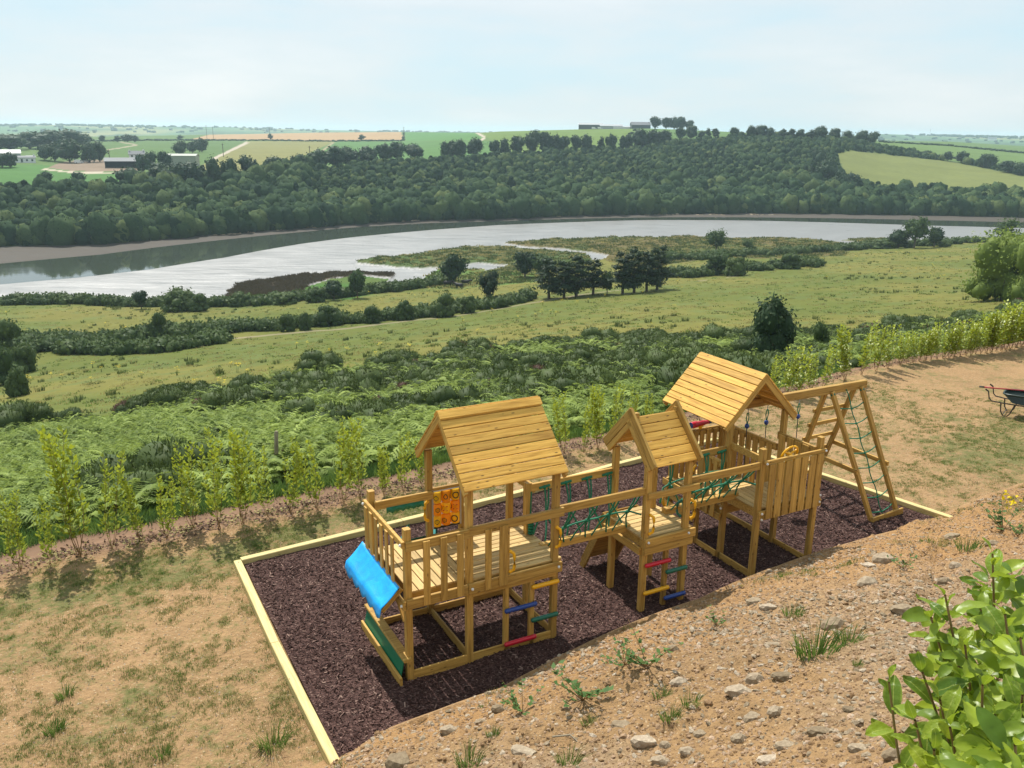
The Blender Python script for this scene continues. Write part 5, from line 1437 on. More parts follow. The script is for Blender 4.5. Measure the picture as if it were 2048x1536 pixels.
# ---------------------------------------------------------------- trees one by one
T_RIV = [
    (360, 622, 578, 84, 'bush', 'big dark riverside bush standing alone below the meadow'), (283, 618, 586, 36, 'broad', 'small lollipop shaped tree beside the big riverside bush'),
    (395, 622, 590, 50, 'bush', 'lower shrub leaning on the big riverside bush'),
    (715, 596, 543, 46, 'mid', 'pale slender tree on the shore behind the reed bed'), (668, 600, 562, 46, 'broad', 'dark tree on the shore next to the pale slender one'),
    (632, 604, 576, 50, 'bush', 'rounded shore shrub below the green marsh'), (570, 608, 586, 60, 'bush', 'low wide shore shrub below the brown reed bed'), (480, 612, 584, 54, 'bush', 'shore shrub at the near end of the brown reed bed'),
    (907, 570, 512, 62, 'broad', 'round dark tree with cattle under it'),
    (980, 612, 542, 54, 'roundpine', 'round headed pine standing by the track'),
    (1050, 556, 506, 66, 'broad', 'broad dark tree at the creek mouth'), (1085, 556, 510, 56, 'mid', 'second broad tree at the creek mouth'),
    (1432, 508, 463, 56, 'ash', 'spreading round topped tree alone on the marsh edge'), (1497, 506, 481, 36, 'bush', 'small ball shaped shrub on the marsh edge'),
    (1430, 550, 508, 58, 'mid', 'willow like shrub beside the upper track'), (1470, 552, 516, 56, 'bush', 'dark shrub behind the willow like one'), (1580, 538, 509, 52, 'bush', 'dense round shrub where the track enters the meadow'),
    (1828, 496, 444, 62, 'ash', 'tall light green tree in the riverside clump'), (1796, 496, 464, 48, 'broad', 'dark tree left of the tall light one in the riverside clump'), (1868, 494, 461, 42, 'broad', 'dark round tree right of the tall light one in the riverside clump'),
    (1765, 497, 479, 56, 'bush', 'low shrub trailing off from the riverside clump'),
    (2008, 500, 447, 74, 'open', 'thin spreading tree with visible branches on the skyline of the meadow'),
    (316, 675, 629, 46, 'bush', 'single pale shrub sticking out of the track hedge'),
    (660, 652, 611, 62, 'bush', 'dark shrub in the track hedge where the track bends'), (745, 646, 613, 44, 'bush', 'small shrub in the gap of the track hedge'), (808, 640, 600, 50, 'bush', 'shrub in the track hedge before the round headed pine'),
    (885, 634, 588, 62, 'bush', 'largest shrub in the track hedge before the round headed pine'), (935, 626, 592, 46, 'bush', 'shrub in the track hedge touching the round headed pine'),
    (575, 662, 630, 40, 'bush', 'scrubby shrub in the track hedge'), (610, 660, 625, 34, 'bush', 'upright shrub in the track hedge'),
    (12, 716, 650, 76, 'bush', 'big shrub at the end of the track hedge'), (46, 744, 694, 56, 'bush', 'mid sized shrub below the end of the track hedge'), (8, 768, 706, 64, 'bush', 'bramble covered shrub below the track hedge'), (36, 792, 742, 46, 'bush', 'lowest bramble shrub below the track hedge'),
    (1640, 712, 650, 56, 'bush', 'shrub growing beside the dark holly'),
]
for (x, yb, yt, w, k, lab) in T_RIV:
    tree('shrub' if k == 'bush' else 'pine_tree' if k == 'roundpine' else 'tree', x, yb, yt, w, k, lab, 'shrub' if k == 'bush' else 'tree', dmin=55)
for i_, (x, yb, yt, w) in enumerate(((1098, 598, 522, 80), (1128, 596, 526, 74), (1152, 594, 515, 78), (1186, 590, 522, 70), (1245, 588, 511, 74), (1268, 586, 504, 74), (1293, 583, 508, 70), (1314, 580, 498, 72))):
    tree('pine_tree', x, yb, yt, w, 'pine', ORD[i_] + ' dark pine of the pine belt from the creek mouth trees', 'tree', 'pines along the track', 60)
tree('tree', 1214, 588, 545, 34, 'mid', 'small light green tree between the two groups of pines', 'tree', dmin=60)
tree('holly_bush', 1538, 730, 596, 98, 'holly', 'dark upright holly bush behind the roof of the far tower', 'bush', dmin=40)
tree('willow_tree', 1998, 600, 488, 150, 'willow', 'large yellow green willow bush rising above the saplings', 'tree', dmin=50)
tree('willow_tree', 2075, 610, 492, 120, 'willow', 'second willow bush cut off by the picture edge', 'tree', dmin=50)
# skyline and wood edge trees
rr_ = random.Random(3)
def on_ridge(px, back=0.0):
    az = float(azdep(px, 262)[0]); d = float(np.interp(az, AZ, n_rid[0])) - 4 - back; x, y = d * math.sin(az), d * math.cos(az); return Vector((x, y, gz(x, y)))
def tree_r(*a):
    if a[-1] == 'ridge': return tree(*a[:-1], 0, on_ridge(a[1]))
    return tree(*a)
def belt(lst, group, label, dmin=380, ref='', rev=False):
    for i, (x, yb, yt, w) in enumerate(sorted(lst, reverse=rev)): tree_r('tree', x, yb, yt, w * 1.3, 'farp' if w < 17 else 'farb', ORD[i] + ' ' + label + ' from ' + ref, 'tree', group, dmin)
belt([(265, 378, 338, 60), (320, 376, 330, 52), (352, 380, 335, 50), (385, 376, 330, 50), (430, 372, 318, 40), (462, 370, 320, 40), (500, 366, 318, 36), (548, 356, 318, 40), (90, 376, 349, 28), (160, 380, 350, 26)],
     'trees at the top of the wood below the farm', 'dark tree on the wood edge below the farm', ref='the olive field end', rev=True)
belt([(600, 345, 310, 40), (640, 338, 300, 44), (670, 334, 296, 44), (700, 332, 298, 40), (735, 330, 294, 42), (770, 322, 288, 34), (795, 320, 287, 34), (830, 318, 291, 38)],
     'trees along the top of the wood below the olive field', 'dark tree of the row under the olive field', ref='the farm end')
belt([(890, 316, 284, 22), (905, 316, 281, 32), (920, 316, 282, 26), (948, 314, 280, 32), (990, 310, 281, 26), (1010, 310, 277, 26), (1035, 309, 275, 30), (1065, 308, 266, 34), (1090, 306, 265, 30), (1112, 306, 270, 30), (1130, 305, 275, 22), (1152, 304, 274, 24), (1172, 304, 270, 26), (1203, 303, 275, 14), (1222, 302, 269, 24), (1245, 300, 272, 14), (1257, 300, 272, 18)],
     'trees in the broken row under the hilltop farm', 'dark tree of the broken row under the hilltop farm', ref='the wheat field end')
belt([(1278, 298, 262, 34), (1305, 294, 260, 36), (1328, 290, 262, 30), (1360, 280, 258, 22), (1382, 278, 254, 26), (1402, 277, 262, 18), (1416, 276, 258, 12), (1430, 276, 258, 16), (1468, 277, 256, 18), (1500, 277, 255, 18), (1520, 277, 254, 28), (1540, 278, 256, 22), (1565, 278, 260, 16), (1582, 278, 259, 16), (1600, 279, 260, 20), (1622, 280, 262, 16), (1642, 280, 257, 26), (1668, 281, 260, 24), (1695, 284, 263, 26), (1722, 288, 264, 30), (1742, 292, 268, 26)],
     'trees along the hill crest', 'dark tree along the crest of the wooded hill', 600, 'the steep pasture end', True)
belt([(1310, 257, 236, 24), (1332, 257, 235, 18), (1348, 257, 233, 22), (1362, 258, 235, 20), (1378, 259, 242, 18)], 'trees beside the hilltop farm', 'tree of the clump beside the hilltop farm', 'ridge', 'the dark barn')
belt([(140, 325, 284, 42), (110, 322, 292, 30), (90, 320, 296, 24), (180, 325, 288, 36), (200, 324, 290, 28), (20, 335, 308, 26), (5, 335, 312, 30)], 'trees around the valley farm', 'tall tree behind the valley farm yard', 480, 'the white cottage side')
belt([(362, 314, 287, 26), (385, 306, 285, 20), (404, 304, 278, 26)], 'trees in the small field copse', 'round tree of the small field copse', 500, 'the farm side')
belt([(300, 345, 310, 30), (330, 340, 306, 26), (285, 345, 314, 24)], 'trees next to the green shed', 'tree between farm house and green shed', 480, 'the farm house')
belt([(541, 279, 268, 10), (723, 281, 270, 14), (360, 279, 271, 12), (205, 283, 272, 12), (255, 284, 270, 20), (270, 284, 272, 14), (235, 284, 273, 14)], 'lone trees on the field hedge', 'lone tree on the hedge below the wheat field', 700, 'the knoll wood')
belt([(1635, 350, 306, 34), (1655, 372, 325, 40), (1680, 388, 345, 34), (1700, 360 + 18, 348, 30)], 'trees at the edge of the pasture', 'large tree where the wood meets the steep pasture', 400, 'the inner wood')
belt([(1770, 300, 291, 12), (1802, 306, 295, 14), (1826, 310, 303, 20), (1853, 312, 303, 20), (1895, 322, 305, 18), (1922, 325, 305, 24), (1965, 335, 313, 18), (1980, 337, 314, 20), (2015, 345, 325, 30), (2040, 350, 328, 30)], 'trees in the hedge above the pasture', 'tree in the hedge above the steep pasture', 500, 'the wooded crest')
belt([(20, 300, 275, 60), (60, 298, 268, 60), (100, 296, 265, 60), (140, 294, 266, 50), (-10, 302, 278, 50), (170, 292, 272, 30)], 'trees of the wood on the knoll', 'tree of the round wood on the knoll', 700, 'the lone hedge trees', True)
belt([(1840, 402, 378, 26), (1872, 402, 378, 14), (1920, 404, 384, 14), (1960, 408, 388, 26), (2000, 410, 392, 24), (2035, 412, 395, 24)], 'trees standing up from the waterside belt', 'taller tree in the waterside belt under the pasture', 380, 'the big wood')

# single gorse and dead bushes on the slope
for i, (x, yb, w, lab, mt) in enumerate([(340, 822, 95, 'rounded dark gorse bush at the meadow edge', 0), (640, 752, 90, 'gorse bush at the edge of the open meadow', 1), (830, 768, 66, 'black green gorse bush standing out of the bracken', 2), (770, 822, 66, 'half dead brownish gorse bush in the bracken', 5),
                                       (40, 865, 110, 'dark gorse bush at the corner of the meadow', 3), (745, 772, 60, 'reddish brown dead gorse bush', 5), (500, 795, 90, 'gorse bush among bracken above the saplings', 4), (400, 960, 130, 'dark shrub right behind the saplings', 0), (590, 940, 90, 'dark bush behind the wooden fence post', 3), (130, 850, 60, 'small gorse bush in front of the meadow', 1)]):
    p = on_ground(x, yb, 20); s = w / F_PX * (p - Vector((0, 0, CAM_H))).length / 1.7
    o = link('gorse_bush', gp_[mt].data, None, Matrix.Translation(p) @ Matrix.Rotation(i * 1.3, 4, 'Z') @ Matrix.Diagonal((s, s, s * .95, 1)))
    tag(o, lab, 'bush')

# ---------------------------------------------------------------- griselinia saplings along the terrace edge
def sapling_meshes(seed):
    r = random.Random(seed); q = np.random.default_rng(seed); mb = MB(); Ps = []; Ns = []; Al = []
    ns = r.randint(4, 6)
    for i in range(ns):
        a = 2 * math.pi * i / ns + r.uniform(-.5, .5); sp = r.uniform(.05, .16); hh = r.uniform(.7, 1.0) if i else 1.0
        pts = []
        for k in range(8):
            t = k / 7; pts.append(Vector((math.cos(a) * sp * (t ** .6) + .018 * math.sin(t * 7 + i), math.sin(a) * sp * (t ** .6) + .018 * math.cos(t * 6 + i * 2), t * hh)))
        mb.tube(pts, [.0034 * (1 - .6 * k / 7) for k in range(8)], M_stem, 5, caps=False)
        nl = int(r.uniform(55, 85) * hh)
        for k in range(nl):
            t = .16 + .84 * (k + r.random()) / nl; f = t * 7; j = min(int(f), 6); p = pts[j].lerp(pts[j + 1], f - j)
            b = r.uniform(0, 6.28); side = .014 + .085 * (1 - t * .8) * r.random()
            o = Vector((math.cos(b), math.sin(b), .45 + .7 * t)).normalized()
            c = p + o * (side + .02); Ps.append(tuple(c)); Al.append(tuple(o)); nn = Vector((-math.cos(b) * .6 + r.uniform(-.5, .5), -math.sin(b) * .6 + r.uniform(-.5, .5), .9)); Ns.append(tuple(nn - o * nn.dot(o)))
    P_, N_, A_ = np.array(Ps), unit(np.array(Ns)), np.array(Al)
    V, F = leaf_quads(P_, N_, (.070 - .020 * P_[:, 2]) * (.7 + .6 * q.random(len(P_))), q, .7, A_)
    tint = np.clip(.35 + .35 * (P_[:, 2]) + .22 * q.normal(size=len(P_)), 0, 1)
    return mb.mesh('stems'), foliage_mesh('foliage', V, F, L_sap, tint)
SAP = [sapling_meshes(800 + i) for i in range(6)]
sap_px = [(40, 1142, 1003), (102, 1130, 1012), (160, 1113, 892), (222, 1098, 925), (283, 1082, 948), (334, 1080, 960), (386, 1056, 905), (440, 1058, 878), (486, 1048, 868), (535, 1034, 905), (583, 1030, 888), (636, 1020, 880),
          (686, 1008, 848), (722, 1000, 850), (768, 990, 890), (806, 984, 868), (845, 975, 880), (1020, 930, 850), (1128, 905, 788), (1168, 905, 803), (1196, 898, 772), (1228, 885, 772), (1262, 876, 782), (1300, 862, 790), (1342, 856, 800), (1400, 838, 790), (1480, 812, 745),
          (1548, 796, 716), (1572, 792, 706), (1598, 794, 702), (1622, 783, 712), (1646, 776, 694), (1690, 762, 662), (1722, 750, 664), (1752, 742, 655), (1775, 738, 660), (1800, 729, 672), (1826, 725, 668), (1850, 722, 664), (1874, 719, 655), (1898, 716, 652), (1920, 713, 648), (1942, 711, 655), (1962, 708, 640), (1982, 706, 632), (2002, 702, 625), (2022, 698, 620), (2042, 694, 612), (2062, 690, 606)]
sap_px += [(int((a[0] + b[0]) / 2), (a[1] + b[1]) // 2 - 1, (a[2] + b[2]) // 2 + 4) for a, b in zip(sap_px[36:-1], sap_px[37:])]
def sap_label(x):
    xs = [q[0] for q in sap_px]
    if x < 860: return ORD[sorted([q for q in xs if q < 860], reverse=True).index(x)] + ' leggy sapling from the first tower along the open terrace edge'
    if x < 1500: return ORD[sorted([q for q in xs if 860 <= q < 1500]).index(x)] + ' sapling behind the rope bridges from the first tower'
    if x < 1790: return ORD[sorted([q for q in xs if 1500 <= q < 1790]).index(x)] + ' thick sapling behind the swing beam from the far tower'
    return ORD[sorted([q for q in xs if q >= 1790], reverse=True).index(x)] + ' short bushy sapling of the dense row from the willow end'
def sap_label_old(x):
    if x < 860: return 'leggy yellow green sapling in the spaced row beside the open lawn end'
    if x < 1500: return 'yellow green sapling in the row behind the two nearer towers'
    if x < 1790: return 'yellow green sapling in the thick row behind the swing beam'
    return 'short bushy sapling in the dense row towards the willow'
for i, (x, yb, yt) in enumerate(sap_px):
    az, td = azdep(x, yb); d = CAM_H / float(td); p = Vector((d * math.sin(float(az)), d * math.cos(float(az)), 0)); p.z = gz(p.x, p.y) - .02
    dist = (p - Vector((0, 0, CAM_H))).length; h = (yb - yt) / F_PX * dist * 1.08
    wd = h * (.85 if x < 1500 else 1.1 if x < 1790 else 1.25)
    t_ = empty('sapling', Matrix.Translation(p) @ Matrix.Rotation(R(7) * math.sin(i * 2.7), 4, 'Y') @ Matrix.Rotation(R(5) * math.sin(i * 1.9), 4, 'X') @ Matrix.Rotation(i * 2.1, 4, 'Z') @ Matrix.Diagonal((wd, wd, h, 1)))
    st, fo = SAP[i % 6]
    link('stems', st, t_); link('foliage', fo, t_)
    tag(t_, sap_label(x), 'sapling', 'saplings planted along the terrace edge' if x < 860 else 'saplings behind the towers' if x < 1500 else 'saplings behind the swing' if x < 1790 else 'bushy saplings towards the willow')
# fence posts behind the saplings
for (x, yb, yt, w, lab, mt) in ((556, 962, 866, .05, 'weathered round fence post leaning among the saplings', M_oldpost), (977, 800, 757, .05, 'thin dark stake standing in the bracken', M_bark), (566, 950, 895, .035, 'split stake next to the fence post', M_oldpost)):
    p = on_ground(x, yb, 15); dist = (p - Vector((0, 0, CAM_H))).length; h = (yb - yt) / F_PX * dist * 1.05
    mb = MB(); mb.tube([(0, 0, -.2), (0, 0, h * .5), (.03, .02, h * .97), (.035, .02, h)], [w, w * .95, w * .9, w * .6], mt, 9)
    tag(mb.build('fence_post', None, Matrix.Translation(p)), lab, 'post')

# ---------------------------------------------------------------- big leaved shrub at the camera's feet
def gris_leaf(seed):
    r = random.Random(seed); n = 8; vs = []; fs = []
    for i in range(n + 1):
        t = i / n; w = .245 * math.sin(math.pi * min(1, t * .90 + .04) ** .92) ** .8 * (1.0 if t < .99 else .55); z = .10 * math.sin(t * 2.6 + r.uniform(-.2, .2)) - .16 * t * t * r.uniform(.4, 1.4)
        for s in (-1, -.5, 0, .5, 1): vs.append((t, s * w, z + .08 * abs(s) ** 1.5 * w / .245 + .018 * math.sin(t * 11 + s * 3)))
    for i in range(n):
        for k in range(4): fs.append((i * 5 + k, i * 5 + k + 1, (i + 1) * 5 + k + 1, (i + 1) * 5 + k))
    me = bpy.data.meshes.new('leaf'); me.from_pydata(vs, [], fs); me.polygons.foreach_set('use_smooth', [True] * len(fs)); me.materials.append(L_fg); me.update(); return me
def fg_mat():
    m, nt, b, out = new_mat('griselinia_leaf')
    oi = N(nt, 'ShaderNodeObjectInfo'); tc = N(nt, 'ShaderNodeTexCoord')
    sx = N(nt, 'ShaderNodeSeparateXYZ'); nt.links.new(tc.outputs['Object'], sx.inputs[0])
    ay_ = mth(nt, 'ABSOLUTE', sx.outputs[1])
    vein = mth(nt, 'LESS_THAN', ay_, 0.012)
    base = ramp(nt, oi.outputs['Random'], [(0.0, (0.05, 0.115, 0.012)), (0.3, (0.13, 0.22, 0.016)), (0.8, (0.33, 0.41, 0.03)), (1.0, (0.46, 0.50, 0.05))])
    base = mixc(nt, mth(nt, 'MULTIPLY', noise(nt, tc.outputs['Object'], 3.0, 5, .7), 0.6), base, (0.10, 0.17, 0.02))
    base = mixc(nt, mth(nt, 'MULTIPLY', vein, 0.6), base, (0.38, 0.42, 0.09))
    edge = N(nt, 'ShaderNodeMapRange'); nt.links.new(ay_, edge.inputs['Value']); edge.inputs['From Min'].default_value = .17; edge.inputs['From Max'].default_value = .235
    base = mixc(nt, mth(nt, 'MULTIPLY', edge.outputs[0], .45), base, (0.42, 0.46, 0.08))
    nt.links.new(base, b.inputs['Base Color']); b.inputs['Roughness'].default_value = 0.40; b.inputs['Specular IOR Level'].default_value = 0.35
    bump(nt, b, noise(nt, tc.outputs['Object'], 4, 3), .2, .03)
    t = N(nt, 'ShaderNodeBsdfTranslucent'); nt.links.new(mixc(nt, .6, base, (0.42, 0.52, 0.03)), t.inputs['Color'])
    mx = N(nt, 'ShaderNodeMixShader'); mx.inputs[0].default_value = .38; nt.links.new(b.outputs[0], mx.inputs[1]); nt.links.new(t.outputs[0], mx.inputs[2]); nt.links.new(mx.outputs[0], out.inputs['Surface'])
    return m
L_fg = fg_mat()
LEAVES = [gris_leaf(900 + i) for i in range(6)]
def at_d(px, py, d):
    x, y, z = ray(px, py); v = Vector((float(x), float(y), float(z))).normalized(); return Vector((0, 0, CAM_H)) + v * d
base_p = Vector((1.45, 1.75, 0)); base_p.z = gz(base_p.x, base_p.y)
bush = empty('leafy_shrub', Matrix.Translation(base_p))
tag(bush, 'glossy bright green shrub with large oval leaves at the top of the bank', 'shrub')
BI = Matrix.Translation(-base_p)
# stem tips as seen, with their distance
tips = [(1985, 1108, 1.95), (1890, 1190, 1.80), (1862, 1235, 1.85), (1930, 1290, 1.75), (1778, 1365, 1.70), (1845, 1345, 1.72), (1880, 1400, 1.66), (2010, 1230, 1.82), (2040, 1275, 1.70), (1965, 1370, 1.62), (1900, 1455, 1.58), (1868, 1500, 1.52), (1990, 1430, 1.55), (2045, 1390, 1.60), (1925, 1520, 1.48), (2030, 1490, 1.45),
        (1960, 1200, 1.98), (2060, 1180, 1.95), (1830, 1440, 1.62), (2060, 1330, 1.85), (1985, 1545, 1.40), (2075, 1450, 1.7), (1940, 1400, 1.80)]
rl_ = random.Random(77); nleaf = 0; low_v, low_f = [], []
L_fglow = leaf_mat('griselinia_lower_leaf', (0.07, 0.14, 0.012), (0.32, 0.40, 0.035), .36, .38, 0, .35)
up_cam = Vector((0, 0, 1))
for si, (px, py, d) in enumerate(tips):
    tip = at_d(px, py, d); root = base_p + Vector((rl_.uniform(-.12, .12), rl_.uniform(-.12, .12), .05))
    mid = root.lerp(tip, .55) + Vector((rl_.uniform(-.08, .08), rl_.uniform(-.08, .08), -.04))
    pts = []
    for k in range(12):
        t = k / 11; pts.append((1 - t) ** 2 * root + 2 * t * (1 - t) * mid + t * t * tip)
    mb = MB(); mb.tube([BI @ p for p in pts], [.0055 - .0035 * k / 11 for k in range(12)], M_stem, 6, caps=False)
    so = mb.build('stem', bush)
    L = (tip - mid).length; n = 12
    for k in range(n):
        t = 1.0 - .0175 * k - .002 * rl_.random(); f = t * 11; j = min(int(f), 10); p = pts[j].lerp(pts[j + 1], f - j); ax = (pts[j + 1] - pts[j]).normalized()
        a = k * 2.4 + si; e1 = ax.cross(Vector((.3, .5, .8))).normalized(); e2 = ax.cross(e1)
        open_ = .35 if k < 2 else .75 + .4 * rl_.random()
        dr = (ax * (1.0 - .55 * min(open_, 1)) + (math.cos(a) * e1 + math.sin(a) * e2) * open_).normalized()
        nrm = (ax * .9 + Vector((0, 0, .5)) + Vector((rl_.uniform(-.4, .4), rl_.uniform(-.4, .4), rl_.uniform(-.3, .3)))); nrm = (nrm - dr * nrm.dot(dr)).normalized(); bi = nrm.cross(dr)
        s = (.034 if k < 2 else .058 * rl_.uniform(.75, 1.2))
        c = BI @ (p + dr * .006)
        M = Matrix(((dr.x * s, bi.x * s, nrm.x * s, c.x), (dr.y * s, bi.y * s, nrm.y * s, c.y), (dr.z * s, bi.z * s, nrm.z * s, c.z), (0, 0, 0, 1)))
        link('leaf', LEAVES[(si + k) % 6], so, M); nleaf += 1
    for k in range(12, 40):            # lower, mostly hidden leaves: joined below
        t = 1.0 - .0175 * k; f = max(t, .05) * 11; j = min(int(f), 10); p = pts[j].lerp(pts[j + 1], f - j); ax = (pts[j + 1] - pts[j]).normalized()
        a = k * 2.4 + si; e1 = ax.cross(Vector((.3, .5, .8))).normalized(); e2 = ax.cross(e1)
        dr = (ax * .4 + (math.cos(a) * e1 + math.sin(a) * e2)).normalized(); nrm = ax * .8 + Vector((rl_.uniform(-.5, .5), rl_.uniform(-.5, .5), .5)); nrm = (nrm - dr * nrm.dot(dr)).normalized(); bi = nrm.cross(dr)
        s = .058 * rl_.uniform(.7, 1.2); c = BI @ p
        M = Matrix(((dr.x * s, bi.x * s, nrm.x * s, c.x), (dr.y * s, bi.y * s, nrm.y * s, c.y), (dr.z * s, bi.z * s, nrm.z * s, c.z), (0, 0, 0, 1)))
        me_ = LEAVES[(si + k) % 6]; b0 = len(low_v)
        low_v += [tuple(M @ v.co) for v in me_.vertices]; low_f += [tuple(b0 + i for i in q.vertices) for q in me_.polygons]
for k in range(430):                 # the tangle of leaves between the stems
    px, py, d = rl_.choice([q for q in tips if q[0] > 1885])
    p = at_d(px + rl_.gauss(0, 26), py + 30 + abs(rl_.gauss(0, 75)), d + rl_.uniform(-.05, .22))
    a = rl_.uniform(0, 6.28); dr = Vector((math.cos(a), math.sin(a), rl_.uniform(-.1, .9))).normalized(); nrm = Vector((rl_.uniform(-.6, .6), rl_.uniform(-.8, .3), .9)); nrm = (nrm - dr * nrm.dot(dr)).normalized(); bi = nrm.cross(dr)
    s = .055 * rl_.uniform(.65, 1.2); c = BI @ p
    M = Matrix(((dr.x * s, bi.x * s, nrm.x * s, c.x), (dr.y * s, bi.y * s, nrm.y * s, c.y), (dr.z * s, bi.z * s, nrm.z * s, c.z), (0, 0, 0, 1)))
    me_ = LEAVES[k % 6]; b0 = len(low_v); low_v += [tuple(M @ v.co) for v in me_.vertices]; low_f += [tuple(b0 + i for i in q.vertices) for q in me_.polygons]
lm = bpy.data.meshes.new('lower_leaves'); lm.from_pydata(low_v, [], low_f); lm.polygons.foreach_set('use_smooth', [True] * len(low_f)); lm.materials.append(L_fglow); lm.update()
at_ = lm.attributes.new('tint', 'FLOAT', 'FACE'); at_.data.foreach_set('value', np.repeat(np.random.default_rng(4).random(len(low_f) // 32), 32).astype(np.float32))
tag(link('lower_leaves', lm, bush), kind='stuff')

# ---------------------------------------------------------------- stones, clods, grass on the bank and terrace
def rock_mesh(seed, mat, flat=.6, sub=2):
    bm = bmesh.new(); bmesh.ops.create_icosphere(bm, subdivisions=sub, radius=.5); r = np.random.default_rng(seed)
    pl = unit(r.normal(size=(9, 3))); h = r.uniform(.30, .47, 9)
    for v in bm.verts:
        c = np.array(v.co)
        for n_, q in zip(pl, h):
            e = c @ n_ - q
            if e > 0: c = c - n_ * e
        c = c * (1 + .05 * r.normal()); v.co = (c[0] * 1.15, c[1] * .85, c[2] * flat)
    me = bpy.data.meshes.new('rock'); bm.to_mesh(me); bm.free(); me.materials.append(mat); return me
ROCKS = [rock_mesh(1000 + i, M_stone, .45 + .08 * (i % 4)) for i in range(8)]
rock_px = [(1507, 1203, 30, 'pointed stone at the lip of the bank'), (1537, 1216, 34, 'grey stone just below the pointed one'), (1735, 1168, 42, 'long flat slab lying on the bank'), (1887, 1168, 30, 'white flat pebble behind the leafy shrub'), (1838, 1177, 18, 'small white pebble on the upper bank'),
           (1808, 1224, 46, 'broad stone with a dark underside above the leafy shrub'), (1672, 1254, 56, 'large pale stone by the tall grass tuft'), (1767, 1122, 40, 'earth covered boulder at the lip of the bank'), (1735, 1132, 28, 'stone beside the earth covered boulder'), (1905, 1074, 30, 'flat stone near the yellow flowers'),
           (1985, 1090, 26, 'dark stone under the yellow flowers'), (1911, 1134, 26, 'narrow slab on the upper bank'), (1050, 1505, 52, 'brown soil crusted rock at the foot of the picture'), (897, 1462, 34, 'grey angular rock at the lip of the bank'), (998, 1420, 30, 'orange tinted stone near the bank lip'), (800, 1528, 56, 'slate rock at the bottom of the bank'),
           (1245, 1453, 44, 'long pale stone beside the clump of grass'), (1288, 1485, 48, 'tilted brown rock with a pale top edge'), (1358, 1368, 34, 'yellowish upright rock on the bank'), (1508, 1362, 40, 'rounded pale stone in the middle of the bank'), (1565, 1352, 40, 'second rounded pale stone in the middle of the bank'), (1478, 1388, 52, 'broad cream slab in the stony patch'),
           (1552, 1424, 34, 'reddish squared stone in the stony patch'), (1505, 1438, 34, 'brown chunky stone in the stony patch'), (1570, 1492, 36, 'white oval stone in the stony patch'), (1640, 1466, 44, 'sharp flat flake in the stony patch'), (1375, 1506, 32, 'white chalky stone low on the bank'), (1330, 1492, 26, 'small white stone low on the bank'), (1540, 1520, 46, 'pale wedge stone at the bottom of the bank'), (1320, 1524, 36, 'white broken stone at the bottom of the bank'),
           (1480, 1478, 34, 'split pale stone in the stony patch'), (1400, 1470, 26, 'earthy stone in the stony patch'), (1700, 1420, 26, 'light stone beside the leafy shrub'), (1720, 1500, 40, 'flat light stone beneath the leafy shrub'), (1790, 1515, 44, 'rounded light stone beneath the leafy shrub'), (1345, 1300, 26, 'flat pale stone behind the weeds'), (1545, 1290, 30, 'flat sandy stone left of the tall grass tuft'), (960, 1445, 22, 'pale stone half buried near the lip')]
for i, (x, y, w, lab) in enumerate(rock_px):
    p = on_ground(x, y); s = w / F_PX * (p - Vector((0, 0, CAM_H))).length * .92
    tag(link('rock', ROCKS[i % 8], None, Matrix.Translation(p + Vector((0, 0, s * .03))) @ Matrix.Rotation(rl_.uniform(-.5, .5), 4, 'Z') @ Matrix.Rotation(R(-14), 4, 'X') @ Matrix.Diagonal((s, s, s * 1.15, 1))), lab, 'rock')
st_k = [proto('gravel_kind_%02d' % i, rock_mesh(1100 + i, M_stone, .55, 1)) for i in range(6)] + [proto('gravel_kind_%02d' % (6 + i), rock_mesh(1120 + i, M_clod, .7, 1)) for i in range(3)]
bankm = seg('bank') & (np.abs(AZ) < R(40))[None, :]
stony = smooth(.42, .62, fbm(GX * .55 + 3, GY * .55, 4, 51)) + .22
gP3 = sample(bankm, 30000, rng, stony / np.maximum(GD, 4) ** .7)
gs3 = .011 + .085 * rng.random(len(gP3)) ** 4.2
pick3 = np.where(rng.random(len(gP3)) < .62, rng.integers(0, 6, len(gP3)), 6 + rng.integers(0, 3, len(gP3)))
gcl = sample(bankm, 42000, rng, 1 / np.maximum(GD, 4) ** .7); scl_ = .012 + .045 * rng.random(len(gcl)) ** 3
gt2 = sample(seg('terrace') & (np.abs(AZ) < R(40))[None, :] & (GD < 26), 16000, rng, (1 / np.maximum(GD, 6)) ** 1.2); st2 = .010 + .030 * rng.random(len(gt2)) ** 4
# keep stones off the mulch
def in_bed(P):
    q = (P[:, :2] - np.array([PA.translation.x, PA.translation.y])) @ np.array([[math.cos(R(28.202)), -math.sin(R(28.202))], [math.sin(R(28.202)), math.cos(R(28.202))]])
    u_, v_ = q[:, 0], q[:, 1]
    return (u_ > -1.45) & (u_ < 11.1 - .19 * (v_ + 1.35)) & (v_ < bed_v(u_, 1.0) + .08) & (v_ > -1.4)
ok_ = ~in_bed(gt2); gt2, st2 = gt2[ok_], st2[ok_]
okb = ~in_bed(gP3) | (gP3[:, 2] > .25); gP3, gs3, pick3 = gP3[okb], gs3[okb], pick3[okb]
PP = np.concatenate([gP3, gcl, gt2]); SS = np.concatenate([gs3, scl_, st2]); PK = np.concatenate([pick3, 6 + rng.integers(0, 3, len(gcl)), np.where(rng.random(len(gt2)) < .5, rng.integers(0, 6, len(gt2)), 7)])
scatter('loose_stones', PP, rz(len(PP), .5), s3(SS), PK, st_k, 'small stones and clods strewn over the bare earth', 'gravel')
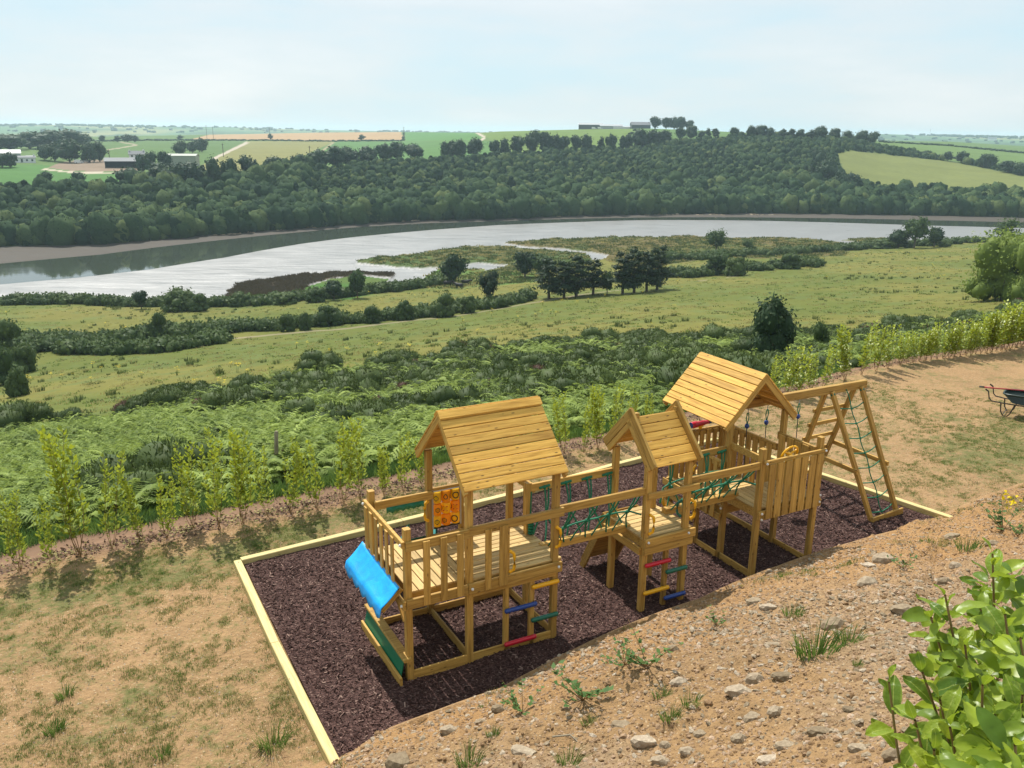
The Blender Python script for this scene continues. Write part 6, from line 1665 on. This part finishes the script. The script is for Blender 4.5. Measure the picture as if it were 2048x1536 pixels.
# thin new grass on the terrace, dry straws on the bank lip
tg = [proto('lawn_kind_%02d' % i, tuft_mesh(1200 + i, m_, 16, .09, .075, .004, .6)) for i, m_ in enumerate((L_grass, L_grass, L_dry, L_rush))]
gmk = GM[..., 2]
tn = .35 * fbm(GX * .7 + 4, GY * .7, 4, 33) + .65 * fbm(GX * 3.8 + 4, GY * 3.8, 4, 35)
tP = sample(seg('terrace') & (np.abs(AZ) < R(40))[None, :] & (GD < 27), 26000, rng, (smooth(.47, .64, tn + .18 * (gmk - .8)) + .05) * (1 / np.maximum(GD, 6)) ** .8)
tP = tP[~in_bed(tP)]
lip = sample(bankm & (wd_t > .80), 700, rng, smooth(.55, .75, fbm(GX * 1.2, GY * 1.2, 3, 34)) + .02)
tP2 = np.concatenate([tP, lip]); ss2 = np.concatenate([.6 + .7 * rng.random(len(tP)), .7 + 1.0 * rng.random(len(lip))])
pk2 = np.concatenate([rng.choice(4, len(tP), p=[.34, .24, .28, .14]), rng.choice(4, len(lip), p=[.25, .2, .45, .1])])
scatter('thin_grass', tP2, rz(len(tP2), .15), s3(ss2 * np.where(np.arange(len(ss2)) < len(tP), .48, .6)), pk2, tg, 'thin young grass sprouting in patches on the bare terrace', 'grass')
# litter of fallen leaves and twigs under the saplings
lf = [proto('litter_kind_%02d' % i, foliage_mesh('litter', *leaf_quads(np.random.default_rng(1300 + i).normal(size=(7, 3)) * (.12, .12, .015), unit(np.random.default_rng(1310 + i).normal(size=(7, 3)) * .4 + (0, 0, 1)), .07, np.random.default_rng(1320 + i)), L_dead if i else L_dry, np.linspace(0, 1, 7))) for i in range(3)]
lP = sample(seg('terrace') & (np.abs(AZ) < R(40))[None, :], 1300, rng, np.clip(fl, 0, 1) ** 2)
scatter('leaf_litter', lP + np.array([0, 0, .015]), rz(len(lP), .2), s3(.6 + .6 * rng.random(len(lP))), rng.integers(0, 3, len(lP)), lf, 'brown leaf litter under the saplings', 'litter')
# fresh grass edge between terrace and bracken
eg = sample(seg('hedge') & (np.abs(AZ) < R(40))[None, :] & (wd_t > .25), 1800, rng)
eg_k = [proto('edge_grass_kind_%02d' % i, tuft_mesh(1400 + i, L_grass if i < 2 else L_weed, 22, .22, .32, .012, .6)) for i in range(3)]
scatter('edge_grass', eg, rz(len(eg), .1), s3(.4 + .6 * rng.random(len(eg))), rng.integers(0, 3, len(eg)), eg_k, 'lush grass strip where the terrace drops to the bracken', 'grass')
# mulch chips
nch = 42000
uu = -1.25 + 12.2 * rng.random(nch); vv = -1.3 + 6.4 * rng.random(nch)
kk = (uu < 10.95 - .19 * (vv + 1.35)) & (vv < bed_v(uu, 1.0) - .03); uu, vv = uu[kk], vv[kk]
c_, s_ = math.cos(R(28.202)), math.sin(R(28.202))
X_ = PA.translation.x + uu * c_ - vv * s_; Y_ = PA.translation.y + uu * s_ + vv * c_
Z_ = 0.045 + 0.07 * (fbm(X_ * 1.3, Y_ * 1.3, 4, 15) - .5) + 0.03 * (fbm(X_ * 5, Y_ * 5, 3, 16) - .5)
def chip_mesh(seed):
    r = random.Random(seed); mb = MB(); mb.box((0, 0, 0), (r.uniform(.032, .06), r.uniform(.008, .014), .005), M_chip); return mb.mesh('chip')
ck = [proto('chip_kind_%02d' % i, chip_mesh(i)) for i in range(4)]
scatter('mulch_chips', np.stack([X_, Y_, Z_], -1), rz(len(X_), .7), s3(.6 + .7 * rng.random(len(X_))), rng.integers(0, 4, len(X_)), ck, 'loose bark chips covering the mulch bed', 'bark chips')

# weeds and grass tufts on the bank, one by one
GT_ = [tuft_mesh(1500 + i, L_grass, 90, .16, .30, .006, .8) for i in range(3)]
def weed_mesh(seed, flower=False):
    r = np.random.default_rng(seed); mb = MB(); P_, N_, A_, S_ = [], [], [], []
    for i in range(9):
        a = r.uniform(0, 6.28); l_ = r.uniform(.12, .32); hgt = r.uniform(.05, .30)
        pts = [Vector((math.cos(a) * l_ * t, math.sin(a) * l_ * t, hgt * t * (1.2 - .3 * t))) for t in (0, .35, .7, 1)]
        mb.tube(pts, [.005, .004, .003, .002], M_stem, 4, caps=False)
        for k in range(7):
            t = .25 + .75 * r.random(); p = np.array(pts[0].lerp(pts[3], t)) + (0, 0, .02); b = a + r.choice([-1.2, 1.2]) + r.normal() * .3
            al = np.array([math.cos(b), math.sin(b), .3]); P_.append(p + al * .02); A_.append(al); N_.append(np.array([0, 0, 1]) + .4 * r.normal(size=3)); S_.append(r.uniform(.035, .075))
    A_ = unit(np.array(A_)); N_ = np.array(N_); N_ = unit(N_ - A_ * (N_ * A_).sum(1, keepdims=True))
    V, F = leaf_quads(np.array(P_), N_, np.array(S_), r, .6, A_)
    return mb.mesh('stems'), foliage_mesh('leaves', V, F, L_weed, r.random(len(F)))
WD = [weed_mesh(1600 + i) for i in range(3)]
for i, (x, y, w, lab) in enumerate([(1165, 1400, 110, 'sprawling weed with reddish stems on the lip of the bank'), (1295, 1335, 105, 'low weed with grey green leaves behind the other weeds'), (1250, 1330, 70, 'upright leafy weed between the sprawling weeds'), (1045, 1425, 80, 'dark green weed at the lip of the bank'), (1435, 1252, 50, 'small thistle like weed high on the bank'), (1810, 1138, 46, 'weed with two broad leaves beside the boulder'), (2005, 1062, 90, 'weed with yellow flowers at the top of the bank'), (2035, 1075, 60, 'grey leaved weed next to the yellow flowers')]):
    p = on_ground(x, y); s = w / F_PX * (p - Vector((0, 0, CAM_H))).length / (.55 if x > 1900 else .42)
    t_ = empty('weed', Matrix.Translation(p) @ Matrix.Rotation(i * 1.7, 4, 'Z') @ Matrix.Scale(s, 4)); st, lv = WD[i % 3]
    link('stems', st, t_); link('leaves', lv, t_)
    if 'yellow flowers' in lab and i == 6:
        q = np.random.default_rng(5); c = q.normal(size=(26, 3)) * (.05, .05, .05) + (0, 0, .36)
        V, F = leaf_quads(c, unit(q.normal(size=(26, 3)) + (0, 0, 1)), .035, q, 1.0); link('flowers', foliage_mesh('flowers', V, F, L_yel, q.random(26)), t_)
    tag(t_, lab, 'weed')
for i, (x, y, w, lab) in enumerate([(1630, 1312, 90, 'tall green grass tuft in the middle of the bank'), (1695, 1286, 50, 'short grass tuft beside the large pale stone'), (1935, 1102, 44, 'grass tuft below the yellow flowers'), (1340, 1440, 46, 'grass clump behind the tilted brown rock'), (1322, 1395, 36, 'yellowish grass clump in the middle of the bank'), (935, 1528, 56, 'grass clump at the bottom of the bank'), (985, 1472, 30, 'small grass clump by the lip stones'), (1135, 1530, 50, 'yellow green grass clump at the bottom edge'), (1585, 1232, 40, 'wispy grass clump high on the bank'), (1715, 1332, 22, 'tiny grass clump right of the tall tuft'), (1175, 1448, 30, 'single thin grass clump under the weeds'), (1380, 1410, 40, 'wispy grass near the stony patch'), (130, 1395, 34, 'small grass clump in the bare terrace'), (545, 1495, 60, 'grass clump near the end of the sleeper'), (325, 1512, 34, 'grass clump at the bottom of the terrace'), (110, 1465, 40, 'spiky grass clump on the bare terrace')]):
    p = on_ground(x, y); s = w / F_PX * (p - Vector((0, 0, CAM_H))).length / .42
    tag(link('grass_tuft', GT_[i % 3], None, Matrix.Translation(p) @ Matrix.Rotation(i * 1.1, 4, 'Z') @ Matrix.Scale(s, 4)), lab, 'grass tuft')
# twigs on the bank
for i, (x, y, L, lab) in enumerate([(1145, 1488, .40, 'bent dry twig on the bank'), (1828, 1100, .35, 'thin root sticking out of the bank lip')]):
    p = on_ground(x, y); mb = MB(); mb.tube([(-L / 2, 0, .02), (-L * .1, .05, .05), (L * .2, -.02, .03), (L / 2, .0, .02)], [.010, .009, .007, .004], M_oldpost, 6)
    tag(mb.build('twig', None, Matrix.Translation(p) @ Matrix.Rotation(R(-20 + 80 * i), 4, 'Z')), lab, 'twig')

# ---------------------------------------------------------------- wheelbarrow with a tool across it
wb_p = at_z(2013, 828, 0.0); wb_p.z = gz(wb_p.x, wb_p.y)
WBM = Matrix.Translation(wb_p) @ Matrix.Rotation(R(-38), 4, 'Z')
wb = empty('wheelbarrow', WBM)
tag(wb, 'dark green wheelbarrow on the bare terrace cut off by the picture edge', 'wheelbarrow')
tr = MB(); top = []; bot = []
for k in range(20):
    t = 2 * math.pi * k / 20; c, s = math.cos(t), math.sin(t)
    sx, sy = math.copysign(abs(c) ** .55, c), math.copysign(abs(s) ** .55, s)
    top.append((.36 + .50 * sx + (.06 if c > 0 else 0), .34 * sy, .62 + .03 * c)); bot.append((.38 + .30 * sx, .20 * sy, .36))
vs = top + bot; n = 20; fs = [(k, (k + 1) % n, n + (k + 1) % n, n + k) for k in range(n)]; fs.append(tuple(range(2 * n - 1, n - 1, -1)))
tr.add(vs, fs, M_barrow, True); tr.tube([Vector(p) for p in top] + [Vector(top[0])], .014, M_barrow, 6, caps=False)
tray = tr.build('tray', wb); tray.modifiers.new('wall', 'SOLIDIFY').thickness = .01
fm = MB()
for s in (-1, 1):
    fm.tube([(-.52, .30 * s, .64), (-.46, .30 * s, .60), (-.42, .29 * s, .42), (-.36, .28 * s, .36), (-.1, .26 * s, .345), (.5, .20 * s, .34), (1.02, .06 * s, .22)], .016, M_steel, 8)
    fm.tube([(-.14, .27 * s, .345), (-.11, .28 * s, .12), (-.05, .28 * s, .02), (.05, .28 * s, .02), (.11, .27 * s, .10), (.18, .25 * s, .345)], .015, M_steel, 8)
fm.tube([(-.05, -.28, .06), (-.05, .28, .06)], .012, M_steel, 6)
fm.build('frame', wb)
wh = MB(); wh.tube([(1.02 + .19 * math.cos(t), 0, .19 + .19 * math.sin(t)) for t in [2 * math.pi * k / 18 for k in range(19)]], .045, M_black, 8, caps=False); wh.tube([(1.02, -.05, .19), (1.02, .05, .19)], .09, M_red, 12); wh.build('wheel', wb)
for s in (-1, 1):
    g = MB(); g.tube([(-.54, .30 * s, .655), (-.46, .30 * s, .605)], .021, M_black, 8); g.build('grip', wb)
sv = MB(); sv.tube([(-.62, -.12, .655), (-.42, -.10, .662), (-.4, -.1, .663), (.55, .12, .70)], [.018, .018, .014, .014], M_shaft, 8); sv.tube([(-.72, -.14, .65), (-.60, -.12, .655)], .02, M_black, 8)
sv.add([(.55, .04, .70), (.55, .20, .70), (.80, .24, .685), (.86, .15, .68), (.80, .06, .685)], [(0, 1, 2, 3, 4)], M_steel)
tool = sv.build('shovel', None, WBM); tool.modifiers.new('blade', 'SOLIDIFY').thickness = .004
tag(tool, 'red shafted garden shovel lying across the wheelbarrow', 'tool')

# ---------------------------------------------------------------- farms on the far side
def house(name, px, py, w, dep, hw, hr, wall, roof, lab, cat='building', rot=0.0, wins=(), dmin=480, open_front=False):
    p = on_ridge(px) if dmin == 850 else on_ground(px, py, dmin); az = math.atan2(p.x, p.y)
    M = Matrix.Translation(p) @ Matrix.Rotation(-az + R(rot), 4, 'Z'); t_ = empty(name, M)
    mb = MB()
    if open_front:
        mb.box((0, dep / 2 - .15, hw / 2), (w, .3, hw), wall); mb.box((-w / 2 + .15, 0, hw / 2), (.3, dep - .6, hw), wall); mb.box((w / 2 - .15, 0, hw / 2), (.3, dep - .6, hw), wall)
        for k in range(1, 4): mb.box((-w / 2 + w * k / 4, -dep / 2 + .2, hw / 2), (.3, .3, hw), wall)
    else: mb.box((0, 0, hw / 2 - .5), (w, dep, hw + 1), wall)
    if hr > .05:
        for s in (-1, 1): mb.add([(s * w / 2, -dep / 2, hw), (s * w / 2, dep / 2, hw), (s * w / 2, 0, hw + hr)], [(0, 1, 2)], wall)
    mb.build('wall', t_)
    rf = MB(); o = .35
    for s in (-1, 1):
        d = Vector((0, -s * dep / 2, hr)); 
        a = [(-w / 2 - o, s * (dep / 2 + o), hw - o * hr / (dep / 2) + .05), (w / 2 + o, s * (dep / 2 + o), hw - o * hr / (dep / 2) + .05), (w / 2 + o, 0, hw + hr + .05), (-w / 2 - o, 0, hw + hr + .05)]
        b_ = [(x, y, z + .22) for x, y, z in a]
        rf.add(a + b_, [(0, 1, 2, 3), (7, 6, 5, 4), (0, 4, 5, 1), (1, 5, 6, 2), (2, 6, 7, 3), (3, 7, 4, 0)], roof)
    rfo = rf.build('roof', t_)
    for (x, z, ww, hh) in wins:
        m2 = MB(); m2.box((x, -dep / 2 - .03, z), (ww, .1, hh), M_glass); m2.build('window' if hh < 1.7 else 'door', t_)
    if 'house' in name or 'cottage' in name:
        ch = MB()
        for s in (-1, 1): ch.box((s * (w / 2 - .6), 0, hw + hr + .5), (.8, .7, 1.3), wall)
        ch.build('chimney', rfo)
    tag(t_, lab, cat); return t_
house('farm_house', 275, 322, 9.5, 6, 4.2, 2.0, M_render_w, M_slate, 'white two storey farm house in the valley', wins=[(-3, 3.2, 1, 1.2), (0, 3.2, 1, 1.2), (3, 3.2, 1, 1.2), (-3, 1.1, 1, 1.2), (0, 1, 1, 2), (3, 1.1, 1, 1.2)])
house('barn', 252, 335, 22, 12, 3.6, 1.8, M_shed, M_slate, 'low dark open fronted barn beside the farm yard', open_front=True)
house('shed', 367, 333, 17, 11, 6.2, 1.0, M_tingreen, M_tingreen, 'tall pale green steel shed next to the field track', rot=-12)
house('cottage', 50, 325, 11.5, 5, 2.8, .9, M_render_w, M_slate, 'long low white cottage beside the knoll wood', wins=[(-4, 1.4, 1, 1.1), (-1.5, 1.2, 1, 2), (1.2, 1.4, 1, 1.1), (4, 1.4, 1, 1.1)])
house('shed', 18, 314, 14, 8, 2.5, 2.0, M_tin, M_tin, 'grey round shouldered shed beside the knoll wood')
house('shed', 60, 322 - 2, 3.5, 3, 2.2, .3, M_render_w, M_tin, 'tiny white outhouse next to the cottage')
house('long_shed', 1181, 254, 26, 11, 4.6, 1.7, M_shed, M_tin, 'long grey shed at the end of the hilltop farm', dmin=850)
house('long_shed', 1222, 255, 24, 10, 3.0, 1.6, M_tin, M_tin, 'pale low shed in the middle of the hilltop farm', dmin=850)
house('long_shed', 1243, 256, 18, 8, 1.6, 1.1, M_render_w, M_tin, 'whitish lean-to in front of the hilltop farm', dmin=850)
house('barn', 1280, 255, 20, 14, 3.6, 3.0, M_shed, M_slate, 'dark gabled barn next to the hilltop trees', rot=8, dmin=850)
house('farm_house', 1984, 281, 26, 14, 6, 5, M_render_w, M_slate, 'white house far away below the wooded skyline', dmin=1500)
# parked vans in the yard and by the hilltop farm
def van(px, py, lab, dmin, col=None):
    p = on_ridge(px, 14) if dmin == 850 else on_ground(px, py, dmin); az = math.atan2(p.x, p.y); t_ = empty('van', Matrix.Translation(p) @ Matrix.Rotation(-az + .2, 4, 'Z'))
    mb = MB(); mb.add([(-2.4, -.95, .4), (2.4, -.95, .4), (2.4, -.95, 1.1), (1.6, -.95, 1.25), (1.0, -.9, 2.2), (-2.4, -.9, 2.25), (-2.4, .95, .4), (2.4, .95, .4), (2.4, .95, 1.1), (1.6, .95, 1.25), (1.0, .9, 2.2), (-2.4, .9, 2.25)],
        [(0, 1, 2, 3, 4, 5), (11, 10, 9, 8, 7, 6), (0, 6, 7, 1), (1, 7, 8, 2), (2, 8, 9, 3), (3, 9, 10, 4), (4, 10, 11, 5), (5, 11, 6, 0)], col or M_white); mb.build('body', t_)
    for x in (-1.5, 1.5):
        for s in (-1, 1):
            w_ = MB(); w_.tube([(x, s * .75, .35), (x, s * .98, .35)], .35, M_black, 10); w_.build('wheel', t_)
    g = MB(); g.box((.9, -.955, 1.65), (.7, .05, .6), M_glass); g.build('window', t_)
    tag(t_, lab, 'van')
van(158, 327, 'white van parked at the end of the farm yard', 480); van(172, 325, 'white van parked beside the barn side of the yard', 480); van(1188, 256.5, 'white van parked in front of the long grey hilltop shed', 850); van(1200, 256.5, 'second white van parked before the hilltop sheds', 850)
# poles
for (x, yb, yt, lab, dm) in ((414, 278, 254, 'utility pole on the skyline above the wheat field', 900), (427, 278, 256, 'utility pole right behind the wheat field', 900), (540, 278, 257, 'utility pole by the lone tree on the field hedge', 900), (620, 318, 294, 'utility pole at the corner of the olive field', 480), (447, 314, 290, 'utility pole beside the pale field track', 480), (220, 325, 303, 'utility pole behind the farm yard', 480), (1858, 268 + 12, 262, 'mast on the far skyline', 1500), (808, 281, 256, 'utility pole by the tall hedge at the wheat corner', 900)):
    p = on_ground(x, yb, dm); h = (yb - yt) / F_PX * (p - Vector((0, 0, CAM_H))).length
    mb = MB(); mb.tube([(0, 0, -.5), (0, 0, h)], .22, M_bark, 6); mb.box((0, 0, h - .8), (2.2, .18, .18), M_bark)
    tag(mb.build('utility_pole', None, Matrix.Translation(p)), lab, 'pole')
# cattle under the round tree
def cow(px, py, ang, lab):
    p = on_ground(px, py, 60); mb = MB(); m = M_hide
    mb.tube([(-1.05, 0, 1.15), (-.95, 0, 1.12), (-.4, 0, 1.05), (.3, 0, 1.05), (.75, 0, 1.15), (.95, 0, 1.3), (1.25, 0, 1.45), (1.55, 0, 1.30), (1.72, 0, 1.15)], [.12, .36, .42, .42, .36, .24, .20, .17, .10], m, 10)
    for x in (-.8, .62):
        for s in (-.2, .2): mb.tube([(x, s, 1.0), (x + .03, s, .55), (x, s, .0)], [.16, .09, .07], m, 6)
    mb.tube([(-1.05, 0, 1.2), (-1.2, 0, .9), (-1.18, 0, .5)], [.04, .03, .04], m, 5)
    for s in (-1, 1): mb.tube([(1.3, s * .12, 1.55), (1.25, s * .32, 1.55)], [.06, .02], m, 5)
    tag(mb.build('cow', None, Matrix.Translation(p) @ Matrix.Rotation(ang, 4, 'Z')), lab, 'cow')
cow(896, 573, .3, 'black cow standing under the round tree'); cow(918, 578, 2.6, 'black cow lying apart in front of the round tree'); cow(931, 571, .1, 'black cow at the edge of the round tree')
# boulders on the far shore
bx = [(440, 470), (460, 468), (475, 467), (500, 465), (560, 460), (620, 455), (700, 448), (760, 444), (800, 442), (830, 441), (1072, 433), (1115, 433), (1295, 430), (1310, 429), (1330, 430), (1350, 429), (1400, 430), (1420, 429), (1440, 430), (1500, 429), (1520, 430), (1545, 430)]
bp = []
for x, y in bx:
    for k in range(5): bp.append(tuple(on_ground(x + rl_.uniform(-9, 9), y + rl_.uniform(-.8, .8), 200)))
bp = np.array(bp)
scatter('shore_boulders', bp, rz(len(bp), .3), s3(.8 + 1.6 * rng.random(len(bp)), .6), rng.integers(0, 6, len(bp)), [proto('boulder_kind_%02d' % i, rock_mesh(1700 + i, M_stone, .6, 1)) for i in range(6)], 'pale rocks along the far shore of the river', 'rocks')

# ---------------------------------------------------------------- summer haze
hz = MB(); hm = bpy.data.materials.new('haze'); hm.use_nodes = True; hnt = hm.node_tree; hnt.nodes.clear()
ho = hnt.nodes.new('ShaderNodeOutputMaterial'); hv_ = hnt.nodes.new('ShaderNodeVolumePrincipled')
hv_.inputs['Color'].default_value = (0.66, 0.86, 1.0, 1); hv_.inputs['Density'].default_value = HAZE; hv_.inputs['Anisotropy'].default_value = 0.25
hnt.links.new(hv_.outputs[0], ho.inputs['Volume'])
top_z = float(max(GZ.max() + 25, 34)); hz.box((0, 3400, (top_z - 48) / 2), (14000, 7600, top_z + 48), hm)
tag(hz.build('haze'), 'thin summer haze over the valley', 'haze', kind='stuff')
